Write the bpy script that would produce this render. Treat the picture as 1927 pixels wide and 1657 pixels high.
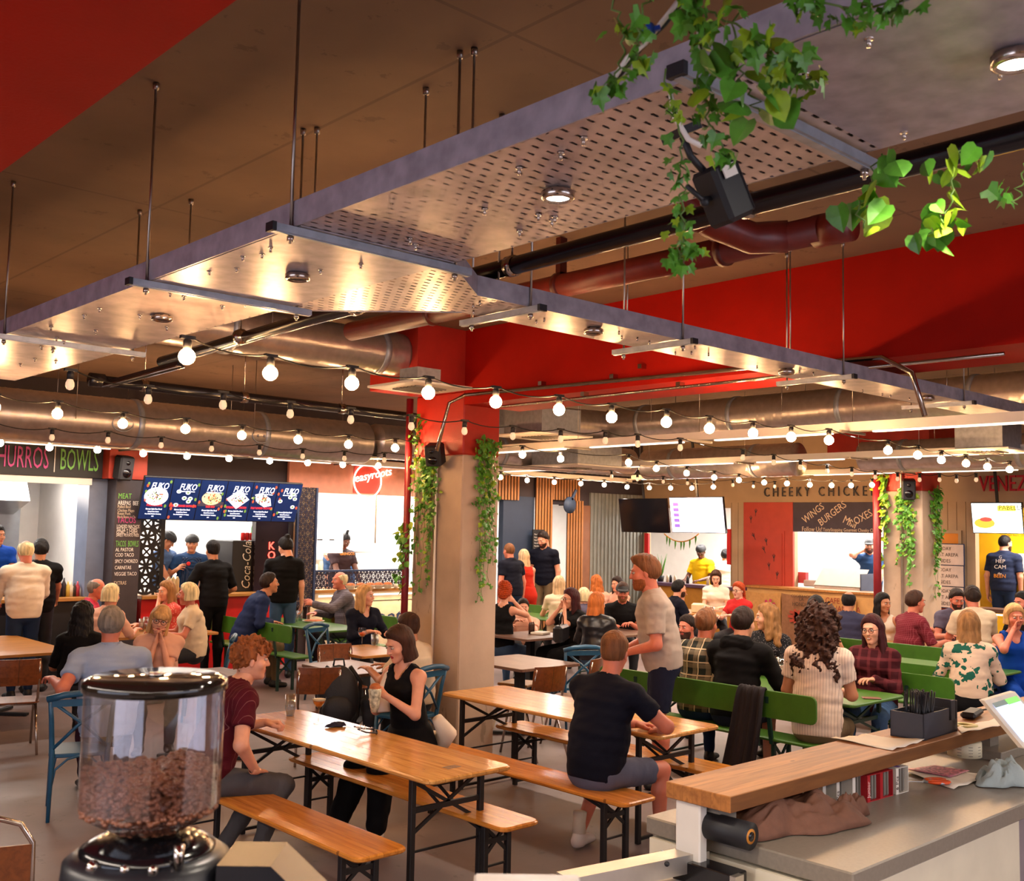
import bpy, math, random
import numpy as np
from mathutils import Vector, Matrix
rnd = random.Random(7)
for o in list(bpy.data.objects): bpy.data.objects.remove(o)
SC = bpy.context.scene
COL = SC.collection
R = math.radians
# ------------------------------------------------------------ camera, world, exposure
CAM_H = 2.15; FPX = 1966.2; CX, CY = 963.5, 828.5
def _cam_axes(y, p, r):
    f = np.array([math.sin(y)*math.cos(p), math.cos(y)*math.cos(p), math.sin(p)])
    rt = np.array([math.cos(y), -math.sin(y), 0.0]); up = np.cross(rt, f)
    c, s = math.cos(r), math.sin(r)
    return c*rt+s*up, -s*rt+c*up, f
RT, UP, FW = _cam_axes(R(42.757), R(4.719), R(1.137))
cam_data = bpy.data.cameras.new('camera'); cam = bpy.data.objects.new('camera', cam_data); COL.objects.link(cam)
cam_data.sensor_fit = 'HORIZONTAL'; cam_data.sensor_width = 36.0; cam_data.lens = FPX*36/1927
cam_data.clip_start = 0.05
cam.matrix_world = Matrix(((RT[0], UP[0], -FW[0], 0), (RT[1], UP[1], -FW[1], 0), (RT[2], UP[2], -FW[2], CAM_H), (0, 0, 0, 1)))
cam_data.dof.use_dof = True; cam_data.dof.focus_distance = 7.5; cam_data.dof.aperture_fstop = 9.0
SC.camera = cam
SC.view_settings.view_transform = 'Standard'; SC.view_settings.look = 'None'
SC.view_settings.exposure = 0.9; SC.view_settings.gamma = 1.0; SC.view_settings.use_curve_mapping = False
world = bpy.data.worlds.new('world'); SC.world = world; world.use_nodes = True
world.node_tree.nodes['Background'].inputs[0].default_value = (0.9, 0.55, 0.42, 1)
world.node_tree.nodes['Background'].inputs[1].default_value = 0.05
cy = SC.cycles
cy.use_denoising = True; cy.max_bounces = 6; cy.diffuse_bounces = 3; cy.glossy_bounces = 3
cy.transmission_bounces = 6; cy.transparent_max_bounces = 16; cy.use_adaptive_sampling = True; cy.adaptive_threshold = .035; cy.sample_clamp_indirect = 6.0
cy.caustics_reflective = False; cy.caustics_refractive = False
try: cy.use_light_tree = True
except Exception: pass
POW_LED, POW_KITCHEN, EM_BULB = 52.0, 18.0, 150.0
def area(name, loc, sx, sy, power, color, rot=(0, 0, 0), spread=180):
    l = bpy.data.lights.new(name, 'AREA'); l.shape = 'RECTANGLE'; l.size = sx; l.size_y = sy
    l.energy = power; l.color = color; l.spread = R(spread)
    o = bpy.data.objects.new(name, l); COL.objects.link(o); o.location = loc; o.rotation_euler = rot
    return o
# ------------------------------------------------------------ finding places in the room
CZ = 4.0            # ceiling height
YL, XR = 14.3, 17.0 # the two stall fronts
def ray(px, py):
    return RT*((px-CX)/FPX) - UP*((py-CY)/FPX) + FW
def at(px, py, x=None, y=None, z=None):
    d = ray(px, py)
    if z is not None: t = (z-CAM_H)/d[2]
    elif x is not None: t = x/d[0]
    else: t = y/d[1]
    return Vector((d[0]*t, d[1]*t, CAM_H+d[2]*t))
# ------------------------------------------------------------ materials
def s2l(c):
    c = c.lstrip('#'); v = [int(c[i:i+2], 16)/255 for i in (0, 2, 4)]
    return tuple((a/12.92 if a <= .04045 else ((a+.055)/1.055)**2.4) for a in v)
_M = {}
def thin_glass(name, tint=(.86, .88, .88), gloss=.24):
    if name in _M: return _M[name]
    m = bpy.data.materials.new(name); m.use_nodes = True; nt = m.node_tree; N = nt.nodes; L = nt.links
    tr = N.new('ShaderNodeBsdfTransparent'); tr.inputs[0].default_value = (*tint, 1); gl = N.new('ShaderNodeBsdfGlossy'); gl.inputs['Roughness'].default_value = .03
    lw = N.new('ShaderNodeLayerWeight'); lw.inputs[0].default_value = .25; mr = N.new('ShaderNodeMapRange'); mr.inputs[3].default_value = gloss; mr.inputs[4].default_value = 1.; L.new(lw.outputs['Facing'], mr.inputs[0])
    pw = N.new('ShaderNodeMath'); pw.operation = 'POWER'; L.new(mr.outputs[0], pw.inputs[0]); pw.inputs[1].default_value = 1.6
    mx = N.new('ShaderNodeMixShader'); L.new(pw.outputs[0], mx.inputs[0]); L.new(tr.outputs[0], mx.inputs[1]); L.new(gl.outputs[0], mx.inputs[2]); L.new(mx.outputs[0], N['Material Output'].inputs['Surface'])
    _M[name] = m; return m
def mat(name, color, rough=.6, metal=0., var=.12, scale=6., bump=0., bscale=60., spec=None, coords='Object', stretch=(1, 1, 1), **kw):
    if name in _M: return _M[name]
    m = bpy.data.materials.new(name); m.use_nodes = True; nt = m.node_tree; N = nt.nodes; L = nt.links
    b = N['Principled BSDF']; col = s2l(color) if isinstance(color, str) else color
    b.inputs['Roughness'].default_value = rough; b.inputs['Metallic'].default_value = metal
    if spec is not None: b.inputs['Specular IOR Level'].default_value = spec
    for k, v in kw.items(): b.inputs[k].default_value = v
    tc = N.new('ShaderNodeTexCoord'); mp = N.new('ShaderNodeMapping'); L.new(tc.outputs[coords], mp.inputs[0])
    mp.inputs['Scale'].default_value = stretch
    nz = N.new('ShaderNodeTexNoise'); nz.inputs['Scale'].default_value = scale; nz.inputs['Detail'].default_value = 5
    L.new(mp.outputs[0], nz.inputs['Vector'])
    rp = N.new('ShaderNodeMapRange'); rp.inputs[1].default_value = .3; rp.inputs[2].default_value = .7
    rp.inputs[3].default_value = 1-var; rp.inputs[4].default_value = 1+var
    L.new(nz.outputs['Fac'], rp.inputs[0])
    mx = N.new('ShaderNodeMix'); mx.data_type = 'RGBA'; mx.blend_type = 'MULTIPLY'; mx.inputs[0].default_value = 1
    mx.inputs[6].default_value = (*col[:3], 1); L.new(rp.outputs[0], mx.inputs[7]); L.new(mx.outputs[2], b.inputs['Base Color'])
    if bump:
        n2 = N.new('ShaderNodeTexNoise'); n2.inputs['Scale'].default_value = bscale; n2.inputs['Detail'].default_value = 4
        L.new(mp.outputs[0], n2.inputs['Vector'])
        bp = N.new('ShaderNodeBump'); bp.inputs['Strength'].default_value = bump; bp.inputs['Distance'].default_value = .01
        L.new(n2.outputs['Fac'], bp.inputs['Height']); L.new(bp.outputs[0], b.inputs['Normal'])
    _M[name] = m; return m
def emis(name, color, strength, base=None):
    if name in _M: return _M[name]
    m = bpy.data.materials.new(name); m.use_nodes = True; nt = m.node_tree; N = nt.nodes
    b = N['Principled BSDF']; c = s2l(color) if isinstance(color, str) else color
    b.inputs['Base Color'].default_value = (*(s2l(base) if base else c), 1); b.inputs['Emission Color'].default_value = (*c, 1)
    b.inputs['Emission Strength'].default_value = strength; b.inputs['Roughness'].default_value = .4
    _M[name] = m; return m
def nd(m): return m.node_tree.nodes, m.node_tree.links, m.node_tree.nodes['Principled BSDF']
def base_mix(m, fac_socket, color, blend='MIX'):
    """lay another colour over a material's base colour where fac is high"""
    N, L, b = nd(m); old = b.inputs['Base Color'].links[0].from_socket
    mx = N.new('ShaderNodeMix'); mx.data_type = 'RGBA'; mx.blend_type = blend
    L.new(fac_socket, mx.inputs[0]); L.new(old, mx.inputs[6]); c = s2l(color) if isinstance(color, str) else color
    mx.inputs[7].default_value = (*c, 1); L.new(mx.outputs[2], b.inputs['Base Color'])
    return mx
def math_n(m, op, a, b=None, c=None):
    N, L, _ = nd(m); n = N.new('ShaderNodeMath'); n.operation = op
    for i, v in enumerate((a, b, c)):
        if v is None: continue
        if isinstance(v, (int, float)): n.inputs[i].default_value = v
        else: L.new(v, n.inputs[i])
    return n.outputs[0]
def xyz(m, coords='Object'):
    N, L, _ = nd(m); tc = N.new('ShaderNodeTexCoord'); sp = N.new('ShaderNodeSeparateXYZ'); L.new(tc.outputs[coords], sp.inputs[0])
    return sp.outputs
def stripes(m, sock, period, duty, soft=.0):
    """1 inside the stripe"""
    f = math_n(m, 'FRACT', math_n(m, 'MULTIPLY', sock, 1/period))
    return math_n(m, 'LESS_THAN', f, duty)
# ------------------------------------------------------------ objects
def tag(o, label=None, cat=None, group=None, kind=None):
    if label: o['label'] = label
    if cat: o['category'] = cat
    if group: o['group'] = group
    if kind: o['kind'] = kind
    return o
def empty(name, loc=(0, 0, 0), rz=0, label=None, cat=None, group=None):
    o = bpy.data.objects.new(name, None); COL.objects.link(o); o.location = loc; o.rotation_euler = (0, 0, rz)
    o.empty_display_size = .1
    return tag(o, label, cat, group)
def mesh_obj(name, V, F, mats, parent=None, midx=None, smooth=False):
    me = bpy.data.meshes.new(name); V = np.asarray(V, np.float32)
    if isinstance(F, np.ndarray) and F.ndim == 2:
        n, k = F.shape
        me.vertices.add(len(V)); me.vertices.foreach_set('co', V.ravel())
        me.loops.add(n*k); me.loops.foreach_set('vertex_index', F.astype(np.int32).ravel())
        me.polygons.add(n); me.polygons.foreach_set('loop_start', np.arange(0, n*k, k, dtype=np.int32))
        try: me.polygons.foreach_set('loop_total', np.full(n, k, np.int32))
        except Exception: pass
        me.update(calc_edges=True)
    else:
        me.from_pydata([tuple(v) for v in V], [], [tuple(f) for f in F])
    me.validate()
    for m in (mats if isinstance(mats, (list, tuple)) else [mats]): me.materials.append(m)
    if midx is not None and len(midx) == len(me.polygons): me.polygons.foreach_set('material_index', np.asarray(midx, np.int32))
    if smooth: me.polygons.foreach_set('use_smooth', np.ones(len(me.polygons), bool))
    me.update()
    o = bpy.data.objects.new(name, me); COL.objects.link(o)
    if parent: o.parent = parent
    return o
class MB:
    """collects boxes, bars, tubes, lathes; build() links them as one mesh"""
    def __init__(s): s.v = []; s.f = []; s.m = []; s.sm = []; s.cur = 0; s.cuts = []
    def add(s, V, F, smooth=False):
        s.cuts.append((len(s.v), len(s.f))); n = len(s.v); s.v += [tuple(v) for v in V]; s.f += [tuple(i+n for i in f) for f in F]
        s.m += [s.cur]*len(F); s.sm += [smooth]*len(F); return s
    def box(s, x0, y0, z0, x1, y1, z1, bev=0.0, M=None):
        x0, x1 = sorted((x0, x1)); y0, y1 = sorted((y0, y1)); z0, z1 = sorted((z0, z1))
        b = min(bev, (x1-x0)*.45, (y1-y0)*.45, (z1-z0)*.45)
        if b <= 0:
            V = [(x, y, z) for z in (z0, z1) for y in (y0, y1) for x in (x0, x1)]
            F = [(0, 2, 3, 1), (4, 5, 7, 6), (0, 1, 5, 4), (2, 6, 7, 3), (0, 4, 6, 2), (1, 3, 7, 5)]
        else:
            V = []; idx = {}
            for ix, x in enumerate((x0, x1)):
                for iy, y in enumerate((y0, y1)):
                    for iz, z in enumerate((z0, z1)):
                        sx, sy, sz = (1-2*ix)*b, (1-2*iy)*b, (1-2*iz)*b
                        idx[ix, iy, iz] = len(V)
                        V += [(x, y+sy, z+sz), (x+sx, y, z+sz), (x+sx, y+sy, z)]
            F = []
            g = lambda a, k: idx[a]+k
            for i in (0, 1):
                F.append([g((i, 0, 0), 0), g((i, 1, 0), 0), g((i, 1, 1), 0), g((i, 0, 1), 0)])
                F.append([g((0, i, 0), 1), g((1, i, 0), 1), g((1, i, 1), 1), g((0, i, 1), 1)])
                F.append([g((0, 0, i), 2), g((1, 0, i), 2), g((1, 1, i), 2), g((0, 1, i), 2)])
            for a in (0, 1):
                for c in (0, 1):
                    F.append([g((a, c, 0), 0), g((a, c, 1), 0), g((a, c, 1), 1), g((a, c, 0), 1)])
                    F.append([g((a, 0, c), 0), g((a, 1, c), 0), g((a, 1, c), 2), g((a, 0, c), 2)])
                    F.append([g((0, a, c), 1), g((1, a, c), 1), g((1, a, c), 2), g((0, a, c), 2)])
            for k in idx: F.append([idx[k], idx[k]+1, idx[k]+2])
            ctr = Vector(((x0+x1)/2, (y0+y1)/2, (z0+z1)/2)); FF = []
            for f in F:
                p = [Vector(V[i]) for i in f]; n = (p[1]-p[0]).cross(p[2]-p[0]); c = sum(p, Vector())/len(p)
                FF.append(tuple(f) if n.dot(c-ctr) > 0 else tuple(reversed(f)))
            F = FF
        if M is not None: V = [tuple(M @ Vector(v)) for v in V]
        return s.add(V, F)
    def bar(s, a, b, w, h, up=(0, 0, 1), bev=0):
        """box section w x h running from a to b"""
        a, b = Vector(a), Vector(b); d = (b-a); L = d.length
        if L < 1e-6: return s
        d.normalize(); u = Vector(up)
        if abs(d.dot(u)) > .98: u = Vector((1, 0, 0))
        x = d.cross(u).normalized(); z = x.cross(d)
        M = Matrix(((x[0], d[0], z[0], a[0]), (x[1], d[1], z[1], a[1]), (x[2], d[2], z[2], a[2]), (0, 0, 0, 1)))
        return s.box(-w/2, 0, -h/2, w/2, L, h/2, bev, M)
    def tube(s, pts, r, n=8, caps=True, closed=False):
        pts = [Vector(p) for p in pts]; rs = r if isinstance(r, (list, tuple)) else [r]*len(pts)
        V = []; F = []; m = len(pts); ref = None
        for i, p in enumerate(pts):
            if closed: t = pts[(i+1) % m]-pts[i-1]
            else: t = pts[min(i+1, m-1)]-pts[max(i-1, 0)]
            t.normalize()
            if ref is None: ref = Vector((0, 0, 1)) if abs(t.z) < .9 else Vector((1, 0, 0))
            x = t.cross(ref)
            if x.length < 1e-4: x = t.cross(Vector((.3, .9, .1)))
            x.normalize(); y = x.cross(t); ref = y
            for k in range(n):
                a = 2*math.pi*k/n; V.append(p+(x*math.cos(a)+y*math.sin(a))*rs[i])
        for i in range(m if closed else m-1):
            for k in range(n):
                a, b = i*n+k, i*n+(k+1) % n; c, d = ((i+1) % m)*n+(k+1) % n, ((i+1) % m)*n+k
                F.append((a, d, c, b))
        if caps and not closed: F.append(tuple(range(n))); F.append(tuple((m-1)*n+k for k in reversed(range(n))))
        return s.add(V, F, True)
    def cyl(s, a, b, r, n=16, r2=None):
        return s.tube([a, b], [r, r if r2 is None else r2], n)
    def lathe(s, prof, n=24, c=(0, 0, 0), cap=True):
        V = []; F = []
        for (r, z) in prof:
            for k in range(n):
                a = 2*math.pi*k/n; V.append((c[0]+r*math.cos(a), c[1]+r*math.sin(a), c[2]+z))
        for i in range(len(prof)-1):
            for k in range(n):
                F.append((i*n+k, i*n+(k+1) % n, (i+1)*n+(k+1) % n, (i+1)*n+k))
        if cap: F.append(tuple(reversed(range(n)))); F.append(tuple((len(prof)-1)*n+k for k in range(n)))
        return s.add(V, F, True)
    def quad(s, *p): return s.add(p, [tuple(range(len(p)))])
    def ball(s, c, r, n=12, m=8, sc=(1, 1, 1)):
        V = []; F = []
        for i in range(m+1):
            th = math.pi*i/m
            for k in range(n):
                a = 2*math.pi*k/n
                V.append((c[0]+r*sc[0]*math.sin(th)*math.cos(a), c[1]+r*sc[1]*math.sin(th)*math.sin(a), c[2]+r*sc[2]*math.cos(th)))
        for i in range(m):
            for k in range(n): F.append((i*n+k, (i+1)*n+k, (i+1)*n+(k+1) % n, i*n+(k+1) % n))
        return s.add(V, F, True)
    def split(s, name, m, parent=None, k=1):
        """like build(), but every k added pieces become a mesh of their own"""
        out = []
        for i in range(0, len(s.cuts), k):
            v0, f0 = s.cuts[i]; v1, f1 = s.cuts[i+k] if i+k < len(s.cuts) else (len(s.v), len(s.f))
            q = MB(); q.v = s.v[v0:v1]; q.f = [tuple(j-v0 for j in f) for f in s.f[f0:f1]]; q.m = s.m[f0:f1]; q.sm = s.sm[f0:f1]; out.append(q.build(name, m, parent))
        return out
    def build(s, name, m, parent=None):
        o = mesh_obj(name, s.v, s.f, m, parent)
        me = o.data
        if len(me.polygons) == len(s.m):
            me.polygons.foreach_set('material_index', s.m); me.polygons.foreach_set('use_smooth', s.sm)
        return o
def copy_tree(o, parent=None):
    c = o.copy(); COL.objects.link(c)
    if parent: c.parent = parent
    for ch in list(o.children): copy_tree(ch, c)
    return c
def text(name, body, size, loc, rot, m, parent=None, ext=.004, align="LEFT", sx=1., shear=0., spacing=1., fit=None, maxw=None):
    c = bpy.data.curves.new(name, 'FONT'); c.body = body; c.size = size; c.extrude = ext; c.align_x = align
    c.shear = shear; c.space_character = spacing; c.resolution_u = 2
    o = bpy.data.objects.new(name, c); me = bpy.data.meshes.new_from_object(o)
    bpy.data.objects.remove(o); bpy.data.curves.remove(c); me.name = name; me.materials.clear(); me.materials.append(m)
    o = bpy.data.objects.new(name, me); COL.objects.link(o)
    if maxw:
        xs = [v.co.x for v in me.vertices]; sx = min(sx, maxw/(max(xs)-min(xs)))
    if fit:
        xs = [v.co.x for v in me.vertices]; sx = fit/(max(xs)-min(xs))
    o.location = loc; o.rotation_euler = rot; o.scale = (sx, 1, 1)
    if parent: o.parent = parent
    return o
ROT_L = (R(90), 0, 0)        # lettering on walls facing -Y
ROT_R = (R(90), 0, R(-90))   # lettering on walls facing -X
# ============================================================ MATERIALS
def concrete(name, col, var=.2, rough=.8, bump=.25, coords='Object'):
    m = mat(name, col, rough, var=var, scale=.9, bump=bump, bscale=9, coords=coords)
    N, L, b = nd(m); tc = N.new('ShaderNodeTexCoord'); mp = N.new('ShaderNodeMapping'); L.new(tc.outputs['Object'], mp.inputs[0])
    mp.inputs['Scale'].default_value = (1, 1, .25)
    n = N.new('ShaderNodeTexNoise'); n.inputs['Scale'].default_value = 5; n.inputs['Detail'].default_value = 8; n.inputs['Roughness'].default_value = .7
    L.new(mp.outputs[0], n.inputs['Vector'])
    f = math_n(m, 'MULTIPLY', math_n(m, 'GREATER_THAN', n.outputs['Fac'], .62), .28)
    base_mix(m, f, (.03, .018, .012)); return m
FLOOR = concrete('polished_concrete_floor', '#7c6a68', .3, .5, .12)
CEIL = concrete('board_marked_concrete', '#7e6450', .22, .85, .2)
N, L, b = nd(CEIL)   # formwork joints
sx = xyz(CEIL)
j1 = stripes(CEIL, math_n(CEIL, 'ADD', sx[0], .55), 1.55, .012); j2 = stripes(CEIL, math_n(CEIL, 'ADD', sx[1], .3), 3.1, .006)
base_mix(CEIL, math_n(CEIL, 'MULTIPLY', math_n(CEIL, 'MAXIMUM', j1, j2), .3), (.02, .012, .01))
COLC = concrete('raw_column_concrete', '#bfa690', .3, .75, .3)
RED = mat('red_paint', '#a81203', .75, spec=.15, var=.1, scale=2.5, bump=.12, bscale=70)
RED2 = mat('column_red_paint', '#b02416', .5, var=.16, scale=4, bump=.15, bscale=60)
DUCT = mat('spiral_duct_steel', '#c2b8b4', .3, .8, var=.12, scale=14, bump=.04, bscale=12)
GALV = mat('galvanised_steel', '#aaa3ac', .42, .3, var=.22, scale=14, bump=.04, bscale=12)
GALVD = mat('galvanised_strut', '#a3a8b2', .38, .5, var=.15, scale=20)
RODM = mat('zinc_rod', '#b0a79f', .35, 1.)
BLKP = mat('black_pipe_paint', '#15131a', .25, 0., var=.2)
REDP = mat('oxide_pipe_paint', '#6e1d14', .4, var=.2, scale=10)
DARK = mat('dark_cladding', '#3a2f33', .7, var=.15, scale=3)
BLACK = mat('matt_black', '#141216', .55)
BLACKG = mat('gloss_black', '#0e0c10', .15)
WHITE = mat('white_paint', '#e6ddd2', .5, var=.04)
BRWHT = mat('kitchen_white', '#f4efe8', .5, var=.03)
BEIGE = mat('beige_cladding', '#b39a7c', .7, var=.06, scale=3)
GREYW = mat('grey_green_cladding', '#7f8079', .6, var=.08)
STEEL = mat('stainless_steel', '#c9c4c0', .25, 1., var=.08, scale=8)
SLOT = mat('perforated_tray', '#c0b0ae', .38, .35, var=.25, scale=9, bump=.05, bscale=8)
def perforate(m, pu, pv, lu, lv, iu=0, iv=1):
    N, L, b = nd(m); s = xyz(m)
    v = math_n(m, 'MULTIPLY', s[iv], 1/pv); row = math_n(m, 'FLOOR', v)
    off = math_n(m, 'MULTIPLY', math_n(m, 'MODULO', row, 2.0), .5)
    u = math_n(m, 'FRACT', math_n(m, 'ADD', math_n(m, 'MULTIPLY', s[iu], 1/pu), off)); w = math_n(m, 'FRACT', v)
    h = math_n(m, 'MULTIPLY', math_n(m, 'LESS_THAN', u, lu), math_n(m, 'LESS_THAN', w, lv))
    tr = N.new('ShaderNodeBsdfTransparent'); mx = N.new('ShaderNodeMixShader')
    L.new(h, mx.inputs[0]); L.new(b.outputs[0], mx.inputs[1]); L.new(tr.outputs[0], mx.inputs[2])
    L.new(mx.outputs[0], N['Material Output'].inputs['Surface'])
perforate(SLOT, .055, .045, .5, .22)
def wood(name, c1, c2, plank=.1, axis=0, rough=.3, grain=1, bump=.05, along=1):
    """planks side by side along `axis`, grain running along the other floor axis"""
    m = mat(name, c1, rough, var=.1, scale=3, bump=bump, bscale=30, stretch=((8, 1, 8) if axis == 0 else (1, 8, 8)))
    N, L, b = nd(m); s = xyz(m)
    pl = math_n(m, 'FLOOR', math_n(m, 'MULTIPLY', s[axis], 1/plank))
    wn = N.new('ShaderNodeTexWhiteNoise'); wn.noise_dimensions = '1D'; L.new(pl, wn.inputs['W'])
    tc = N.new('ShaderNodeTexCoord'); mp = N.new('ShaderNodeMapping'); L.new(tc.outputs['Object'], mp.inputs[0])
    sc = [1.2, 1.2, 1.2]; sc[axis] = 16; sc[2] = 16; mp.inputs['Scale'].default_value = sc
    cb = N.new('ShaderNodeCombineXYZ'); L.new(math_n(m, 'MULTIPLY', wn.outputs['Value'], 37.), cb.inputs[2])
    va = N.new('ShaderNodeVectorMath'); va.operation = 'ADD'; L.new(mp.outputs[0], va.inputs[0]); L.new(cb.outputs[0], va.inputs[1])
    n = N.new('ShaderNodeTexNoise'); n.inputs['Scale'].default_value = 2.2; n.inputs['Detail'].default_value = 6; n.inputs['Distortion'].default_value = .6
    L.new(va.outputs[0], n.inputs['Vector'])
    f = N.new('ShaderNodeMapRange'); f.inputs[1].default_value = .42; f.inputs[2].default_value = .66; L.new(n.outputs['Fac'], f.inputs[0])
    base_mix(m, math_n(m, 'MULTIPLY', f.outputs[0], .75*grain), c2)
    base_mix(m, math_n(m, 'MULTIPLY', wn.outputs['Value'], .35), c2)
    gap = math_n(m, 'LESS_THAN', math_n(m, 'FRACT', math_n(m, 'MULTIPLY', s[axis], 1/plank)), .022)
    base_mix(m, math_n(m, 'MULTIPLY', gap, .6), (.06, .02, .006))
    # knots
    vo = N.new('ShaderNodeTexVoronoi'); vo.inputs['Scale'].default_value = 2.6
    mp2 = N.new('ShaderNodeMapping'); L.new(tc.outputs['Object'], mp2.inputs[0]); s2 = [1.0, 1.0, .0]; s2[axis] = 2.2; mp2.inputs['Scale'].default_value = s2
    L.new(mp2.outputs[0], vo.inputs['Vector'])
    base_mix(m, math_n(m, 'MULTIPLY', math_n(m, 'LESS_THAN', vo.outputs['Distance'], .045), .7), (.12, .035, .01))
    return m
PINE = wood('varnished_pine', '#dda45c', '#a8652c', .1, 0, .16, .7)
PINEB = wood('orange_varnished_pine', '#d68a38', '#9c5418', .09, 0, .2, .7)
BUTCH = wood('butcher_block_oak', '#b9773a', '#834c20', .045, 1, .5, .9)
PLY = wood('brown_plywood', '#7d431d', '#54270e', .5, 0, .35, .8)
DWOOD = wood('dark_stained_wood', '#7a5a4a', '#4b322a', .11, 0, .35, .8)
CTOP = wood('honey_counter_wood', '#b9803f', '#8a5524', .2, 1, .35, .6)
SLATW = mat('slat_wood', '#b77a45', .5, var=.15, scale=12, stretch=(8, 8, 1))
GREENP = mat('green_bench_paint', '#3d6a1c', .38, var=.14, scale=8, bump=.05)
DGREEN = mat('dark_green_steel', '#17352c', .4)
BLUEP = mat('blue_chair_paint', '#1f5070', .35, var=.12, scale=14, bump=.04)
NAVY = mat('navy_wall_paint', '#2b3a52', .6, var=.08)
CHROME = mat('chrome_tube', '#b9aca2', .18, 1.)
ALU = mat('aluminium_frame', '#c7bfb4', .35, .9)
LEAF = mat('ivy_leaf', '#54902a', .42, var=.35, scale=18)
LEAFL = mat('ivy_leaf_light', '#8fae25', .42, var=.3, scale=18)
STEM = mat('ivy_stem', '#55702c', .6)
CORD = mat('black_cord', '#17140f', .6)
BULB = emis('glowing_bulb', (1., .56, .24), EM_BULB)
BULBD = emis('opal_bulb', (1., .62, .36), .35, '#d8c4ae')
LED = emis('led_strip', (1., .84, .68), 1.1)
LEDW = emis('kitchen_tube', (1., .95, .9), 14.)
SPOT = emis('spot_lens', (1., .9, .75), 160.)
# ============================================================ ROOM SHELL
def S(o): o['kind'] = 'structure'; return o
def LX(px, py): p = at(px, py, y=YL); return p.x, p.z
def RYZ(px, py): p = at(px, py, x=XR); return p.y, p.z
S(MB().box(-5, -5, -.2, 20.2, 17.2, 0).build('floor', FLOOR))
S(MB().box(-5, -5, CZ, 20.2, 17.2, CZ+.2).build('ceiling', CEIL))
S(MB().box(-5.2, -5, 0, -5, 17.2, CZ).build('wall_west', BEIGE)); S(MB().box(-5, -5.2, 0, 20.2, -5, CZ).build('wall_south', BEIGE))
S(MB().box(-5, 17.0, 0, 20.2, 17.2, CZ).build('wall_back_left', BRWHT)); S(MB().box(20.0, -5, 0, 20.2, 17.2, CZ).build('wall_back_right', BRWHT))
def fill_window(name, loc, rz, w, h):
    t = empty(name, loc, rz); t['kind'] = 'structure'
    MB().box(-w/2-.08, -.06, -h/2-.08, w/2+.08, .0, -h/2).box(-w/2-.08, -.06, h/2, w/2+.08, 0, h/2+.08).box(-w/2-.08, -.06, -h/2, -w/2, 0, h/2).box(w/2, -.06, -h/2, w/2+.08, 0, h/2).box(-.03, -.06, -h/2, .03, 0, h/2).build('fill_window_frame', WHITE, t)
    MB().quad((-w/2, -.01, -h/2), (w/2, -.01, -h/2), (w/2, -.01, h/2), (-w/2, -.01, h/2)).build('fill_window_pane', emis('cool_fill_pane', (.72, .8, 1.), 2.), t)
    area('window_cool_fill', loc, w, h, 210, (.72, .76, 1.), (R(-90), 0, rz))
fill_window('fill_window_1', (-4.9, 2.0, 2.1), R(90), 6.0, 2.2); fill_window('fill_window_2', (3.5, -4.9, 2.1), R(180), 7.0, 2.2)  # unseen windows added behind the camera for a cool fill
S(MB().box(-.6, -5, 3.3, 1.05, 14.3, CZ).build('trim_1', RED))              # near beam
S(MB().box(6.33, -5, 3.29, 7.05, 7.52, CZ).build('trim_2', RED))            # beam on the first column
S(MB().box(5.76, 7.52, 3.42, 6.79, 8.26, CZ, .004).build('trim_3', RED2))   # column head
S(MB().box(14.15, 6.72, 3.35, 15.37, 8.3, CZ).build('trim_4', RED2))
def column(name, x0, y0, x1, y1, zp, head=3.42):
    t = empty(name, (x0, y0, 0)); t['kind'] = 'structure'
    mb = MB().box(0, 0, 0, x1-x0, y1-y0, zp, .012).build('shaft', COLC, t)
    MB().box(0, 0, zp, x1-x0, y1-y0, head, .012).build('painted_top', RED2, t)
    return t
column('column_1', 6.33, 7.52, 6.79, 8.26, 2.82); column('column_2', 15.37, 7.42, 15.97, 8.06, 2.82, 4.0)
# --- left stall front (plane y = YL)
HZ = 2.72
xa = LX(163, 1000)[0]; xb = LX(200, 1000)[0]; xc = LX(250, 1000)[0]; xd = LX(306, 1000)[0]; xe = LX(478, 1000)[0]; xf = LX(545, 1000)[0]
xg = LX(583, 1000)[0]; xh = LX(800, 1000)[0]; xi = LX(930, 1000)[0]; xm = LX(945, 1000)[0]; xn = LX(1003, 1000)[0]
xo = LX(1035, 1000)[0]; xp = LX(1063, 1000)[0]; xq = LX(1091, 1000)[0]; xr = LX(1108, 1000)[0]
def wl(x0, x1, z0, z1, m, d=.12, y=None, bev=0):
    y = YL if y is None else y
    return MB().box(x0, y, z0, x1, y+d, z1, bev)
w = MB()
for a, b2, z0, z1 in ((-5, 1.5, 0, HZ), (xh, xi, 0, HZ), (-5, XR, HZ, CZ), (xf, xg, 0, HZ), (xr, XR, 0, HZ), (xo-.02, xr, 2.6, HZ)):
    w.box(a, YL, z0, b2, YL+.12, z1)
S(w.build('wall_left', DARK))
S(MB().box(1.5, YL, 0, xa, YL+.12, 1.04).box(xc, YL, 0, xf, YL+.12, 1.04).build('wall_left_dado', BLACK))
bl = mat('blue_grey_panel', '#6c7890', .45, var=.1)
S(MB().box(xa, YL-.02, 0, xb, YL+.4, HZ).build('trim_5', bl))
# partitions between kitchens
for i, xx in enumerate((xb, xf+.1, xi-.1)):
    S(MB().box(xx, YL+.12, 0, xx+.12, 17, CZ).build('wall_partition', BRWHT))
S(MB().box(1.5, YL+.12, 2.9, XR, 17, 2.98).build('ceiling_kitchen_left', BRWHT))
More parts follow.
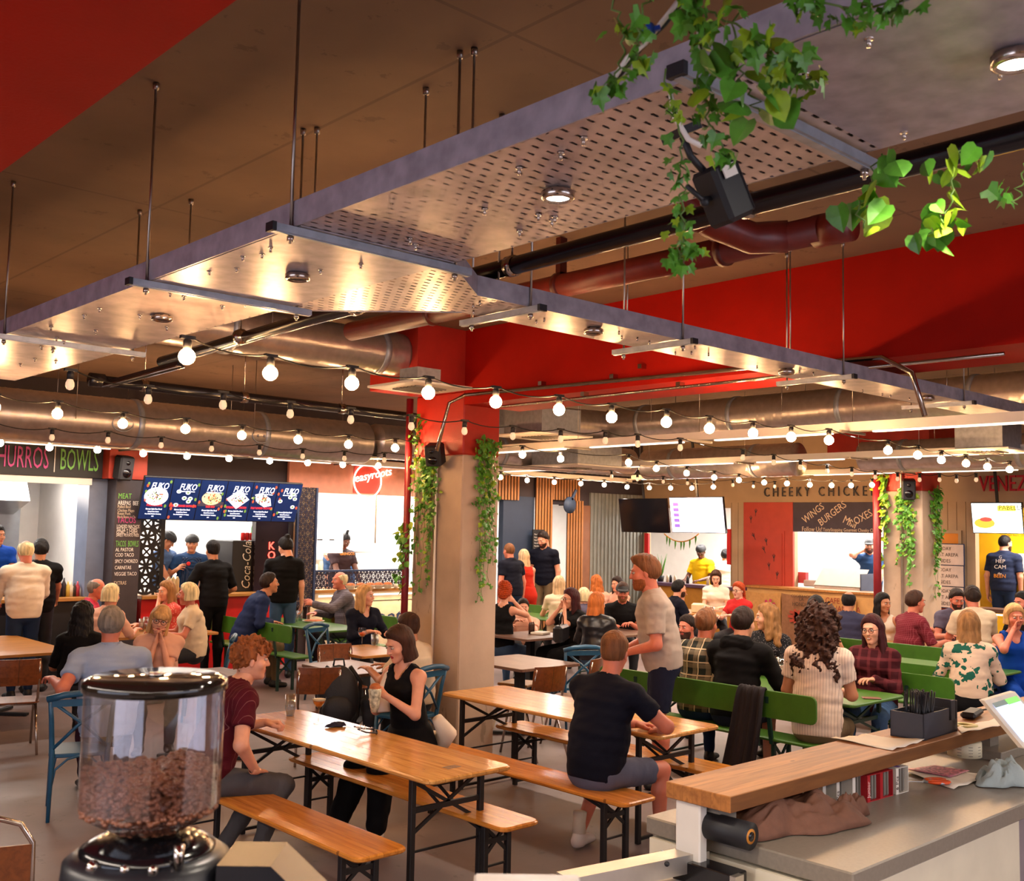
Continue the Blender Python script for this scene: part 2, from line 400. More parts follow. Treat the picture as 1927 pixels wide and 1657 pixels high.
# --- right stall front (plane x = XR)
ya = RYZ(1218, 1000)[0]; yb = RYZ(1375, 1000)[0]; yc = RYZ(1402, 1000)[0]; yd = RYZ(1495, 1000)[0]; ye = RYZ(1680, 1000)[0]
yf = RYZ(1763, 1000)[0]; yg = RYZ(1836, 1000)[0]; yh = 4.2
w = MB()
for a, b2, z0, z1 in ((YL, ya, 0, 2.6), (YL, yh, 2.6, CZ), (yc, yb, 0, 2.6), (yd, yc, 0, 2.6), (yg, ye, 0, 2.6), (yh, -5, 0, CZ)):
    w.box(XR, min(a, b2), z0, XR+.12, max(a, b2), z1)
S(w.build('wall_right', BEIGE))
S(MB().box(XR-.01, ya, 0, XR, 13.6+.0, 2.62).build('trim_6', GREYW) if False else MB().box(xr, YL-.03, 0, XR, YL, 2.86).build('trim_6', GREYW))
S(MB().box(XR, yb, 0, XR+.12, ya, 1.02).box(XR, yh, 0, XR+.12, yg, 1.02).build('wall_right_dado', mat('mustard_front', '#b9812f', .6)))
for yy in (yb-.3, ye+.1, ):
    S(MB().box(XR+.12, yy-.12, 0, 20, yy, CZ).build('wall_partition', BRWHT))
YEL = mat('yellow_kitchen_wall', '#e8b008', .5, var=.04)
S(MB().box(XR+1.5, yh-1.5, 0, XR+1.56, ye, 2.9).build('wall_kitchen_right', YEL))
S(MB().box(XR+.12, -1, 2.9, 20, YL, 2.98).build('ceiling_kitchen_right', BRWHT))
# corrugated cladding ribs on grey wall
cl = MB(); k = xr
while k < XR-.05: cl.box(k, YL-.05, 0, k+.05, YL-.03, 2.86); k += .11
S(cl.build('trim_7', GREYW))
# beige boarded cladding with grooves on the right wall
cl = MB(); k = yc
cl.box(XR-.02, yb, 0, XR, yc, 2.72) if False else None
for y0, y1 in ((yc, yb-.02), (yg, yf+.4)):
    k = y0
    while k < y1: cl.box(XR-.02, k, 0, XR, min(k+.14, y1), 2.7); k += .15
S(cl.build('trim_8', BEIGE))
# kitchen lights (real batten fittings with tubes)
def tube_light(x, y, z, L_, axis='x', label='', power=None):
    t = empty('kitchen_light', (x, y, z), 0, label, 'ceiling light', 'batten lights inside the food stalls')
    dx, dy = (L_/2, .06) if axis == 'x' else (.06, L_/2)
    MB().box(-dx, -dy, 0, dx, dy, .05).build('housing', WHITE, t)
    MB().box(-dx*.97 if axis == 'x' else -.03, -.03 if axis == 'x' else -dy*.97, -.04, dx*.97 if axis == 'x' else .03, .03 if axis == 'x' else dy*.97, 0).build('diffuser', LEDW, t)
    area('kitchen_lamp', (x, y, z-.06), L_ if axis == 'x' else .3, .3 if axis == 'x' else L_, power or POW_KITCHEN*L_, (1, .93, .86))
kl = 'white batten light on the ceiling inside the '
tube_light(4.4, 15.6, 2.84, 1.9, 'x', kl+'churros and bowls stall'); tube_light(3.2, 15.2, 2.84, 1.6, 'x', kl+'churros stall at the left frame edge')
tube_light(7.0, 15.7, 2.84, 2.0, 'x', kl+'blue menu screen stall', 60); tube_light(9.6, 15.6, 2.84, 2.0, 'x', kl+'stall with the neon circle', 90)
tube_light(11.4, 15.4, 2.84, 1.4, 'x', kl+'neon circle stall, beside its red pipe', 60)
tube_light(15.5, 15.5, 2.84, 1.2, 'x', kl+'slatted wood kiosk', 60)
tube_light(18.2, 13.0, 2.84, 1.8, 'y', kl+'taco stall with chilli bunting', 100); tube_light(18.2, 9.8, 2.84, 2.2, 'y', kl+'chicken stall', 120)
tube_light(17.8, 6.0, 2.84, 2.0, 'y', kl+'yellow stall', 70)
# ============================================================ CEILING SERVICES
TZ = 3.15; TX0, TX1 = 1.80, 2.49; TY0, TY1 = -2.0, 8.1; UY0, UY1 = 3.39, 3.73; UX1 = 13.5
t = empty('cable_tray', (0, 0, 0), 0, 'long galvanised cable tray with perforated underside running across the near ceiling', 'cable tray')
MB().box(TX0, TY0, TZ, TX1, TY1, TZ+.004).build('tray_base', SLOT, t)
MB().box(TX0-.003, TY0, TZ-.004, TX0+.003, TY1, TZ+.085).box(TX0, TY0, TZ+.08, TX0+.02, TY1, TZ+.085).build('outer_rail', GALV, t)
MB().box(TX1-.003, TY0, TZ, TX1+.003, UY0-.3, TZ+.085).box(TX1-.003, UY1+.6, TZ, TX1+.003, TY1, TZ+.085).build('inner_rail', GALV, t)
py = [at(*p, z=TZ-.02).y for p in ((1290, 140), (519, 428), (260, 532), (4, 633))]
MB().box(TX0+.01, py[2]+.03, TZ-.004, TX1-.01, py[1]-.03, TZ-.001).box(TX0+.01, -2, TZ-.004, TX1-.01, py[0]-.06, TZ-.001).split('cover_plate', GALV, t)
mb = MB()
mb.add([(TX1, UY0-.34, TZ+.001), (TX1+.42, UY0, TZ+.001), (TX1+.62, UY0, TZ+.001), (TX1+.62, UY1, TZ+.001), (TX1, UY1+.62, TZ+.001)], [(0, 1, 2, 3, 4)])
mb.build('corner_plate', SLOT, t)
MB().bar((TX1, UY0-.34, TZ+.04), (TX1+.42, UY0, TZ+.04), .004, .085).bar((TX1, UY1+.62, TZ+.04), (TX1+.62, UY1, TZ+.04), .004, .085).split('corner_rail', GALV, t)
b2 = MB()
for _ in range(46):
    x = rnd.uniform(TX0+.06, TX1-.06); y = rnd.uniform(.4, 7.2); b2.cyl((x, y, TZ), (x, y, TZ-.022), .005, 6); b2.cyl((x, y, TZ), (x, y, TZ-.006), .011, 6)
b2.split('bolt', CHROME, t, 2)
cb = MB()
for i in range(17): x = TX0+.04+i*.037; cb.tube([(x+.004*math.sin(y*3+i), y, TZ+.022) for y in np.linspace(TY0, TY1, 30)], .0175, 6)
cb.build('cable_bundle', CORD, t)
sp = empty('cable_tray', (0, 0, 0), 0, 'narrow galvanised cable tray branching off towards the right hand stalls', 'cable tray')
MB().box(TX1+.62, UY0, TZ, UX1, UY1, TZ+.004).build('tray_base', SLOT, sp)
MB().box(TX1+.42, UY0-.003, TZ-.004, UX1, UY0+.003, TZ+.085).box(TX1+.62, UY1-.003, TZ, UX1, UY1+.003, TZ+.085).build('side_rail', GALV, sp)
b2 = MB()
for _ in range(24):
    x = rnd.uniform(3, 7.5); y = rnd.uniform(UY0+.05, UY1-.05); b2.cyl((x, y, TZ), (x, y, TZ-.02), .005, 6)
b2.split('bolt', CHROME, sp)
cb = MB()
for i in range(8): y = UY0+.03+i*.038; cb.tube([(x, y+.004*math.sin(x*3+i), TZ+.022) for x in np.linspace(TX1+.2, UX1, 30)], .0175, 6)
cb.build('cable_bundle', CORD, sp)
def hanger(a, b, z, label, group, rods=(0, 1), ztop=CZ):
    t = empty('tray_hanger', (a[0], a[1], z), 0, label, 'hanger', group)
    d = (b[0]-a[0], b[1]-a[1], 0); L_ = math.hypot(d[0], d[1]); u = (d[0]/L_, d[1]/L_)
    e0 = (-u[0]*.07, -u[1]*.07, 0); e1 = (d[0]+u[0]*.07, d[1]+u[1]*.07, 0)
    MB().bar(e0, e1, .041, .026).bar((e0[0], e0[1], -.004), (e1[0], e1[1], -.004), .02, .024).build('strut', GALVD, t)
    MB().bar((e0[0]-u[0]*.012, e0[1]-u[1]*.012, 0), (e0[0]+u[0]*.004, e0[1]+u[1]*.004, 0), .046, .03).build('end_cap', BLACK, t)
    for k in rods:
        p = (0, 0) if k == 0 else (d[0], d[1])
        MB().cyl((p[0], p[1], -.045), (p[0], p[1], ztop-z), .0055, 6).cyl((p[0], p[1], ztop-z-.03), (p[0], p[1], ztop-z), .013, 6).build('rod', RODM, t)
        MB().cyl((p[0], p[1], -.035), (p[0], p[1], -.018), .012, 6).build('nut', CHROME, t)
for i, y in enumerate(py):
    hanger((TX0-.01, y), (TX1+.02, y), TZ-.02, ['strut hanger with threaded rods under the tray beside the ivy', 'strut hanger crossing under the tray near its branch', 'strut hanger under the tray above the round pillar of ducting', 'strut hanger under the tray at the left frame edge'][i], 'hangers under the long cable tray')
px_ = [at(*p, z=TZ-.02).x for p in ((1005, 582), (1290, 644), (1595, 709), (1820, 758))]
for i, x in enumerate(px_):
    hanger((x, UY0-.01), (x, UY1+.06), TZ-.02, ['strut hanger at the start of the narrow tray, above the pillar', 'second strut hanger of the narrow tray, in front of the red beam', 'third strut hanger of the narrow tray, below the beam conduits', 'strut hanger of the narrow tray nearest the right frame edge'][i], 'hangers under the narrow cable tray')
# free threaded rods that drop from the ceiling behind the tray
for i, (p, q) in enumerate((((597, 240), 3.2), ((893, 90), 3.2), ((802, 165), 3.2), ((360, 375), 3.2), ((945, 215), 3.2), ((1182, 440), 3.3), ((1487, 465), 3.2))):
    g = at(*p, z=CZ); tag(MB().cyl((g.x, g.y, q), (g.x, g.y, CZ), .005, 6).cyl((g.x, g.y, CZ-.03), (g.x, g.y, CZ), .014, 6).build('threaded_rod', RODM),
        'thin threaded rod dropping from the concrete ceiling behind the cable tray', 'rod', 'threaded rods behind the cable tray')
def downlight(px, py, lit, label):
    g = at(px, py, z=TZ-.01); t = empty('downlight', (g.x, g.y, TZ-.03), 0, label, 'downlight', None if lit else 'unlit round downlights in the trays')
    MB().lathe([(.034, .03), (.05, .02), (.05, 0), (.038, -.004), (.034, .012)], 20, cap=False).build('ring', CHROME, t)
    MB().lathe([(.001, .004), (.034, .004), (.034, .02)], 16).build('lens', SPOT if lit else BLACKG, t)
    if lit:
        l = bpy.data.lights.new('downlight_lamp', 'SPOT'); l.energy = 60; l.spot_size = R(115); l.spot_blend = .6; l.color = (1, .86, .7); l.shadow_soft_size = .03
        o = bpy.data.objects.new('downlight_lamp', l); COL.objects.link(o); o.location = (g.x, g.y, TZ-.05)
downlight(1050, 362, 1, 'bright round spotlight set in the perforated tray above the pillar'); downlight(1912, 105, 1, 'bright round spotlight in the smooth tray at the right frame edge')
for p in ((560, 517), (305, 595), (1117, 620), (1480, 697), (1745, 747)): downlight(*p, 0, 'small unlit round fitting in the tray underside')
# ducts
def spiral_duct(name, a, b, r, label, extra=None):
    a, b = Vector(a), Vector(b); t = empty(name, a, 0, label, 'duct'); d = b-a; n = int(d.length/.02)
    seg = [d*(i/n) for i in range(n+1)]; rr = [r*(1+(.012 if i % 6 == 0 else 0)) for i in range(n+1)]
    MB().tube(seg, rr, 40).build('duct_skin', DUCT, t)
    m = MB(); L_ = d.length; k = .6
    while k < L_:
        c = d*(k/L_); u = d.normalized(); m.tube([c-u*.03, c-u*.028, c+u*.028, c+u*.03], [r, r+.012, r+.012, r], 32, caps=False); k += 1.5
    m.split('joint_band', GALVD, t)
    q = MB(); k = .9
    while k < L_:
        c = d*(k/L_)
        w_ = d.normalized().cross(Vector((0, 0, 1)))
        for sgn in (-1, 1): q.cyl(c+w_*sgn*(r+.02)+Vector((0, 0, -.02)), c+w_*sgn*(r+.02)+Vector((0, 0, CZ-a.z-.006)), .004, 5)
        k += 2.0
    q.split('hanger_wire', RODM, t); return t
d1 = spiral_duct('spiral_duct', (1.0, 11.0, 3.17), (7.6, 11.0, 3.17), .26, 'large spiral duct over the stalls on the left with round service hatches')
for p in ((230, 797), (490, 820)):
    g = at(*p, y=10.76); h_ = MB().tube([(g.x-1.0+.11*math.cos(a), -.255, g.z-3.17+.08*math.sin(a)) for a in np.linspace(0, 2*math.pi, 25)[:-1]], .008, 6, closed=True)
    h_.ball((g.x-1.04, -.26, g.z-3.17), .016).ball((g.x-.96, -.26, g.z-3.17), .016); h_.build('service_hatch', GALVD, d1)
spiral_duct('spiral_duct', (3.4, 7.8, 3.72), (5.76, 7.8, 3.72), .2, 'spiral duct meeting the red column head')
spiral_duct('spiral_duct', (11.0, 9.8, 3.6), (11.0, 1.0, 3.6), .24, 'large spiral duct crossing below the red beam on the right')
spiral_duct('spiral_duct', (13.2, 11.0, 3.2), (13.2, 8.2, 3.2), .24, 'spiral duct behind the second column above the chicken sign')
spiral_duct('spiral_duct', (13.2, 7.2, 3.2), (13.2, 2.0, 3.2), .2, 'spiral duct to the right of the second column')
spiral_duct('spiral_duct', (7.7, 10.9, 3.2), (12.6, 10.9, 3.2), .22, 'spiral duct seen behind the ivy column over the kiosk')
spiral_duct('spiral_duct', (9.3, 9.9, 3.55), (10.9, 9.9, 3.6), .2, 'short spiral duct joining the grey plenum box')
ac = tag(MB().box(8.4, 9.2, 3.35, 9.3, 10.6, 3.85, .01).build('plenum_box', GALVD), 'rectangular grey sheet metal plenum hanging beside the ivy column', 'duct box')
def ac_unit(p, z, w, label, rz=0, hh=.3, ins=.1):
    g = at(*p, z=z); t = empty('ceiling_cassette', (g.x, g.y, z), rz, label, 'air vent')
    MB().box(-w/2, -w/2, 0, w/2, w/2, .02, .004).build('panel', WHITE, t)
    MB().box(-w/2+ins, -w/2+ins, .02, w/2-ins, w/2-ins, hh).build('housing', GALVD, t)
    m = MB()
    for i in range(7): q = -.15+i*.05; m.box(-.16, q, -.012, .16, q+.012, .0)
    m.build('louvre', mat('louvre_grey', '#6f675f', .6), t)  # louvre slats in one even grey
ac_unit((790, 731), 3.27, .62, 'square white ceiling diffuser in front of the red column head', 0, .16, .19)
ac_unit((1020, 822), 3.15, .8, 'flat white ceiling diffuser to the right of the ivy column')
ac_unit((1085, 880), 3.0, 1.1, 'wide white air conditioning cassette hanging over the kiosk'); ac_unit((1860, 850), 3.05, .7, 'flat white diffuser beside the second column head')
ac_unit((650, 862), 2.98, .8, 'flat white ceiling diffuser above the neon circle stall')
# black sprinkler main and oxide pipe
t = empty('black_pipe', (3.05, 0, 3.3), 0, 'black sprinkler pipe running along the inner side of the cable tray', 'pipe')
MB().tube([(-.02, -2, 0), (0, 2, 0), (.06, 5, 0), (.2, 7.3, 0)], .04, 14).build('pipe_run', BLKP, t)
m = MB()
for y in (.9, 2.1, 3.35, 4.6, 5.9): m.tube([(.0+.02*max(0, y-2), y-.02, 0), (.0+.02*max(0, y-2), y+.02, 0)], .048, 14).cyl((.0+.02*max(0, y-2), y, .04), (.0+.02*max(0, y-2), y, .69), .005, 6)
m.split('pipe_clip', CHROME, t, 2)
g0 = at(182, 715, z=3.3); g1 = at(782, 785, z=3.3)
t = empty('black_pipe', g0, 0, 'black sprinkler pipe with a blanked end heading towards the ivy column', 'pipe')
MB().tube([(0, 0, 0), g1-g0], .045, 14).cyl((-.06, 0, 0), (.06, 0, 0), .058).build('pipe_run', BLKP, t)
m = MB()
for k in (.12, .4, .72): c = (g1-g0)*k; m.cyl(c-Vector((.03, 0, 0)), c+Vector((.03, 0, 0)), .052).cyl(c+Vector((0, 0, .03)), c+Vector((0, 0, .69)), .005, 6)
m.split('pipe_clip', CHROME, t, 2)
t = empty('track_light', at(200, 722, z=3.25), 0, 'twin black and chrome track below the cable tray end', 'track')
g2 = at(340, 684, z=3.25)-at(200, 722, z=3.25); MB().bar((0, 0, 0), g2, .05, .035).build('track_body', BLKP, t); MB().bar((-.03, 0, -.02), g2+Vector((-.03, 0, -.02)), .012, .012).bar((.03, 0, -.02), g2+Vector((.03, 0, -.02)), .012, .012).build('chrome_edge', CHROME, t)
t = empty('oxide_red_pipe', (4.65, 0, 3.68), 0, 'thick oxide red drain pipe clamped under the concrete ceiling', 'pipe')
MB().tube([(0, 2.75, 0), (0, 6.95, 0)], .075, 18).tube([(0, 2.95, 0), (-.1, 3.1, .0), (-.32, 3.2, .06), (-.5, 3.25, .2)], .085, 18).tube([(.02, 2.8, 0), (.02, 2.6, .0)], .085, 18).build('pipe_run', REDP, t)
m = MB()
for y in (3.35, 4.6, 5.9): m.tube([(0, y-.02, 0), (0, y+.02, 0)], .088, 18).box(-.03, y-.02, .07, .03, y+.02, .31)
for q in (.25, .4): m.ball((-q, 3.2+q*.05, .05+q*.1), .1, 14, 8, (.35, 1, 1))
m.split('pipe_clamp', mat('clamp_oxide', '#501009', .4), t)
t = empty('steel_conduit', (0, 0, 0), 0, 'pair of steel conduits along the underside of the red beam ending above the speaker', 'conduit')
a = at(822, 848, y=7.45); b = at(845, 758, y=7.45); c = at(905, 740, x=6.28); d = at(1430, 690, x=6.28); e = at(1660, 672, x=6.28)
MB().tube([a, b, (b+c)/2+Vector((.0, 0, .03)), c, d, e, e+Vector((0, -.2, -.12)), e+Vector((0, -.28, -.4))], .017, 8).tube([at(940, 765, x=6.3), at(1430, 712, x=6.3), at(1890, 665, x=6.3)], .012, 8).build('conduit_run', CHROME, t)
m = MB()
for p in ((1020, 722), (1155, 709), (1208, 690), (1100, 742), (1280, 724)): g = at(*p, x=6.3); m.box(g.x-.03, g.y-.02, g.z-.015, g.x+.03, g.y+.02, g.z+.02)
m.split('saddle_clip', CHROME, t)
# suspended LED trunking (white channels with warm strips below)
def trunk(a, b, label, power, w=.11):
    a, b = Vector(a), Vector(b); d = b-a; t = empty('led_trunking', a, 0, label, 'strip light'); L_ = d.length; u = d.normalized(); v = Vector((-u.y, u.x, 0))
    MB().bar((0, 0, .045), d+Vector((0, 0, .045)), w*1.2, .075).build('channel', WHITE, t)
    n = int(L_/1.6)
    for i in range(n):
        p = d*((i+.12)/n); q = d*((i+.88)/n); MB().bar(p, q, .05, .012).build('led_strip', LED, t)
    m = MB()
    for i in range(n+1): p = d*(i/n); m.cyl(p+Vector((0, 0, .05)), p+Vector((0, 0, CZ-a.z-.006)), .003, 5).bar(p-v*.2, p+v*.2, .02, .02)
    m.split('suspension', RODM, t, 2)
    c = (a+b)/2; l = area('trunk_lamp', c-Vector((0, 0, .03)), .08, L_*.95, power*L_/6, (1, .86, .72), (0, 0, math.atan2(-u.x, u.y)))
    l.data.spread = R(170)
    area('trunk_ceiling_fill', c+Vector((0, 0, .08)), .08, L_*.95, power*L_/10, (1, .82, .66), (math.pi, 0, -math.atan2(-u.x, u.y)))  # upward area light added to brighten the ceiling
trunk((2.2, 13.45, 3.05), (15.6, 13.45, 3.05), 'long white strip light running in front of the left hand stall signs', POW_LED)
trunk((8.08, 9.3, 3.0), (8.08, -3.5, 3.0), 'long white strip light crossing the hall towards the second column', POW_LED*1.3)
trunk((11.6, 12.9, 3.05), (11.6, 1.5, 3.05), 'strip light hanging before the right hand stalls', POW_LED*1.2)
trunk((-1.5, -3.0, 3.2), (-1.5, 6.5, 3.2), 'added strip light out of view at the left, filling the near side', POW_LED*1.8)  # out-of-view strip added to light the near rails, floor and people
trunk((5.5, -1.6, 3.2), (-1.0, -1.6, 3.2), 'added strip light out of view over the bar, as fill', POW_LED*1.8)  # unseen strip added to fill the bar and the near ceiling
trunk((14.6, 12.5, 3.05), (14.6, 2.0, 3.05), 'strip light closest to the right hand stalls', POW_LED*1.2)
# ============================================================ STRING LIGHTS
ST = [[(351.6,670.7),(508.5,702),(662,721),(806,739),(933,756),(1052,770.6),(1151,785),(1254,794),(1335,806),(1417,815),(1489,822),(1560,828),(1671,847),(1727,856),(1771.5,865),(1818,871.7),(1858,878),(1900,883)],
[(131.5,725),(278.6,752.5),(419.5,763),(546,779.7),(660,790.6),(774,803),(874,812),(965,821.5),(1055,827),(1139,830),(1200,836),(1280,843),(1398,861.5),(1456,870.6),(1506,879.7),(1556.5,887),(1603,892.4),(1647,898),(1689,901.5),(1730.5,903),(1768,903),(1800,905),(1837,903)],
[(-10,766),(108,778),(231,797),(349,807),(455,819),(561,827),(655.7,836),(743.5,842.5),(860,848),(983,855),(1055,863),(1183,870),(1235,881),(1292,890),(1344,898),(1390.5,903),(1438,907.6),(1481,909.5),(1524,912),(1565,913),(1601.5,913),(1641,912)],
[(-10,815),(97.7,824),(203,829),(303,838.5),(398,845),(488,852),(569.6,859),(648,863),(723,866),(1151,897),(1199.5,902),(1248,906.6),(1293.6,909.5),(1379,913),(1418,915.5),(1458,915.5)],
[(0,833),(93,841.5),(183.4,846),(269.5,853),(352,858),(431,862.5),(507.5,867),(579,870.5),(645,874),(712,876),(942,898),(992,903.4),(1043,907),(1093,909.7),(1137,912),(1180,916),(1222,917.5),(1262,918),(1302,918),(1342.5,916)]]
SL = ['festoon string of glowing bulbs nearest the camera, passing before the red column head', 'festoon string of dim opal bulbs crossing the front of the ivy column',
      'festoon string of glowing bulbs hanging below the large left hand duct', 'festoon string of dim opal bulbs between two rows of glowing bulbs', 'festoon string of glowing bulbs farthest back, level with the stall signs']
bp_ = MB().ball((0, 0, -.085), .038, 12, 8).lathe([(.02, -.062), (.016, -.045)], 10).build('glass_bulb', BULB); bm = bp_.data
bp2 = MB().lathe([(.004, -.112), (.018, -.105), (.025, -.088), (.024, -.07), (.016, -.052), (.013, -.045)], 12).build('glass_bulb', BULBD); bm2 = bp2.data
sk = MB().lathe([(.02, -.05), (.02, -.012), (.012, -.002), (.012, .008)], 10).box(-.035, -.012, -.004, .035, .012, .012).build('lamp_socket', BLACK); skm = sk.data
for o in (bp_, bp2, sk): bpy.data.objects.remove(o)
for i, S_ in enumerate(ST):
    P = [at(px, py, z=2.9)+Vector((0, 0, .085)) for px, py in S_]
    t = empty('string_light', P[0], 0, SL[i], 'string lights'); c = []
    for k in range(len(P)-1):
        a, b = P[k]-P[0], P[k+1]-P[0]
        for q in range(6): f = q/6; c.append(a.lerp(b, f)+Vector((0, .0, -.035*4*f*(1-f)+.01)))
    c.append(P[-1]-P[0]); MB().tube(c, .0045, 5).build('cable', CORD, t)
    for k, p in enumerate(P):
        lit = i in (0, 2, 4)
        ob = bpy.data.objects.new('bulb', bm if lit else bm2); COL.objects.link(ob); ob.parent = t; ob.location = p-P[0]
        s_ = bpy.data.objects.new('lamp_socket', skm); COL.objects.link(s_); s_.parent = ob
# ============================================================ IVY
def leaf_geo(r, s, kind):
    """one folded leaf of size s pointing down -Z in its own frame"""
    if kind == 0: o = [(0, 0), (.35, .12), (.5, -.12), (.3, -.3), (.42, -.55), (.15, -.6), (0, -1), (-.15, -.6), (-.42, -.55), (-.3, -.3), (-.5, -.12), (-.35, .12)]
    else: o = [(0, 0), (.25, .1), (.45, -.05), (.5, -.35), (.35, -.65), (0, -1.05), (-.35, -.65), (-.5, -.35), (-.45, -.05), (-.25, .1)]
    V = [(x*s, abs(x)*s*.35+.12*s*(z*z), z*s) for x, z in o]+[(0, 0, -.4*s)]
    n = len(o); F = [(i, (i+1) % n, n) for i in range(n)]
    return V, F
def ivy(name, x, y, ztop, w, L_, n, label, nrm, size=.05, kind=0, light=.12, drop=6, cat='ivy', seed=1, nml_out=.06, hang=None):
    r = random.Random(seed); t = empty(name, (x, y, ztop), 0, label, cat); mbl = [MB(), MB()]; st = MB()
    nx, ny = nrm; tx, ty = -ny, nx
    strands = []
    for k in range(drop):
        u = r.uniform(-w/2, w/2); ln = L_*r.uniform(.5, 1) if k else L_; pts = []; a = 0; ph = r.uniform(0, 6)
        for q in range(14):
            f = q/13; uu = u*(.5+.6*f)+.03*math.sin(ph+f*7); oo = .015+nml_out*r.random()*.6*math.sin(min(1, f*3)*1.57)
            pts.append((tx*uu+nx*oo, ty*uu+ny*oo, -ln*f))
        strands.append((pts, ln)); st.tube(pts, .0025, 4)
    for _ in range(n):
        pts, ln = r.choice(strands); f = r.random()**1.35; q = min(12, int(f*13)); c = Vector(pts[q]).lerp(Vector(pts[q+1]), f*13-q)
        sp_ = .045*(1-f)+.012; c += Vector((tx*r.gauss(0, sp_)+nx*abs(r.gauss(0, sp_*.5)), ty*r.gauss(0, sp_)+ny*abs(r.gauss(0, sp_*.5)), r.gauss(0, .02)))
        s = size*r.uniform(.55, 1.15)*(1-.35*f); V, F = leaf_geo(r, s, kind)
        yaw = math.atan2(ny, nx)+math.pi/2+r.gauss(0, .7); M = Matrix.Translation(c) @ Matrix.Rotation(yaw, 4, 'Z') @ Matrix.Rotation(r.gauss(-.5, .35), 4, 'X') @ Matrix.Rotation(r.gauss(0, .6), 4, 'Y')
        mbl[1 if r.random() < light else 0].add([tuple(M @ Vector(v)) for v in V], F)
    for m_, mt in ((mbl[0], LEAF), (mbl[1], LEAFL)):
        if m_.v: m_.build('foliage', mt, t)
    st.build('stem', STEM, t); return t
ivy('hanging_ivy', 6.32, 8.22, 3.25, .06, 1.75, 110, 'thin strand of ivy down the left edge of the first column', (-1, -.3), .06, seed=2, drop=3, nml_out=.05)
ivy('hanging_ivy', 6.31, 8.3, 2.15, .2, .75, 90, 'ivy clump sprouting round the red pipe on the first column', (-1, .1), .07, kind=1, light=.3, seed=12, drop=5, nml_out=.12)
ivy('hanging_ivy', 6.31, 7.98, 2.80, .26, 1.3, 330, 'ivy hanging under the speaker on the darker face of the first column', (-1, 0), .062, seed=3, drop=8)
ivy('hanging_ivy', 6.59, 7.50, 2.98, .2, 1.55, 400, 'ivy hanging on the brighter right face of the first column', (0, -1), .062, seed=4, drop=8)
ivy('hanging_ivy', 15.35, 8.02, 3.1, .12, 1.5, 150, 'yellow green ivy on the left edge of the second column', (-1, .2), .1, kind=1, light=.55, seed=5, drop=4)
ivy('hanging_ivy', 15.35, 7.68, 2.84, .3, 1.5, 240, 'ivy below the speaker of the second column', (-1, 0), .1, seed=6, drop=7)
ivy('hanging_ivy', 15.75, 7.40, 2.86, .22, 1.7, 220, 'ivy on the right face of the second column', (0, -1), .1, seed=8, drop=6)
def vine(pts, n, size, label, seed, light=.15, kind=0, zt=None):
    """trailing artificial ivy hung over the tray near the camera"""
    r = random.Random(seed); P0 = Vector(pts[0]); t = empty('trailing_ivy', P0, 0, label, 'ivy'); q = [Vector(p)-P0 for p in pts]; c = []
    for i in range(len(q)-1):
        for k in range(6): c.append(q[i].lerp(q[i+1], k/6)+Vector((r.gauss(0, .006), r.gauss(0, .006), 0)))
    c.append(q[-1]); MB().tube(c, .0022, 5).build('stem', STEM, t); a, b = MB(), MB()
    for _ in range(n):
        p = r.choice(c)+Vector((r.gauss(0, size*.5), r.gauss(0, size*.5), r.gauss(0, size*.3)-size*.2)); V, F = leaf_geo(r, size*r.uniform(.6, 1.15), kind)
        M = Matrix.Translation(p) @ Matrix.Rotation(r.uniform(0, 6.28), 4, 'Z') @ Matrix.Rotation(r.gauss(-.4, .5), 4, 'X') @ Matrix.Rotation(r.gauss(0, .6), 4, 'Y')
        (b if r.random() < light else a).add([tuple(M @ Vector(v)) for v in V], F)
    for m_, mt in ((a, LEAF), (b, LEAFL)):
        if m_.v: m_.build('foliage', mt, t)
def vp(d, *pp): return [tuple(Vector((0, 0, CAM_H))+Vector(ray(*p))*d) for p in pp]
def vh(*pp, z=3.1, k=1.): d = min((z-CAM_H)/ray(*p)[2] for p in pp if p[1] < pp[0][1]+60)*k; return vp(d, *pp)
vine(vh((1150, -10), (1172, 60), (1165, 120), (1148, 160)), 16, .036, 'ivy sprig with few leaves to the left of the blue cable tie', 21)
vine(vh((1215, -20), (1200, 60), (1190, 110), (1178, 140)), 20, .04, 'ivy strand hanging beside the white cable', 22)
vine(vh((1290, -20), (1330, 20), (1400, 60), (1470, 120), (1480, 100)), 70, .04, 'dense ivy run over the tray edge at the top of the frame', 23, .25, 0)
vine(vh((1390, 20), (1380, 110), (1410, 170), (1430, 210)), 20, .06, 'ivy with large glossy heart shaped leaves in front of the strut', 24, .4, 1)
vine(vh((1310, 60), (1320, 180), (1340, 240), (1370, 290)), 40, .034, 'ivy tangle dangling round the strut end', 25, .1)
vine(vh((1250, 130), (1275, 250), (1285, 340), (1283, 420), (1280, 490), (1300, 460)), 60, .03, 'long thin ivy strand trailing past the speaker bracket', 26, .2)
vine(vh((1480, 100), (1485, 170), (1530, 140), (1545, 130)), 18, .036, 'small ivy twig pointing towards the smooth tray', 27, .2)
vine(vh((1500, -10), (1580, 10), (1650, 10), (1700, 0)), 46, .034, 'ivy run along the very top edge of the frame', 28, .1)
vine(vp(2.4, (1660, 290), (1640, 340), (1615, 390), (1625, 430)), 16, .062, 'bright sprig of ivy hanging below the strut end', 29, .5, 1)
vine(vp(2.4, (1830, 270), (1790, 300), (1790, 360), (1785, 420), (1770, 405)), 34, .055, 'bushy bright ivy cluster hanging at upper right', 30, .45, 1)
vine(vp(2.4, (1935, 300), (1925, 350), (1915, 385)), 5, .05, 'ivy tip cut off by the right frame edge', 31, .2)
t = empty('power_cable', (0, 0, 0), 0, 'white and black cable looping down from the ceiling to the hanging speaker', 'cable')
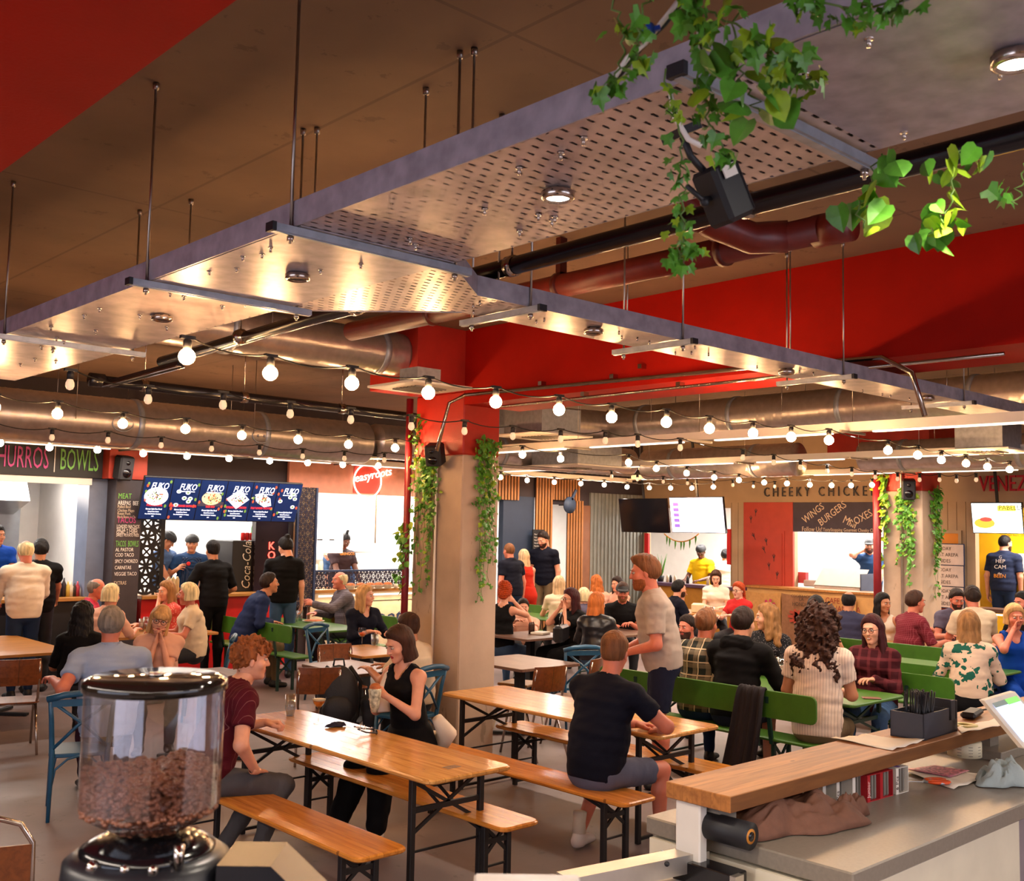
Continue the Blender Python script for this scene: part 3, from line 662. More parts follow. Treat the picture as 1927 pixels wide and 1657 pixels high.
MB().tube(vp(1.9, (1278, 0), (1255, 30), (1215, 80), (1180, 110), (1150, 155)), .005, 6).tube(vp(2.4, (1258, 150), (1270, 220), (1295, 262), (1320, 275)), .007, 6).build('white_cable', WHITE, t)
MB().tube(vp(1.92, (1284, 0), (1250, 45), (1205, 90), (1158, 150)), .006, 6).build('black_cable', CORD, t)
MB().ball(vp(1.89, (1224, 55))[0], .013, 8, 6, (1, .6, 1)).bar(*vp(1.89, (1205, 62), (1242, 52)), .008, .008).build('blue_tie', mat('blue_tie', '#1545a8', .4), t)
# ============================================================ SPEAKERS
def speaker(loc, rz, tilt, s, label, arm=((0, 0, 0), (0, .15, 0))):
    t = empty('speaker', loc, rz, label, 'speaker'); w, h, d = .17*s, .27*s, .16*s
    ob = MB(); ob.box(-w/2, -d/2, -h/2, w/2, d/2, h/2, .02*s); c = ob.build('cabinet', BLACK, t)
    g = MB().box(-w*.43, -d/2-.008, -h*.45, w*.43, -d/2+.002, h*.45, .008).build('grille', mat('speaker_grille', '#1d1b20', .7, bump=.4, bscale=400), t)
    MB().cyl((0, -d/2-.009, -h*.18), (0, -d/2-.012, -h*.18), w*.3, 20).cyl((0, -d/2-.009, h*.24), (0, -d/2-.012, h*.24), w*.14, 16).build('driver', BLACKG, t)
    MB().tube([(0, d/2-.01, 0), (0, d/2+.05*s, .02*s), (0, d/2+.1*s, .1*s)], .012*s, 8).ball((0, d/2+.02, 0), .022*s).build('bracket', BLACK, t)
    t.rotation_euler = (tilt, 0, rz); return t
g = at(1360, 362, z=2.86); sp1 = speaker(vp(2.5, (1360, 365))[0], R(75), R(-28), .52, 'black box speaker hanging from the cable tray among the ivy')
MB().tube([(0, .02, .05), (0, .05, .11), (0, .05, .17)], .009, 8).box(-.04, .02, .16, .04, .08, .18).build('hanging_bracket', BLACK, sp1)
MB().box(-.002, -.02, .0, .002, .02, .03).build('paper_label', WHITE, sp1).location = (-.051, 0, .03)
g = at(830, 853, x=6.15); speaker((6.2, 7.78, g.z), R(-60), R(20), .95, 'black wall speaker on the first column above the ivy').scale = (1, 1, .8)
g = at(1712, 920, x=15.2); speaker((15.2, 7.55, g.z), R(-60), R(12), 1.15, 'black wall speaker on the second column')
# red pipes down the columns, white conduits
tag(MB().cyl((6.28, 8.3, 0), (6.28, 8.3, 3.4), .035, 12).build('downpipe', mat('crimson_pipe', '#7a1420', .4)), 'slim crimson pipe running down the left edge of the first column', 'pipe')
tag(MB().cyl((15.3, 8.12, 0), (15.3, 8.12, 3.3), .06, 12).build('downpipe', _M['crimson_pipe']), 'slim crimson pipe down the left edge of the second column', 'pipe')
g = at(820, 900, x=6.3); tag(MB().cyl((6.31, g.y, 0), (6.31, g.y, 2.72), .012, 8).build('wall_conduit', WHITE), 'thin white conduit down the darker face of the first column', 'conduit')
g = at(1696, 930, x=15.34); tag(MB().tube([(15.34, g.y, 0), (15.34, g.y, 3.22), (15.34, g.y-.1, 3.32), (15.34, g.y-.7, 3.33)], .02, 8).build('wall_conduit', ALU), 'bent metal conduit on the second column beside the speaker', 'conduit')
# ============================================================ STALL FRONTS, LEFT
TXT = {k: mat('letter_'+k, c, .5, var=.02) for k, c in dict(pink='#c23f86', green='#6fb14a', white='#f0e6dc', red='#d31f22', black='#2b2a30', chalk='#d9c3a8', crimson='#c2002c', orange='#f09a1a', navy='#24365a', brown='#3c2a1c').items()}
def Lp(px, py, dy=0.): g = at(px, py, y=YL-dy); return Vector((g.x, YL-dy, g.z))
def Rp(px, py, dx=0.): g = at(px, py, x=XR-dx); return Vector((XR-dx, g.y, g.z))
# sign board over the churros stall
z0 = LX(100, 897)[1]; t = empty('stall_sign', (1.4, YL-.12, z0), 0, 'black stall fascia lettered in pink and green above the left kitchen hatch', 'sign')
MB().box(0, 0, 0, xb-1.4, .1, .46, .006).build('board', BLACK, t)
text('lettering', 'CHURROS', .40, (Lp(-32, 880).x-1.4, -.01, .1), ROT_L, TXT['pink'], t, fit=Lp(83, 880).x-Lp(-32, 880).x)
text('lettering', 'BOWLS', .40, (Lp(105, 880).x-1.4, -.01, .1), ROT_L, TXT['green'], t, fit=Lp(176, 880).x-Lp(105, 880).x)
MB().box(Lp(95, 880).x-1.4, -.012, .06, Lp(95, 880).x-1.39, 0, .42).build('divider', WHITE, t)
MB().box(1.4-1.4, .02, -.09, xa-1.4, .08, -.0).build('lower_rail', WHITE, t)
# menu pillar
x0, x1 = LX(197, 1000)[0], LX(247, 1000)[0]; t = empty('menu_pillar', ((x0+x1)/2, YL-.32, 0), 0, 'dark pillar chalked with a long menu, orange red top with a speaker', 'pillar')
w_ = (x1-x0)/2
MB().box(-w_, 0, 0, w_, .32, 2.69, .01).build('pillar_body', mat('chalkboard_brown', '#3b3236', .6), t)
MB().box(-w_-.12, -.02, 2.69, w_+.04, .34, 3.1, .004).build('orange_top', mat('orange_red_box', '#a8321c', .5), t)
rows = [(937, 'MEAT', 'green', .09), (949, 'AREPAS  BEEF', 'white', .07), (955, 'Pulled Beef', 'chalk', .05), (962, 'Chicken Mayo', 'chalk', .05), (968, 'Roast Pork', 'chalk', .05), (974, 'Black Beans + Cheese', 'chalk', .045), (983, 'TACOS', 'pink', .1), (993, 'LOADED NACHOS', 'white', .06), (999, 'SALSA + CHIPS', 'white', .055), (1004, 'GUAC + CHIPS', 'white', .055), (1009, 'SWEET POTATO FRIES', 'white', .05), (1028, 'TACOS  BOWLS', 'green', .1), (1037, 'AL PASTOR', 'white', .06), (1047, 'COD TACO', 'white', .06), (1059, 'SPICY CHORIZO', 'white', .06), (1071, 'CARNITAS', 'white', .06), (1083, 'VEGGIE TACO', 'white', .06), (1100, 'EXTRAS', 'chalk', .06)]
for py_, b_, c_, s_ in rows:
    text('menu_line', b_, s_*1.15, (-w_+.03, -.004, at(210, py_, y=YL-.32).z), ROT_L, TXT[c_], t, ext=.001, sx=.7, maxw=2*w_-.06)
g = at(232, 880, y=YL-.45); sp_ = speaker((g.x, YL-.46, g.z+.0), R(8), R(10), 1.2, 'black speaker mounted on the orange red top of the menu pillar')
# digital menu screens
a = at(262, 888, y=YL-.45); b = at(557, 909, y=YL-.45); zb = at(400, 980, y=YL-.2).z
n = 6; wS = (b.x-a.x)/n; scm = []
NAVYS = emis('menu_screen_navy', '#0a2250', .55); WHS = emis('menu_screen_white', '#f2f0ff', 1.6); REDS = emis('menu_screen_red', '#e0301e', 1.2); FOOD = [emis('menu_food_%d' % i, c, 1.0) for i, c in enumerate(('#a8452a', '#5c7a34', '#d7b98a', '#38303a'))]
PLATE = emis('menu_plate', '#e9e6f2', 1.2)
names = ['POKE RICE BOWL', 'KOREAN STEAMED DUMPLINGS', 'TIGER BAO', 'KOREAN FRIED CHICKEN', 'FULLY LOADED TACO FRIES', '']
lb = ['bowl of food', 'scattered round dumplings', 'bun on a dark strip', 'diamond tray of chicken', 'tray of loaded fries', 'four small side dishes']
for i in range(n):
    t = empty('menu_screen', (a.x+wS*(i+.5), YL-.45, zb), 0, 'navy menu screen above the red counter showing a '+lb[i], 'screen', None)
    H_ = (a.z+b.z)/2-zb+.0; hw = wS*.485; tl = math.atan2(.22, H_)
    body = MB().box(-hw-.008, -.0, 0, hw+.008, .05, H_, .004).build('screen_body', BLACK, t)
    fr = MB().quad((-hw, -.003, .015), (hw, -.003, .015), (hw, -.003, H_-.015), (-hw, -.003, H_-.015)).build('display', NAVYS, t)
    text('logo', 'FUKO', .13, (-.10, -.006, H_-.17), ROT_L, WHS, t, ext=.001, sx=.72, shear=.25); text('tagline', 'KOREAN STREET FOOD', .022, (-.1, -.006, H_-.2), ROT_L, WHS, t, ext=.001)
    if names[i]: text('dish_name', names[i], .045, (0, -.006, .20), ROT_L, REDS, t, ext=.001, align='CENTER', sx=.62)
    for k, s in enumerate(('Korean Style Rice Bowl', 'Spring Onion, Sesame', 'Rice, Pickled Radish, Gochujang', '8.90')): text('dish_text', s, .03 if k == 0 else .022, (0, -.006, .15-k*.034), ROT_L, WHS, t, ext=.001, align='CENTER', sx=.8)
    pic = MB(); r_ = random.Random(i)
    def disc(cx, cz, rx, rz, y_, m_=0, n_=24, ang=0):
        V = [(cx+rx*math.cos(q)*math.cos(ang)-rz*math.sin(q)*math.sin(ang), y_, cz+rx*math.cos(q)*math.sin(ang)+rz*math.sin(q)*math.cos(ang)) for q in np.linspace(0, 2*math.pi, n_+1)[:-1]]
        pic.cur = m_; pic.add(V, [tuple(range(n_))])
    cz_ = H_*.55
    if i == 0: disc(0, cz_, .17, .13, -.005)
    elif i == 3: disc(0, cz_, .18, .15, -.005, 0, 4)
    elif i == 2: pic.cur = 4; pic.quad((-hw, -.005, cz_-.12), (hw, -.005, cz_-.12), (hw, -.005, cz_-.05), (-hw, -.005, cz_-.05)); disc(0, cz_, .15, .1, -.0055, 3)
    elif i == 4: disc(0, cz_, .17, .09, -.005, 0, 6, -.5)
    if i in (1, 5):
        for q in range(6): x_, z_ = r_.uniform(-.13, .13), cz_+r_.uniform(-.12, .12); disc(x_, z_, .035, .028, -.005); disc(x_, z_, .018, .014, -.006, 2)
    else:
        for q in range(46): u, v = r_.gauss(0, .055), r_.gauss(0, .035); disc(u, cz_+v, r_.uniform(.008, .02), r_.uniform(.005, .012), -.0062-q*.00005, r_.choice((1, 2, 3, 4)), 7, r_.uniform(0, 3))
    for q in range(6): disc(r_.choice((-1, 1))*r_.uniform(.13, .18), r_.uniform(.03, H_-.05), .018, .026, -.005, r_.choice((1, 2)), 7)
    pic.build('food_picture', [PLATE]+FOOD, t)
    t.rotation_euler = (tl, 0, 0)
sb = [o for o in ()]
# lattice panels
def lattice_mat(name, per, th, col='#141118'):
    m = mat(name, col, .5); N, L, b_ = nd(m); s = xyz(m)
    def ring(ox, oz, r, w_):
        u = math_n(m, 'SUBTRACT', math_n(m, 'FRACT', math_n(m, 'ADD', math_n(m, 'MULTIPLY', s[0], 1/per), ox)), .5)
        v = math_n(m, 'SUBTRACT', math_n(m, 'FRACT', math_n(m, 'ADD', math_n(m, 'MULTIPLY', s[2], 1/per), oz)), .5)
        d = math_n(m, 'SQRT', math_n(m, 'ADD', math_n(m, 'MULTIPLY', u, u), math_n(m, 'MULTIPLY', v, v)))
        e = math_n(m, 'LESS_THAN', math_n(m, 'ABSOLUTE', math_n(m, 'SUBTRACT', d, r)), w_)
        return e, u, v
    e = None
    for ox, oz, r in ((0, 0, .46), (.5, .5, .46), (0, .5, .3), (.5, 0, .3), (0, 0, .2)):
        q, u, v = ring(ox, oz, r, th); e = q if e is None else math_n(m, 'MAXIMUM', e, q)
    for f in (1, -1):
        e = math_n(m, 'MAXIMUM', e, math_n(m, 'LESS_THAN', math_n(m, 'ABSOLUTE', math_n(m, 'ADD', u, math_n(m, 'MULTIPLY', v, f))), th*.9))
    tr = N.new('ShaderNodeBsdfTransparent'); mx = N.new('ShaderNodeMixShader')
    L.new(e, mx.inputs[0]); L.new(tr.outputs[0], mx.inputs[1]); L.new(b_.outputs[0], mx.inputs[2]); L.new(mx.outputs[0], N['Material Output'].inputs['Surface'])
    return m
LAT1 = lattice_mat('big_ring_lattice', .40, .045); LAT2 = lattice_mat('fine_star_lattice', .19, .03, '#1a1630')
t = empty('lattice_screen', (xc, YL, 1.1), 0, 'tall black laser cut ring lattice between the menu pillar and the red counter hatch', 'screen panel')
MB().box(0, -.03, 0, xd-xc, -.02, HZ-1.1).build('lattice', LAT1, t); MB().box(-.02, -.04, 0, .03, .02, HZ-1.1).box(xd-xc-.04, -.04, 0, xd-xc+.02, .02, HZ-1.1).build('frame', BLACK, t)
x0 = LX(549, 1000)[0]; x1 = LX(583, 1000)[0]
t = empty('lattice_screen', (x0, YL-.15, .85), 0, 'narrow dark star patterned lattice column beside the neon circle stall', 'screen panel')
MB().box(0, -.02, 0, x1-x0, -.01, 1.85).build('lattice', LAT2, t); MB().box(0, .0, 0, x1-x0, .1, 1.85).build('cream_backing', mat('cream_board', '#cbb391', .6), t)
MB().box(-.02, -.03, 0, .015, .02, 1.85).box(x1-x0-.015, -.03, 0, x1-x0+.02, .02, 1.85).build('frame', TXT['navy'], t)
# counters
def counter(name, x0, x1, zt, d, mt, mf, label, y=YL):
    t = empty(name, (x0, y, 0), 0, label, 'counter')
    MB().box(-.02, -d, zt-.05, x1-x0+.02, .45, zt, .006).build('worktop', mt, t); MB().box(0, -d+.06, 0, x1-x0, -.005, zt-.05).build('front_panel', mf, t); return t
counter('stall_counter', 2.2, xa+.02, 1.1, .1, CTOP, BLACK, 'wooden hatch counter with black front below the pink and green sign')
counter('stall_counter', xc+.1, xf-.05, 1.1, .22, CTOP, mat('bright_red_front', '#c8100c', .45), 'wooden hatch counter with bright red front below the navy menu screens')
ac_ = counter('stall_counter', xg, xh, 1.1, .15, CTOP, mat('cream_front', '#d8c3a4', .6), 'wood topped counter with lit cream front under the neon circle')
MB().box(.1, -.165, .99, xh-xg-.1, -.155, 1.02).build('led_strip', LED, ac_)
MB().bar((.35, -.1, .9), (2.1, -.1, .9), .01, .01).bar((.35, -.1, .3), (.35, -.1, .9), .01, .01).bar((2.1, -.1, .3), (2.1, -.1, .9), .01, .01).build('panel_line', BLACK, ac_)
text('lettering', 'Easyroots', .36, (.45, -.1, .52), ROT_L, TXT['navy'], ac_, ext=.003, shear=.3)
l_ = area('counter_glow', ((xg+xh)/2, YL-.25, .98), xh-xg-.2, .03, 5, (1, .8, .5)); 
x0 = LX(587, 1000)[0]; x1 = LX(765, 1000)[0]
t = empty('lattice_guard', (x0, YL-.1, 1.11), 0, 'low dark lattice guard on the counter in front of the topknot server', 'screen panel')
MB().box(0, 0, 0, x1-x0, .012, .28).build('lattice', LAT2, t); MB().box(0, -.01, .27, x1-x0, .03, .3).box(0, -.01, 0, .02, .03, .28).box(x1-x0-.02, -.01, 0, x1-x0, .03, .28).build('frame', TXT['navy'], t)
BOWL = mat('kraft_bowl', '#d8c8ae', .6); FD = mat('bread_filling', '#b4622e', .6, var=.4, scale=30)
for px in (665, 684, 702, 718, 735):
    g = at(px, 1104, y=YL-.28); t = tag(empty('food_bowl', (g.x, YL-.2, 1.1)), 'small filled kraft bowl in the row on the cream counter', 'bowl', 'food bowls on the cream counter')
    MB().lathe([(.05, 0), (.085, .06), (.088, .065)], 14).build('bowl_shell', BOWL, t); MB().ball((0, 0, .07), .075, 10, 6, (1, 1, .5)).build('filling', FD, t)
t = tag(empty('potted_plant', (at(740, 1100, y=YL-.1).x, YL-.17, 1.1)), 'small green pot plant at the right end of the row of food bowls', 'plant')
m = MB()
for i in range(14): a_ = rnd.uniform(0, 6.3); m.tube([(0, 0, .05), (.03*math.cos(a_), .03*math.sin(a_), .14), (.08*math.cos(a_), .08*math.sin(a_), .22)], [.006, .009, .002], 5)
m.build('leaves', LEAF, t); MB().lathe([(.03, 0), (.04, .07)], 12).build('pot', BOWL, t)
# korean panel
x0 = LX(480, 1000)[0]; x1 = LX(541, 1000)[0]; t = empty('korean_panel', (x0, YL-.02, 1.1), 0, 'dark glossy panel with vertical red neon style letters beside the red counter', 'sign')
MB().box(0, 0, 0, x1-x0, .12, 1.6).build('panel', mat('dark_plum_gloss', '#241b26', .2), t)
NEO = emis('red_neon', (1., .06, .04), 3.)
for i, ch in enumerate('KOREAN'):
    g = at(509, 1026+i*17.5, y=YL); text('letter', ch, .17, (g.x-x0, -.012, g.z-1.1-.06), ROT_L, NEO, t, align='CENTER', ext=.006)
# neon circle sign
g = at(690, 905, y=YL-.1); t = empty('neon_sign', (g.x, YL-.1, g.z), 0, 'round neon sign with script lettering on a coral fascia', 'neon sign')
NE2 = emis('white_neon', (1., .5, .38), 4.)
MB().tube([(.27*math.cos(q), -.03, .27*math.sin(q)) for q in np.linspace(0, 2*math.pi, 41)[:-1]], .012, 6, closed=True).build('neon_ring', NE2, t)
text('neon_lettering', 'easyroots', .19, (-.26, -.04, -.03), (R(90), R(-12), 0), NE2, t, ext=.006, shear=.25)
MB().box(-1.45+.0, 0, -.22, 1.5, .06, .35).build('coral_fascia', mat('coral_fascia', '#d08a72', .6), t)
MB().box(-.26, -.012, -.2, .26, 0, .32).build('red_backing', mat('neon_backing_red', '#c23a2c', .5), t)
# lit menu boards of the neon stall
WB = emis('lit_white_board', (1., .9, .84), 1.4)
for k, (p, q, lab) in enumerate((((597, 945), (645, 1040), 'tall lit white menu board with a dark bar, left of the topknot server'), ((712, 930), (778, 1022), 'large lit white menu board behind the ivy edge of the first column'))):
    a = at(*p, y=YL-.05); b = at(*q, y=YL-.05); t = empty('menu_board', (a.x, YL-.05, b.z), 0, lab, 'menu board')
    MB().box(0, 0, 0, b.x-a.x, .04, a.z-b.z, .004).build('board', WB, t); MB().box(-.05, 0, 0, -.02, .03, a.z-b.z).bar((-.04, 0, 0), (-.04, 0, a.z-b.z), .01, .01).build('side_frame', STEEL, t)
    for z_ in np.linspace(.15, .85, 8): text('menu_line', 'Wrap  Salad  Box   8.50', .03, (.06, -.003, z_*(a.z-b.z)), ROT_L, TXT['brown'], t, ext=.0005, sx=.7)
    if k == 0: MB().box(.02, -.004, .2, .12, 0, .22).box(.25, -.004, .2, .34, 0, .22).build('dark_bar', TXT['black'], t)
# kitchen equipment
def lump(name, parts, loc, label, cat, group=None):
    t = empty(name, loc, 0, label, cat, group)
    for nm, mb, m_ in parts: mb.build(nm, m_, t)
    return t
hood = MB().add([(0, 0, .0), (2.2, 0, .0), (2.2, .9, -.25), (0, .9, -.25), (0, .3, .45), (2.2, .3, .45), (2.2, .9, .45), (0, .9, .45)], [(0, 1, 2, 3), (0, 4, 5, 1), (4, 7, 6, 5), (0, 3, 7, 4), (1, 5, 6, 2), (2, 6, 7, 3)])
lump('extractor_hood', [('hood_shell', hood, STEEL)], (2.9, 15.6, 2.38), 'stainless extractor hood in the churros and bowls kitchen', 'cooker hood')
lump('wall_tiling', [('panel', MB().box(0, 0, 0, 2.0, .03, 1.6), mat('grey_splashback', '#8d9196', .35, .3)), ('rail', MB().box(-.05, -.03, 0, 0, .03, 1.7), WHITE)], (3.2, 16.3, 1.0), 'grey metal splashback behind the elderly man in a white shirt', 'splashback')
CAN = mat('red_can', '#c21a1a', .3, .4)
GLASSG = mat('green_bottle', '#3f9a2e', .1, 0, **{'Alpha': .85}); 
for i, px in enumerate((450, 458, 466)):
    g = at(px, 1034, y=YL+.4); o = tag(MB().lathe([(.026, 0), (.033, .01), (.033, .11), (.026, .12)], 12).build('drink_can', CAN), 'drink can standing in the row on the black drinks fridge', 'can', 'cans on the drinks fridge'); o.location = (g.x, YL+.3, 1.86)
o = tag(MB().lathe([(.04, 0), (.045, .1), (.04, .2), (.014, .28), (.014, .33)], 12).build('bottle', GLASSG), 'green bottle on the drinks fridge beside the cans', 'bottle'); o.location = (at(473, 1034, y=YL+.35).x, YL+.3, 1.86)
x0 = LX(443, 1000)[0]; x1 = LX(481, 1000)[0]; fz = at(460, 1035, y=YL+.1).z
t = empty('drinks_fridge', (x0, YL+.06, 1.1), 0, 'black drinks fridge with white script lettering on its side, standing on the counter', 'fridge')
MB().box(0, 0, 0, x1-x0, .55, 1.86-1.1, .01).build('cabinet', BLACK, t); o = text('script_logo', 'Coca-Cola', .2, (.30, -.008, .03), (R(90), R(-90), 0), TXT['white'], t, ext=.001, shear=.25, fit=.7)
# churros counter condiments
for i, (px, c_, h) in enumerate(((104, '#dcd2c0', .2), (112, '#20283a', .22), (119, '#2a2230', .25), (127, '#d8c060', .2), (133, '#e6dfcf', .2), (139, '#393330', .18), (145, '#c2485a', .2), (152, '#b0b4b8', .15))):
    g = at(px, 1118, y=YL+.12); o = MB().lathe([(.03, 0), (.032, h*.65), (.012, h*.85), (.01, h)], 10).build('sauce_bottle', mat('bottle_%d' % i, c_, .35)); o.location = (g.x, YL+.12, 1.1)
    tag(o, 'small condiment bottle in the row on the churros hatch counter', 'bottle', 'condiment bottles at the churros hatch')
for i, px in enumerate((318, 326, 334)):
    o = MB().lathe([(.03, 0), (.03, .2), (.01, .24)], 10).build('sauce_bottle', mat('cream_bottle', '#e8d8b0', .4)); o.location = (at(px, 1110, y=YL+.1).x, YL+.12, 1.1)
    tag(o, 'cream squeeze bottle on the red counter before the two cooks', 'bottle', 'squeeze bottles on the red counter')
# ============================================================ KIOSK WITH WOOD SLATS
def slats(x0, x1, z0, z1, y, label):
    t = empty('slat_panel', (x0, y, z0), 0, label, 'slat panel'); MB().box(0, 0, 0, x1-x0, .02, z1-z0).build('backing', BLACK, t); m = MB(); k = 0
    while k < x1-x0-.02: m.box(k, -.025, 0, k+.04, 0, z1-z0); k += .078
    m.build('slats', SLATW, t)
z_ = LX(1000, 1180)[1]
slats(xi-.2, LX(972, 900)[0], LX(950, 940)[1], 3.1, YL-.05, 'wood slat header at the top left of the kiosk')
slats(xn, xo, 0, 3.1, YL-.06, 'tall wood slat panel behind the round grey sign'); slats(xo, LX(1088, 900)[0], LX(1060, 941)[1], 3.1, YL-.05, 'wood slat header with a dark round cut out over the bright hatch')
slats(xp, xq, 0, LX(1060, 941)[1], YL-.06, 'tall wood slat panel to the right of the bright hatch')
S(MB().box(xm, YL-.02, 0, xn, YL+.1, HZ).build('trim_9', NAVY))
S(MB().box(xq, YL-.04, 0, xr, YL+.1, 2.6).build('trim_10', mat('brown_post', '#8b5a3c', .6)))
S(MB().box(xo, YL, 0, xp, YL+.1, .95).build('wall_kiosk_dado', NAVY))
g = at(1073, 950, y=YL-.35); t = empty('pan_sign', (g.x, YL-.35, g.z), 0, 'dark hanging sign shaped like a frying pan against the wood slats', 'sign')
MB().cyl((0, 0, 0), (0, .03, 0), .16, 20).bar((.05, .015, .1), (.17, .015, .3), .03, .05).build('pan_shape', NAVY, t)
MB().bar((0, .02, 0), (0, .3, 0), .02, .02).build('bracket', BLACK, t)
g = at(1013, 1105, y=YL-.12); t = empty('round_sign', (g.x, YL-.14, g.z), 0, 'round grey sign with script lettering on the wood slats', 'sign')
MB().cyl((0, 0, 0), (0, .03, 0), .19, 32).build('disc', mat('grey_disc', '#8f8d92', .5), t); text('lettering', 'Doughboys', .085, (-.19, -.006, -.03), ROT_L, TXT['black'], t, ext=.001, shear=.2)
g = at(1012, 1030, y=YL-.12); t = empty('menu_board', (g.x-.14, YL-.13, g.z-.28), 0, 'dark menu board fixed on the wood slats next to the man looking down', 'menu board')
MB().box(0, 0, 0, .3, .02, .62).build('board', BLACK, t)
for i in range(9): text('menu_line', 'Pizza slice  5', .035, (.03, -.003, .52-i*.055), ROT_L, TXT['white'], t, ext=.0005, sx=.9)
# ============================================================ STALL FRONTS, RIGHT
def rbox(px0, py0, px1, py1, d, name, m, label=None, cat=None, off=0, struct=False):
    a, b = Rp(px0, py0), Rp(px1, py1); o = MB().box(0, min(a.y, b.y)-(a.y+b.y)/2, 0, d, max(a.y, b.y)-(a.y+b.y)/2, abs(a.z-b.z), .004)
    o = o.build(name, m); o.location = (XR-off-d, (a.y+b.y)/2, min(a.z, b.z))
    if struct: o['kind'] = 'structure'
    else: tag(o, label, cat)
    return o
CHRED = mat('chicken_red_panel', '#b5402f', .6, var=.08)
a, b = Rp(1402, 945), Rp(1495, 1100)
t = empty('door_1', (XR-.03, (a.y+b.y)/2, 0)); t['kind'] = 'structure'; hw = (a.y-b.y)/2
MB().box(-.02, -hw, 0, .03, hw, a.z, .004).build('surround', CHRED, t)
z1_ = Rp(1450, 998).z; MB().box(-.035, -hw*.68, 0, -.02, hw*.8, z1_).box(-.05, -hw*.6, .1, -.035, hw*.72, z1_-.05).build('leaf', CHRED, t)
tr_ = MB()
for (px, py_, an) in ((1424, 1010, -.5), (1447, 1020, -.2), (1443, 1035, -.4), (1461, 1050, 0), (1452, 1066, -.1), (1467, 1083, .1), (1425, 965, .1), (1416, 978, 0)):
    g = Rp(px, py_); c = Vector((-.055 if py_ > 1000 else -.022, g.y-(a.y+b.y)/2, g.z))
    for s_, l_ in ((0, .085), (.45, .07), (-.45, .07), (math.pi, .06)):
        q = an+s_; tr_.bar(c, c+Vector((0, -math.sin(q)*l_, math.cos(q)*l_*(1 if s_ < 3 else 1))), .01, .003, (1, 0, 0))
tr_.build('footprint_marks', TXT['black'], t)
t = empty('wall_lettering', Rp(1437, 934, .03), 0, 'spaced dark capital letters on the beige wall over the red door and chalkboard', 'sign')
text('lettering', 'CHEEKY CHICKEN', .25, (0, 0, 0), ROT_R, TXT['black'], t, ext=.01, spacing=1.6, fit=Rp(1437, 934).y-Rp(1650, 934).y)
a, b = Rp(1495, 945), Rp(1655, 1003); t = empty('chalkboard', (XR-.05, a.y, b.z), 0, 'wide dark chalkboard advertising wings, burgers and boxes over the chicken hatch', 'sign')
MB().box(0, b.y-a.y, 0, .04, 0, a.z-b.z, .004).build('board', mat('purple_chalkboard', '#3a3140', .6), t)
for px, py_, s_, an, bd in ((1515, 985, .19, 35, 'WINGS'), (1545, 990, .19, 35, 'BURGERS'), (1585, 982, .2, -25, 'Mini'), (1603, 992, .19, 28, 'BOXES')):
    g = Rp(px, py_, .05); text('chalk_word', bd, s_, (-.005, g.y-a.y, g.z-b.z), (R(90), R(-an) if True else 0, R(-90)), TXT['chalk'], t, ext=.001, sx=.8)
for px, s_, bd in ((1509, .12, 'Follow Us!'), (1549, .085, 'TastyStopping Gourmet Cheeky Chicken')):
    g = Rp(px, 999, .05); text('chalk_line', bd, s_, (-.005, g.y-a.y, g.z-b.z), ROT_R, TXT['chalk'], t, ext=.001, sx=.8)
# chicken counter with coffee sacks
a, b = Rp(1403, 1100, .5), Rp(1660, 1110, .5); zc = 1.16
t = empty('stall_counter', (XR-.5, b.y, 0), 0, 'pale wooden bar with coffee sacks pinned along its front at the chicken stall', 'counter'); wy = a.y-b.y
MB().box(0, 0, zc-.04, .49, wy, zc, .004).build('worktop', CTOP, t); MB().box(.05, 0, 0, .49, wy, zc-.04).build('front_panel', mat('pale_ply', '#c99a5e', .6), t)
SACK = mat('jute_sack', '#c08d52', .8, var=.12, scale=20, bump=.3, bscale=200); SACK2 = mat('dark_jute_sack', '#8d6244', .8, var=.12, scale=20, bump=.3, bscale=200)
for k, (p, q, m_) in enumerate(((1403, 1470, SACK), (1471, 1535, SACK2), (1545, 1612, SACK))):
    y1_, y0_ = Rp(p, 1150, .5).y-b.y, Rp(q, 1150, .5).y-b.y; V = []; F = []; nn = 12
    for i in range(nn+1):
        for j in range(6): V.append((-.01-.012*math.sin(i*1.3+j), y0_+(y1_-y0_)*i/nn, zc-.1-.9*j/5+.03*math.sin(math.pi*i/nn)*(-1 if j == 0 else 0)))
    for i in range(nn):
        for j in range(5): F.append((i*6+j, (i+1)*6+j, (i+1)*6+j+1, i*6+j+1))
    MB().add(V, F, True).build('coffee_sack', m_, t)
g = Rp(1447, 1140, .55); q = MB()
for i in range(7): an = i*.9; q.bar((-.04, g.y-b.y, g.z), (-.04, g.y-b.y+.13*math.cos(an), g.z+.13*math.sin(an)), .045, .004, (1, 0, 0))
q.build('sack_flower', mat('magenta_print', '#b0285a', .7), t)
q = MB()
for i in range(9): an = i*.7; q.bar((-.04, Rp(1497, 1150, .55).y-b.y+.05*math.cos(an*3), Rp(1497, 1160, .55).z+.05*math.sin(an*2)), (-.04, Rp(1497, 1150, .55).y-b.y+.16*math.cos(an), Rp(1497, 1160, .55).z+.13*math.sin(an)), .05, .004, (1, 0, 0))
q.build('sack_fruit', mat('berry_print', '#a8402c', .7), t)
for i, (s_, px, py_, sz) in enumerate((('COOPERACION', 1488, 1123, .075), ('LA', 1503, 1130, .09), ('HONDURAS', 1490, 1139, .1), ('CAFE DE', 1552, 1134, .14), ('PANAMA   A', 1552, 1148, .14), ('CAFE', 1452, 1185, .1))):
    g = Rp(px, py_, .56); text('sack_print', s_, sz, (-.045, g.y-b.y, g.z), ROT_R, TXT['brown'] if i < 3 else mat('red_print', '#8a2d22', .7), t, ext=.001, sx=.85)
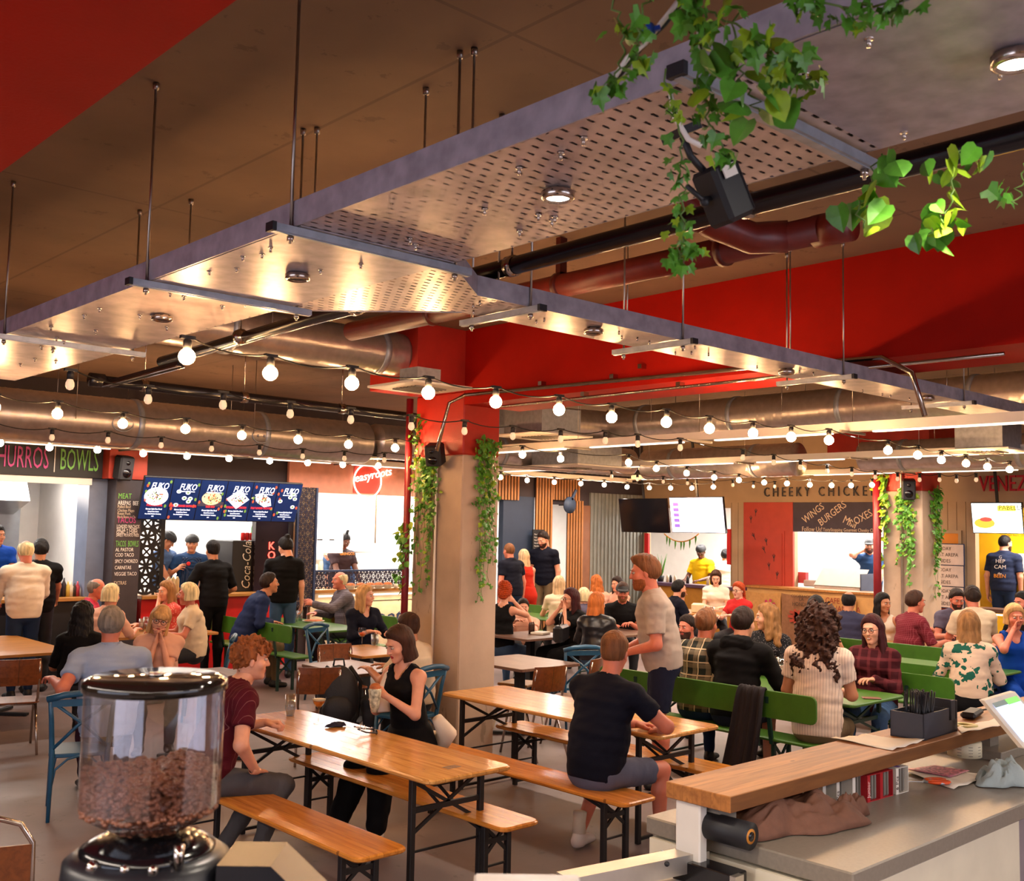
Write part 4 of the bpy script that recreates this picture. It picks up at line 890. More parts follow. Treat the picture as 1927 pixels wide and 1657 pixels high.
lump('griddle', [('body', MB().box(0, 0, 0, .5, .9, .12, .01), STEEL), ('sloped_glass_guard', MB().add([(.0, 0, .12), (.0, .9, .12), (.3, .9, .42), (.3, 0, .42), (.32, 0, .42), (.32, .9, .42), (.02, .9, .12), (.02, 0, .12)], [(0, 1, 2, 3), (4, 5, 6, 7), (0, 3, 4, 7), (1, 6, 5, 2)]), BRWHT), ('end_cheek', MB().box(0, -.02, 0, .45, 0, .35), mat('slate_steel', '#3c4560', .4, .5))], (XR-.1, Rp(1624, 1100).y, 1.1), 'white sloping food warmer at the right of the chicken hatch', 'appliance')
lump('slicer', [('body', MB().box(0, 0, 0, .25, .35, .12, .02), STEEL), ('arm', MB().bar((0, .05, .1), (.0, -.25, -.0), .05, .06), TXT['navy']), ('red_box', MB().box(.1, .35, .05, .2, .75, .25), mat('red_pack', '#c24048', .5))], (XR+.05, Rp(1540, 1095).y, 1.17), 'small machine with a dark arm in the chicken hatch', 'appliance')
# hanging tvs
def tv(p0, p1, x, tilt, m_, label):
    a, b = at(*p0, x=x), at(*p1, x=x); t = empty('television', (x, (a.y+b.y)/2, (a.z+b.z)/2), 0, label, 'screen'); hw, hh = abs(a.y-b.y)/2, abs(a.z-b.z)/2
    MB().box(0, -hw, -hh, .05, hw, hh, .004).build('tv_body', BLACKG, t); MB().quad((-.002, hw-.012, -hh+.012), (-.002, -hw+.012, -hh+.012), (-.002, -hw+.012, hh-.012), (-.002, hw-.012, hh-.012)).build('display', m_, t)
    MB().box(.05, -.02, 0, .08, .02, CZ-(a.z+b.z)/2-.02).build('pole', BLACK, t); t.rotation_euler = (0, tilt, 0); return t, hw, hh
tv((1167, 938), (1256, 1003), 15.2, R(-9), BLACKG, 'switched off black television hanging left of the lit white one')
t, hw, hh = tv((1262, 935), (1363, 1004), 15.15, R(-9), emis('tv_white', '#e6e2fa', 1.25), 'lit white television with a purple menu hanging over the taco hatch')
PUR = emis('tv_purple', '#6d4fb0', .8)
for i in range(5): MB().box(-.006, hw-.2, hh*.5-i*hh*.3, -.003, hw-.08, hh*.5-i*hh*.3+.06).build('menu_icon', PUR, t)
for i in range(9): text('menu_line', 'Taco  chicken  beef  pork   7.50', .045, (-.004, hw-.3, hh*.65-i*hh*.17), ROT_R, TXT['black'], t, ext=.0003, sx=.9)
t, hw, hh = tv((1828, 945), (1926, 1005), 16.5, R(-9), emis('tv_cream', '#f4fbf6', 1.3), 'lit menu television picturing an arepa under the crimson lettering')
a_ = MB().box(-.006, -hw*.75, hh*.45, -.003, -hw*.05, hh*.8).build('yellow_banner', emis('tv_yellow', '#f5e14a', 1.1), t); text('banner_text', 'PABELLON', .1, (-.008, -hw*.1, hh*.53), ROT_R, TXT['brown'], t, ext=.0004)
q = MB(); q.ball((-.004, hw*.5, -.08), .16, 12, 6, (.02, 1, .5)); q.build('arepa_picture', emis('tv_food', '#e0a03a', 1.), t); q = MB().ball((-.012, hw*.42, -.02), .1, 10, 6, (.02, 1, .35)); q.build('filling_picture', emis('tv_food2', '#a8483c', 1.), t)
for i in range(4): text('menu_line', 'beef, black beans, plantain', .05, (-.004, -hw*.1, hh*.1-i*.1), ROT_R, TXT['black'], t, ext=.0003, sx=.8)
# taco hatch
a, b = Rp(1228, 1104, .15), Rp(1376, 1104, .15); t = empty('stall_counter', (XR-.35, b.y-.3, 0), 0, 'purple edged counter with mustard front at the taco hatch', 'counter')
MB().box(0, 0, 1.03, .34, a.y-b.y+.4, 1.09, .004).build('worktop', mat('purple_worktop', '#5c4560', .4), t); MB().box(.08, 0, 0, .34, a.y-b.y+.4, 1.03).build('front_panel', _M['mustard_front'], t)
S(rbox(1216, 1003, 1223, 1045, .06, 'trim_11', TXT['red'], struct=True)); S(rbox(1371, 995, 1377, 1062, .06, 'trim_12', TXT['red'], struct=True))
a, b = Rp(1250, 1004, .1), Rp(1315, 1004, .1); t = empty('chilli_bunting', a, 0, 'string of green chilli pennants hanging in the taco hatch', 'bunting'); P = []
for i in range(13): f = i/12; P.append(((b-a)*f)+Vector((0, 0, -.16*4*f*(1-f))))
MB().tube(P, .012, 5).build('cord', TXT['orange'], t); q = MB()
for i in range(7): p = P[1+int(i*1.7)]; q.tube([p, p+Vector((0, 0, -.06)), p+Vector((0, .01, -.17))], [.02, .02, .003], 6)
q.split('chilli', LEAF, t)
t = tag(empty('potted_plant', (XR, Rp(1243, 1090).y, 1.09)), 'tall grassy pot plant at the left of the taco hatch', 'plant'); q = MB()
for i in range(26): a_ = rnd.uniform(0, 6.3); s_ = rnd.uniform(.3, 1); q.tube([(0, 0, .08), (.05*math.cos(a_), .05*math.sin(a_), .3*s_), (.14*math.cos(a_)*s_, .14*math.sin(a_)*s_, .58*s_)], [.01, .009, .002], 4)
q.build('leaves', LEAF, t); MB().lathe([(.06, 0), (.08, .12)], 12).build('pot', BLACK, t)
for i, px in enumerate((1262, 1268, 1276, 1300, 1338)):
    o = MB().lathe([(.03, 0), (.03, .1), (.012, .15)], 8).build('sauce_bottle', TXT['black'] if i % 2 else BOWL); o.location = (XR-.1, Rp(px, 1095).y, 1.09)
    tag(o, 'tiny jar on the taco hatch counter', 'jar', 'jars on the taco hatch counter')
# venezuelan stall
t = empty('wall_lettering', Rp(1843, 924, .04), 0, 'large crimson capital letters on the beige wall, cut off by the right frame edge', 'sign'); text('lettering', 'VENEZUELA', .36, (0, 0, 0), ROT_R, TXT['crimson'], t, ext=.02, fit=(Rp(1843, 924).y-Rp(1927, 924).y)/4.75*9)
a, b = Rp(1774, 1003, .03), Rp(1808, 1200, .03); t = empty('door_2', (XR-.05, b.y, 0)); t['kind'] = 'structure'
MB().box(0, 0, 0, .03, a.y-b.y, a.z).build('leaf', mat('amber_door', '#d98510', .5, var=.06), t); MB().box(-.02, -.05, 0, .03, 0, a.z+.05).box(-.02, 0, a.z, .03, a.y-b.y, a.z+.05).build('frame', BEIGE, t)
q = MB()
for i in range(30): q.ball((-.004, rnd.uniform(.02, .3), 1.15+rnd.gauss(0, .2)), rnd.uniform(.03, .09), 8, 5, (.05, 1, 1))
q.build('food_photo', mat('poster_food', '#9c3d2a', .5, var=.5, scale=14), t)
for i, py_ in enumerate((1061, 1101, 1141)):
    g = Rp(1763, py_, .2); o = MB().box(0, 0, 0, .015, .55, .36, .004); t = empty('poster', (XR-.12, g.y-.42, g.z-.02), 0, ['top', 'middle', 'bottom'][i]+' one of the three framed pale posters beside the amber door', 'poster'); o.build('frame', TXT['navy'], t)
    MB().box(-.004, .015, .015, 0, .535, .345).build('sheet', mat('poster_paper', '#d9c6bc', .6), t)
    for j, s_ in enumerate(('TODAY', 'EAT AREPA', '+ SIDES')): text('poster_text', s_, .08, (-.007, .46, .25-j*.1), ROT_R, TXT['brown'], t, ext=.0004, sx=.9)
a = Rp(1830, 1135, .5); t = empty('stall_counter', (XR-.45, 3.0, 0), 0, 'brown topped counter with glowing yellow front at the yellow stall', 'counter'); wy = a.y-3.0
zc = at(1860, 1145, x=XR-.45).z
MB().box(0, 0, zc-.06, .44, wy, zc, .004).build('worktop', DWOOD, t); MB().box(.08, 0, 0, .44, wy, zc-.06).build('front_panel', YEL, t); MB().box(.06, .05, zc-.1, .075, wy-.05, zc-.075).build('led_strip', LED, t)
lump('microwave', [('casing', MB().box(0, 0, 0, .4, .55, .32, .02), BRWHT), ('door_glass', MB().box(-.01, .15, .04, 0, .5, .28), BLACKG)], (XR+1.1, Rp(1870, 1050).y, 1.55), 'white microwave on a shelf in the yellow kitchen', 'appliance')
lump('blender', [('jug', MB().lathe([(.05, .15), (.08, .4)], 12), STEEL), ('base', MB().lathe([(.09, 0), (.07, .15)], 12), BLACK)], (XR+1.1, Rp(1850, 1080).y, 1.18), 'small black blender under the white microwave', 'appliance')
lump('kitchen_shelf', [('board', MB().box(0, -.9, 0, .45, .3, .03), BEIGE), ('lower_board', MB().box(0, -.9, -.4, .45, .3, -.37), BEIGE), ('side', MB().box(0, .3, -1.5, .45, .33, .03), BEIGE)], (XR+1.05, Rp(1860, 1060).y, 1.52), 'pale shelving inside the yellow kitchen', 'shelf')
lump('storage_shelf', [('boards', MB().box(0, 0, 0, 1.6, .3, .03).box(0, 0, .4, 1.6, .3, .43), STEEL), ('stock', MB().box(.1, .02, .03, .4, .25, .2).box(.5, .02, .03, .9, .25, .25).box(1.0, .02, .03, 1.4, .25, .16).box(.2, .02, .43, .7, .25, .6), mat('cream_stock', '#d9c9b0', .6))], (10.1, 16.5, 1.2), 'steel shelf of supplies inside the neon circle stall', 'shelf')
lump('prep_bench', [('top', MB().box(0, 0, .86, 3.6, .6, .9), STEEL), ('body', MB().box(.02, .03, 0, 3.58, .58, .86), STEEL)], (6.0, 16.2, 0), 'steel preparation bench behind the two cooks in caps', 'worktop')
lump('prep_bench', [('top', MB().box(0, 0, .86, .6, 5.0, .9), STEEL), ('body', MB().box(.03, .02, 0, .58, 4.98, .86), STEEL)], (18.9, 8.6, 0), 'steel preparation bench at the back of the chicken and taco kitchens', 'worktop')
# ============================================================ FURNITURE
def slab(x0, y0, x1, y1, zt, th, bev=.008, corner=.05):
    """table board with clipped round corners"""
    c = corner; V = []; P = []
    for cx_, cy_, a0 in ((x1-c, y1-c, 0), (x0+c, y1-c, 90), (x0+c, y0+c, 180), (x1-c, y0+c, 270)):
        for k in range(5): a = R(a0+k*22.5); P.append((cx_+c*math.cos(a), cy_+c*math.sin(a), cx_, cy_))
    n = len(P); m = MB()
    def ring(z, ins): return [(x-(x-(x0+x1)/2)*0 - ins*(1 if x > (x0+x1)/2 else -1), y-ins*(1 if y > (y0+y1)/2 else -1), z) for x, y, _, _ in P]
    V = ring(zt, bev)+ring(zt-bev, 0)+ring(zt-th+bev, 0)+ring(zt-th, bev)
    F = [tuple(range(n)), tuple(3*n+k for k in reversed(range(n)))]
    for r_ in range(3):
        for k in range(n): F.append((r_*n+(k+1) % n, r_*n+k, (r_+1)*n+k, (r_+1)*n+(k+1) % n))
    return m.add(V, F)
def beer_legs(t, w, L_, h, m_=None, nm='leg_frame'):
    m_ = m_ or BLACK
    for s in (-1, 1):
        y = s*(L_/2-.22); f = MB(); a = w/2-.06
        lg = []
        for q in (-1, 1):
            MB().box(q*a-.017, y-.017, 0, q*a+.017, y+.017, h-.03, .003).build('leg', m_, t)
        f.bar((-a, y, .03), (a, y, .03), .02, .02).bar((-a, y, h*.42), (a, y, h*.42), .012, .012).bar((-a, y, h*.72), (a, y, h*.72), .02, .03)
        f.bar((-a, y, h*.55), (a, y+s*0, h-.05), .014, .02).bar((a, y, h*.55), (-a, y, h-.05), .014, .02)
        f.bar((-a*.2, y, h*.72), (-a*.2, y-s*.35, h-.04), .012, .016).bar((a*.2, y, h*.72), (a*.2, y-s*.35, h-.04), .012, .016).bar((-a, y, h-.035), (a, y, h-.035), .03, .012)
        f.split('brace', m_, t)
def beer_table(name, x0, y0, x1, y1, label, h=.76, m_=None, legm=None, mark=True, cat='table', th=.028, group=None):
    cx_, cy_ = (x0+x1)/2, (y0+y1)/2; t = empty(name, (cx_, cy_, 0), 0, label, cat, group); w, L_ = x1-x0, y1-y0
    slab(-w/2, -L_/2, w/2, L_/2, h, th).build('tabletop' if cat == 'table' else 'seat', m_ or PINE, t); beer_legs(t, w, L_, h, legm)
    if mark:
        q = MB()
        for k in range(3): q.box(-.05, -L_/2+.16+k*.022, h, .05, -L_/2+.172+k*.022, h+.0006)
        q.build('stamped_mark', mat('stamp_grey', '#4b4748', .5), t)
    return t
beer_table('beer_table', 3.65, 4.56, 4.28, 6.9, 'long varnished pine folding table nearest the camera with a cocktail and a glass on it')
beer_table('beer_table', 5.62, 4.57, 6.33, 6.9, 'long varnished pine folding table where the man in the dark navy t-shirt sits')
G_ = 'pine folding benches'
beer_table('beer_bench', 3.13, 4.47, 3.46, 6.68, 'orange pine bench in the foreground, carrying the man in the maroon shirt', .47, PINEB, None, False, 'bench')
beer_table('beer_bench', 4.06, 4.40, 4.36, 6.72, 'pine bench behind the nearest table, carrying the woman with the brown bob', .47, PINEB, None, False, 'bench')
beer_table('beer_bench', 4.99, 4.32, 5.32, 6.5, 'pine bench under the seated man in the dark navy t-shirt', .47, PINEB, None, False, 'bench')
beer_table('beer_bench', 6.08, 4.5, 6.42, 6.74, 'pine bench pushed under the far side of the second pine table', .47, PINEB, None, False, 'bench')
def green_bench(xb_, y0, y1, side, label, zb=.86, sw=.3):
    """bench with a backrest at x = xb_; the seat lies on the `side` (+1 = away from the camera)"""
    t = empty('green_bench', (xb_, (y0+y1)/2, 0), 0, label, 'bench', None); L_ = y1-y0; s = side
    V = slab(0, -L_/2, .22, L_/2, 0, .022, .004, .05)
    vv = [(-(z)*s-.011*s*0, y, x) for (x, y, z) in V.v]; q = MB(); q.add([(a, b, c+zb-.22) for a, b, c in vv], V.f); q.build('backrest', GREENP, t)
    x0, x1 = sorted((s*.06, s*(.06+sw))); slab(x0, -L_/2, x1, L_/2, .47, .026).build('seat', GREENP, t)
    for f in (-1, 1):
        y = f*(L_/2-.45)
        for xx in (x0+.04, x1-.04): MB().bar((xx, y, 0), (xx, y, .45), .03, .03).build('leg', DGREEN, t)
        MB().bar((x0+.04, y, .2), (x1-.04, y, .42), .014, .02).bar((x1-.04, y, .2), (x0+.04, y, .42), .014, .02).bar((x0, y, .43), (x1, y, .43), .03, .02).build('brace', DGREEN, t)
        MB().bar((s*.07, y, .43), (s*-.0, y, zb-.05), .035, .02, (1, 0, 0)).build('back_post', DGREEN, t)
    return t
green_bench(7.45, 4.48, 6.78, 1, 'green bench with backrest under the people in plaid, black hoodie and striped tee')
green_bench(9.5, 4.3, 6.6, -1, 'green bench on which the laughing woman in maroon sits'); green_bench(10.2, 4.35, 6.7, 1, 'green bench under the woman in the leaf print blouse')
green_bench(11.95, 4.3, 7.1, -1, 'green bench with its back towards the check shirt man'); green_bench(6.95, 11.5, 14.0-.2, 1, 'long green bench in front of the man in the navy jacket')
green_bench(12.3, 11.8, 13.2, -1, 'green bench seen between the ivy column and the slatted kiosk')
green_bench(8.9, 11.9, 13.8, -1, 'green bench on which the man in the grey blazer sits')
beer_table('green_table', 7.98, 4.46, 8.88, 6.7, 'green folding table with two beer glasses', .75, GREENP, DGREEN, False)
beer_table('green_table', 10.9, 4.5, 11.55, 6.8, 'green folding table in front of the woman in the blue dress', .75, GREENP, DGREEN, False)
beer_table('green_table', 7.6, 11.7, 8.3, 13.7, 'green folding table between the navy jacket and the grey blazer', .75, GREENP, DGREEN, False)
beer_table('green_table', 11.4, 10.6, 12.1, 12.6, 'green folding table behind the woman with red hair piled up', .75, GREENP, DGREEN, False)
def square_table(x, y, w, d, label, m_=None, h=.75, rz=0):
    t = empty('cafe_table', (x, y, 0), rz, label, 'table'); slab(-w/2, -d/2, w/2, d/2, h, .03, .004, .03).build('tabletop', m_ or DWOOD, t)
    MB().box(-.04, -.04, .02, .04, .04, h-.03).build('pedestal', BLACK, t); MB().bar((-.28, -.28, .02), (.28, .28, .02), .06, .025).bar((-.28, .28, .02), (.28, -.28, .02), .06, .025).build('foot_cross', BLACK, t)
    return t
square_table(7.62, 8.05, .85, .95, 'dark wood cafe table just right of the ivy column'); square_table(6.0, 8.75, .6, .95, 'dark wood cafe table behind the brown bob woman', h=.74)
square_table(6.85, 9.75, .7, .9, 'honey coloured cafe table of the blonde woman in a navy blouse', CTOP); square_table(9.6, 9.95, .9, .8, 'dark wood cafe table of the woman with red hair piled up')
square_table(3.75, 12.3, 1.0, 1.9, 'wide pale wood table at the left frame edge', CTOP); square_table(4.55, 9.0, .75, .75, 'dark cafe table hidden behind the coffee hopper')
square_table(5.75, 12.75, 1.3, .9, 'cafe table of the white haired group with a glass jug', CTOP); square_table(10.9, 9.6, .8, .8, 'dark cafe table in front of the man in a black cap')
square_table(14.75, 11.15, .8, 1.3, 'pale wood table of the girl in white and the girl in red', CTOP); square_table(13.0, 6.9, .8, 1.5, 'honey wood table between the check shirt and the cream tee', CTOP)
square_table(13.7, 12.6, .8, .8, 'dark cafe table behind the ginger ponytail')
def cross_chair(x, y, rz, label, m_=None, group=None):
    """bentwood cross back chair; its back is on -Y of its own frame"""
    m_ = m_ or BLUEP; t = empty('cross_back_chair', (x, y, 0), rz, label, 'chair', group)
    slab(-.21, -.2, .21, .22, .46, .03, .006, .08).build('seat', m_, t)
    for s in (-1, 1):
        MB().tube([(s*.19, .19, .44), (s*.2, .215, .0)], [.018, .013], 8).build('leg', m_, t)
        MB().tube([(s*.19, -.26, 0), (s*.185, -.19, .45), (s*.2, -.23, .7), (s*.215, -.27, .88)], [.013, .02, .018, .016], 8).build('back_leg', m_, t)
    MB().tube([(-.235, -.265, .86), (-.12, -.29, .89), (0, -.3, .9), (.12, -.29, .89), (.235, -.265, .86)], .024, 10).bar((-.2, -.262, .83), (.2, -.262, .83), .02, .05).build('top_rail', m_, t)
    MB().tube([(-.19, -.2, .49), (-.03, -.25, .66), (.19, -.255, .83)], .013, 6).tube([(.19, -.2, .49), (.03, -.25, .66), (-.19, -.255, .83)], .013, 6).build('cross_brace', m_, t)
    q = MB()
    for s in (-1, 1): q.tube([(s*.185, .2, .2), (s*.16, .2, .35), (s*.08, .2, .42), (0, .2, .44)], .009, 6).tube([(s*.185, -.21, .2), (s*.16, -.2, .35), (s*.08, -.2, .42), (0, -.2, .44)], .009, 6).tube([(s*.19, -.21, .24), (s*.19, 0, .4), (s*.19, .2, .24)], .009, 6)
    q.split('bentwood_stretcher', m_, t, 3); return t
cross_chair(3.05, 7.95, R(-20), 'blue cross back chair under the man in the pale blue polo shirt'); cross_chair(5.85, 7.65, R(12), 'blue cross back chair under the man in the cream t-shirt beside the ivy column')
cross_chair(8.35, 7.95, R(-25), 'blue cross back chair right of the dark cafe table, in front of the ginger woman'); cross_chair(5.45, 10.75, R(60), 'blue cross back chair behind the blonde woman with glasses')
cross_chair(7.25, 11.0, R(200), 'blue cross back chair beside the green table near the blonde in navy'); cross_chair(7.35, 8.85, R(185), 'blue cross back chair mostly hidden behind the ivy column')
def ply_chair(x, y, rz, label, group=None, seat=True):
    t = empty('plywood_chair', (x, y, 0), rz, label, 'chair', group)
    slab(-.2, -.18, .2, .22, .46, .014, .004, .06).build('seat', PLY, t)
    n = 10; V = []; F = []
    for i in range(n+1):
        a = -1+2*i/n
        for z, o in ((.62, 0), (.7, -.02), (.8, -.035), (.86, -.04)):
            V.append((a*.2*(1 if z < .85 else .94), -.2-.035*(1-a*a)+o, z))
    for i in range(n):
        for j in range(3): F.append((i*4+j, (i+1)*4+j, (i+1)*4+j+1, i*4+j+1))
    V2 = [(x_, y_-.012, z_) for x_, y_, z_ in V]; N0 = len(V); F2 = [tuple(q+N0 for q in reversed(f)) for f in F]; E = []
    for i in range(n): E += [(i*4, i*4+N0, (i+1)*4+N0, (i+1)*4), (i*4+3, (i+1)*4+3, (i+1)*4+3+N0, i*4+3+N0)]
    for j in range(3): E += [(j, j+1, j+1+N0, j+N0), (n*4+j, n*4+j+N0, n*4+j+1+N0, n*4+j+1)]
    MB().add(V+V2, F+F2+E).build('backrest', PLY, t)
    for s in (-1, 1):
        MB().tube([(s*.17, .28, 0), (s*.17, .17, .42), (s*.17, .1, .445), (s*.17, -.14, .445), (s*.18, -.19, .5), (s*.18, -.225, .7), (s*.18, -.255, .84)], .0115, 8).build('side_tube', CHROME, t)
        MB().tube([(s*.17, -.1, .44), (s*.19, -.3, 0)], .0115, 8).build('leg', CHROME, t)
    MB().tube([(-.17, -.1, .43), (.17, -.1, .43)], .01, 8).ball((-.14, -.19, .78), .01, 8, 6).ball((.14, -.19, .78), .01, 8, 6).build('crossbar', CHROME, t)
    return t
ply_chair(3.35, 10.35, R(-15), 'plywood chair on chrome legs behind the man in the pale blue polo'); ply_chair(5.35, 8.35, R(-30), 'plywood chair carrying the black backpack')
ply_chair(6.3, 9.35, R(170), 'plywood chair seen from behind at the honey coloured table'); ply_chair(7.05, 7.25, R(-5), 'plywood chair right of the ivy column with its back to the camera')
ply_chair(7.75, 7.4, R(25), 'plywood chair partly hidden behind the blue cross back chair')
# foreground chair, cut off by the left frame edge
t = empty('tube_frame_chair', (1.45, 4.95, 0), R(-27), 'brown plywood chair with a bent chrome tube at the lower left corner', 'chair')
MB().tube([(-.24, 0, .0), (-.24, 0, .75), (-.2, .0, .82), (-.12, 0, .845), (.12, 0, .845), (.2, 0, .82), (.25, 0, .74), (.27, 0, .0)], .013, 10).build('tube_frame', CHROME, t)
n = 8; V = [(-.25+.5*i/n, -.0-.03*math.sin(math.pi*i/n)-d, z) for d in (0, .014) for z in (.44, .735) for i in range(n+1)]; F = []
for i in range(n): F += [(i, i+1, n+1+i+1, n+1+i), (2*(n+1)+i+1, 2*(n+1)+i, 3*(n+1)+i, 3*(n+1)+i+1), (n+1+i, n+1+i+1, 3*(n+1)+i+1, 3*(n+1)+i), (i+1, i, 2*(n+1)+i, 2*(n+1)+i+1)]
F += [(0, n+1, 3*(n+1), 2*(n+1)), (n, 2*(n+1)+n, 3*(n+1)+n, (n+1)+n)]
MB().add(V, F).build('backrest', PLY, t); MB().box(-.22, 0, .42, .24, .42, .44, .006).build('seat', PLY, t)
# ============================================================ BAR IN THE FOREGROUND, RIGHT
t = empty('bar_counter', (3.5, 1.96, 0), 0, 'grey stone topped service counter with white front in the lower right corner', 'counter')
STONE = mat('grey_quartz', '#81776b', .34, var=.08, scale=60)
MB().box(0, 0, .88, 5.5, .95, .95, .006).build('worktop', STONE, t)
MB().box(2.3, .42, .95, 5.5, .95, 1.0, .004).build('raised_ledge', STONE, t)
MB().box(.06, .04, 0, 1.55, .9, .88).build('end_panel', mat('cream_panel', '#d9cfb8', .5, var=.05), t); MB().box(1.6, .12, 0, 5.4, .9, .88).build('cabinet_front', mat('mauve_grey_panel', '#8a7d82', .5), t)
MB().box(-.01, .03, 0, .04, .92, .87).build('side_panel', mat('cream_panel', '#d9cfb8', .5, var=.05), t)
q = MB()
for yy in (.1, .35, .6, .85): q.cyl((-.014, yy, .83), (-.005, yy, .83), .005, 8)
q.split('screw', GALVD, t)
t = empty('bar_shelf', (3.37, 2.39, 1.15), 0, 'thick butcher block shelf raised above the stone counter', 'shelf')
MB().box(0, 0, -.062, 5.2, .31, 0, .003).build('board', BUTCH, t)
for xx in (.12, 2.6, 5.0): MB().box(xx-.05, .1, -.2, xx+.06, .24, -.062).build('support_post', STONE, t)
t = empty('white_post', (3.4, 2.52, 0), 0, 'white painted steel end post under the corner of the butcher block shelf', 'post')
MB().box(-.02, .02, .8, .03, .14, 1.086, .006).box(-.02, .02, 0, .03, .14, .8).build('post', WHITE, t); MB().box(-.05, -.15, .79, .05, .13, .87, .004).build('black_bracket', BLACKG, t); MB().box(-.055, -.17, .76, .0, -.145, .87).build('bracket_plate', ALU, t)
t = empty('counter_flap', (0, 0, 0), 0, 'white steel hinged counter gate running to the lower frame edge', 'gate')
a, b = at(1320, 1612, z=.86), at(1060, 1665, z=.86); a2, b2 = at(1325, 1650, z=.72), at(1100, 1700, z=.72)
MB().bar(a, b, .09, .07).build('gate_rail', ALU, t); MB().bar(a+Vector((0, 0, -.12)), b+Vector((0, 0, -.12)), .05, .1).build('lower_rail', WHITE, t)
MB().cyl(at(1255, 1625, z=.93), at(1255, 1625, z=.9), .01, 10).build('bolt', BLACK, t)
# things on the bar
def place(px, py, z): return at(px, py, z=z)
t = empty('bar_caddy', (5.02, 2.43, 1.15), R(2), 'dark grey plastic bar caddy filled with black straws', 'caddy')
CAD = mat('slate_plastic', '#383a44', .5)
q = MB(); w, d, h = .40, .17, .125
q.box(0, 0, 0, w, d, .006).box(0, 0, 0, .006, d, h).box(0, 0, 0, w*.75, .005, h).box(0, d-.005, 0, w*.75, d, h).box(w*.72, 0, 0, w*.725, d, h).box(w-.006, 0, 0, w, d, h+.03).box(w*.75, 0, 0, w, .005, h*.5).box(w*.75, d-.005, 0, w, d, h+.03).box(w*.36, 0, 0, w*.37, d, h*.9).box(w*.82, 0, 0, w*.94, .006, h+.035)
q.build('tray', CAD, t)
st_ = mat('black_paper_straw', '#17151c', .4, coords='Object', var=.3, scale=80)
for i in range(42):
    x_, y_ = .07+rnd.gauss(0, .0)+rnd.uniform(0, .13), rnd.uniform(.03, .14); o = MB().tube([(x_, y_, .01), (x_+rnd.gauss(0, .016), y_+rnd.gauss(0, .01), .215+rnd.uniform(-.01, .01))], .004, 6).build('straw', st_, None)
    tag(o, 'black paper straw standing in the dark grey bar caddy', 'straw', 'straws in the bar caddy'); o.matrix_world = Matrix.Translation((5.02, 2.43, 1.15)) @ Matrix.Rotation(R(2), 4, 'Z')
PAPER = mat('paper_sheet', '#fff2e0', .7, var=.05)
def sheet(name, pts, z, m_, label, cat, wav=.004, n=8):
    P = [at(px, py, z=z) for px, py in pts]; V = []; F = []
    for i in range(n+1):
        for j in range(n+1):
            u, v = i/n, j/n; p = P[0]*(1-u)*(1-v)+P[1]*u*(1-v)+P[2]*u*v+P[3]*(1-u)*v; V.append((p.x, p.y, z+wav*(1+math.sin(i*1.9+j*.7))*(.3+abs(u-.5)+abs(v-.5))))
    for i in range(n):
        for j in range(n): k = i*(n+1)+j; F.append((k, k+n+1, k+n+2, k+1))
    o = MB().add(V, F, True).build(name, m_); tag(o, label, cat); o.modifiers.new('thickness', 'SOLIDIFY').thickness = .0008; return o
sheet('paper_sheet', ((1564, 1390), (1630, 1383), (1740, 1394), (1680, 1412)), 1.152, PAPER, 'curled sheet of paper lying on the butcher block shelf before the bar caddy', 'paper')
sheet('paper_sheet', ((1800, 1370), (1880, 1352), (1900, 1362), (1810, 1380)), 1.152, PAPER, 'small paper sheet on the shelf behind the label rolls', 'paper')
t = empty('card_machine', at(1830, 1347, z=1.155), R(12), 'dark card reader lying on the shelf to the right of the bar caddy', 'card reader')
MB().box(-.12, -.04, 0, .1, .04, .035, .012).build('body', BLACK, t); MB().tube([(.1, 0, .015), (.25, -.03, .01), (.4, -.02, .01)], .005, 6).build('cord', CORD, t)
LABW = mat('cream_label_roll', '#e3d8b8', .6, var=.05)
for i, (px, py, z, r_, lab) in enumerate(((1833, 1425, 1.0, .085, 'lower wider roll of cream labels on the raised ledge'), (1832, 1399, 1.085, .068, 'upper yellowish roll of labels stacked on a wider roll'))):
    g = at(px, py-6, z=z); g = at(1833, 1424, z=1.0) ; t = empty('label_roll', (g.x, g.y+.05, z), 0, lab, 'label roll')
    MB().lathe([(.03, 0), (r_, 0), (r_, .075), (.03, .075), (.03, 0)], 32, cap=False).build('paper_coil', LABW if i == 0 else mat('yellow_label_roll', '#e0cf86', .6), t)
    q = MB()
    for a_ in np.linspace(R(180), R(330), 5):
        for k in range(4): p = (math.cos(a_)*(r_+.0005), math.sin(a_)*(r_+.0005), .012+k*.015); q.bar(p, (math.cos(a_+.25)*(r_+.0005), math.sin(a_+.25)*(r_+.0005), p[2]), .001, .003)
    q.build('printed_lines', BOWL if False else mat('print_grey', '#8a7f70', .6), t)
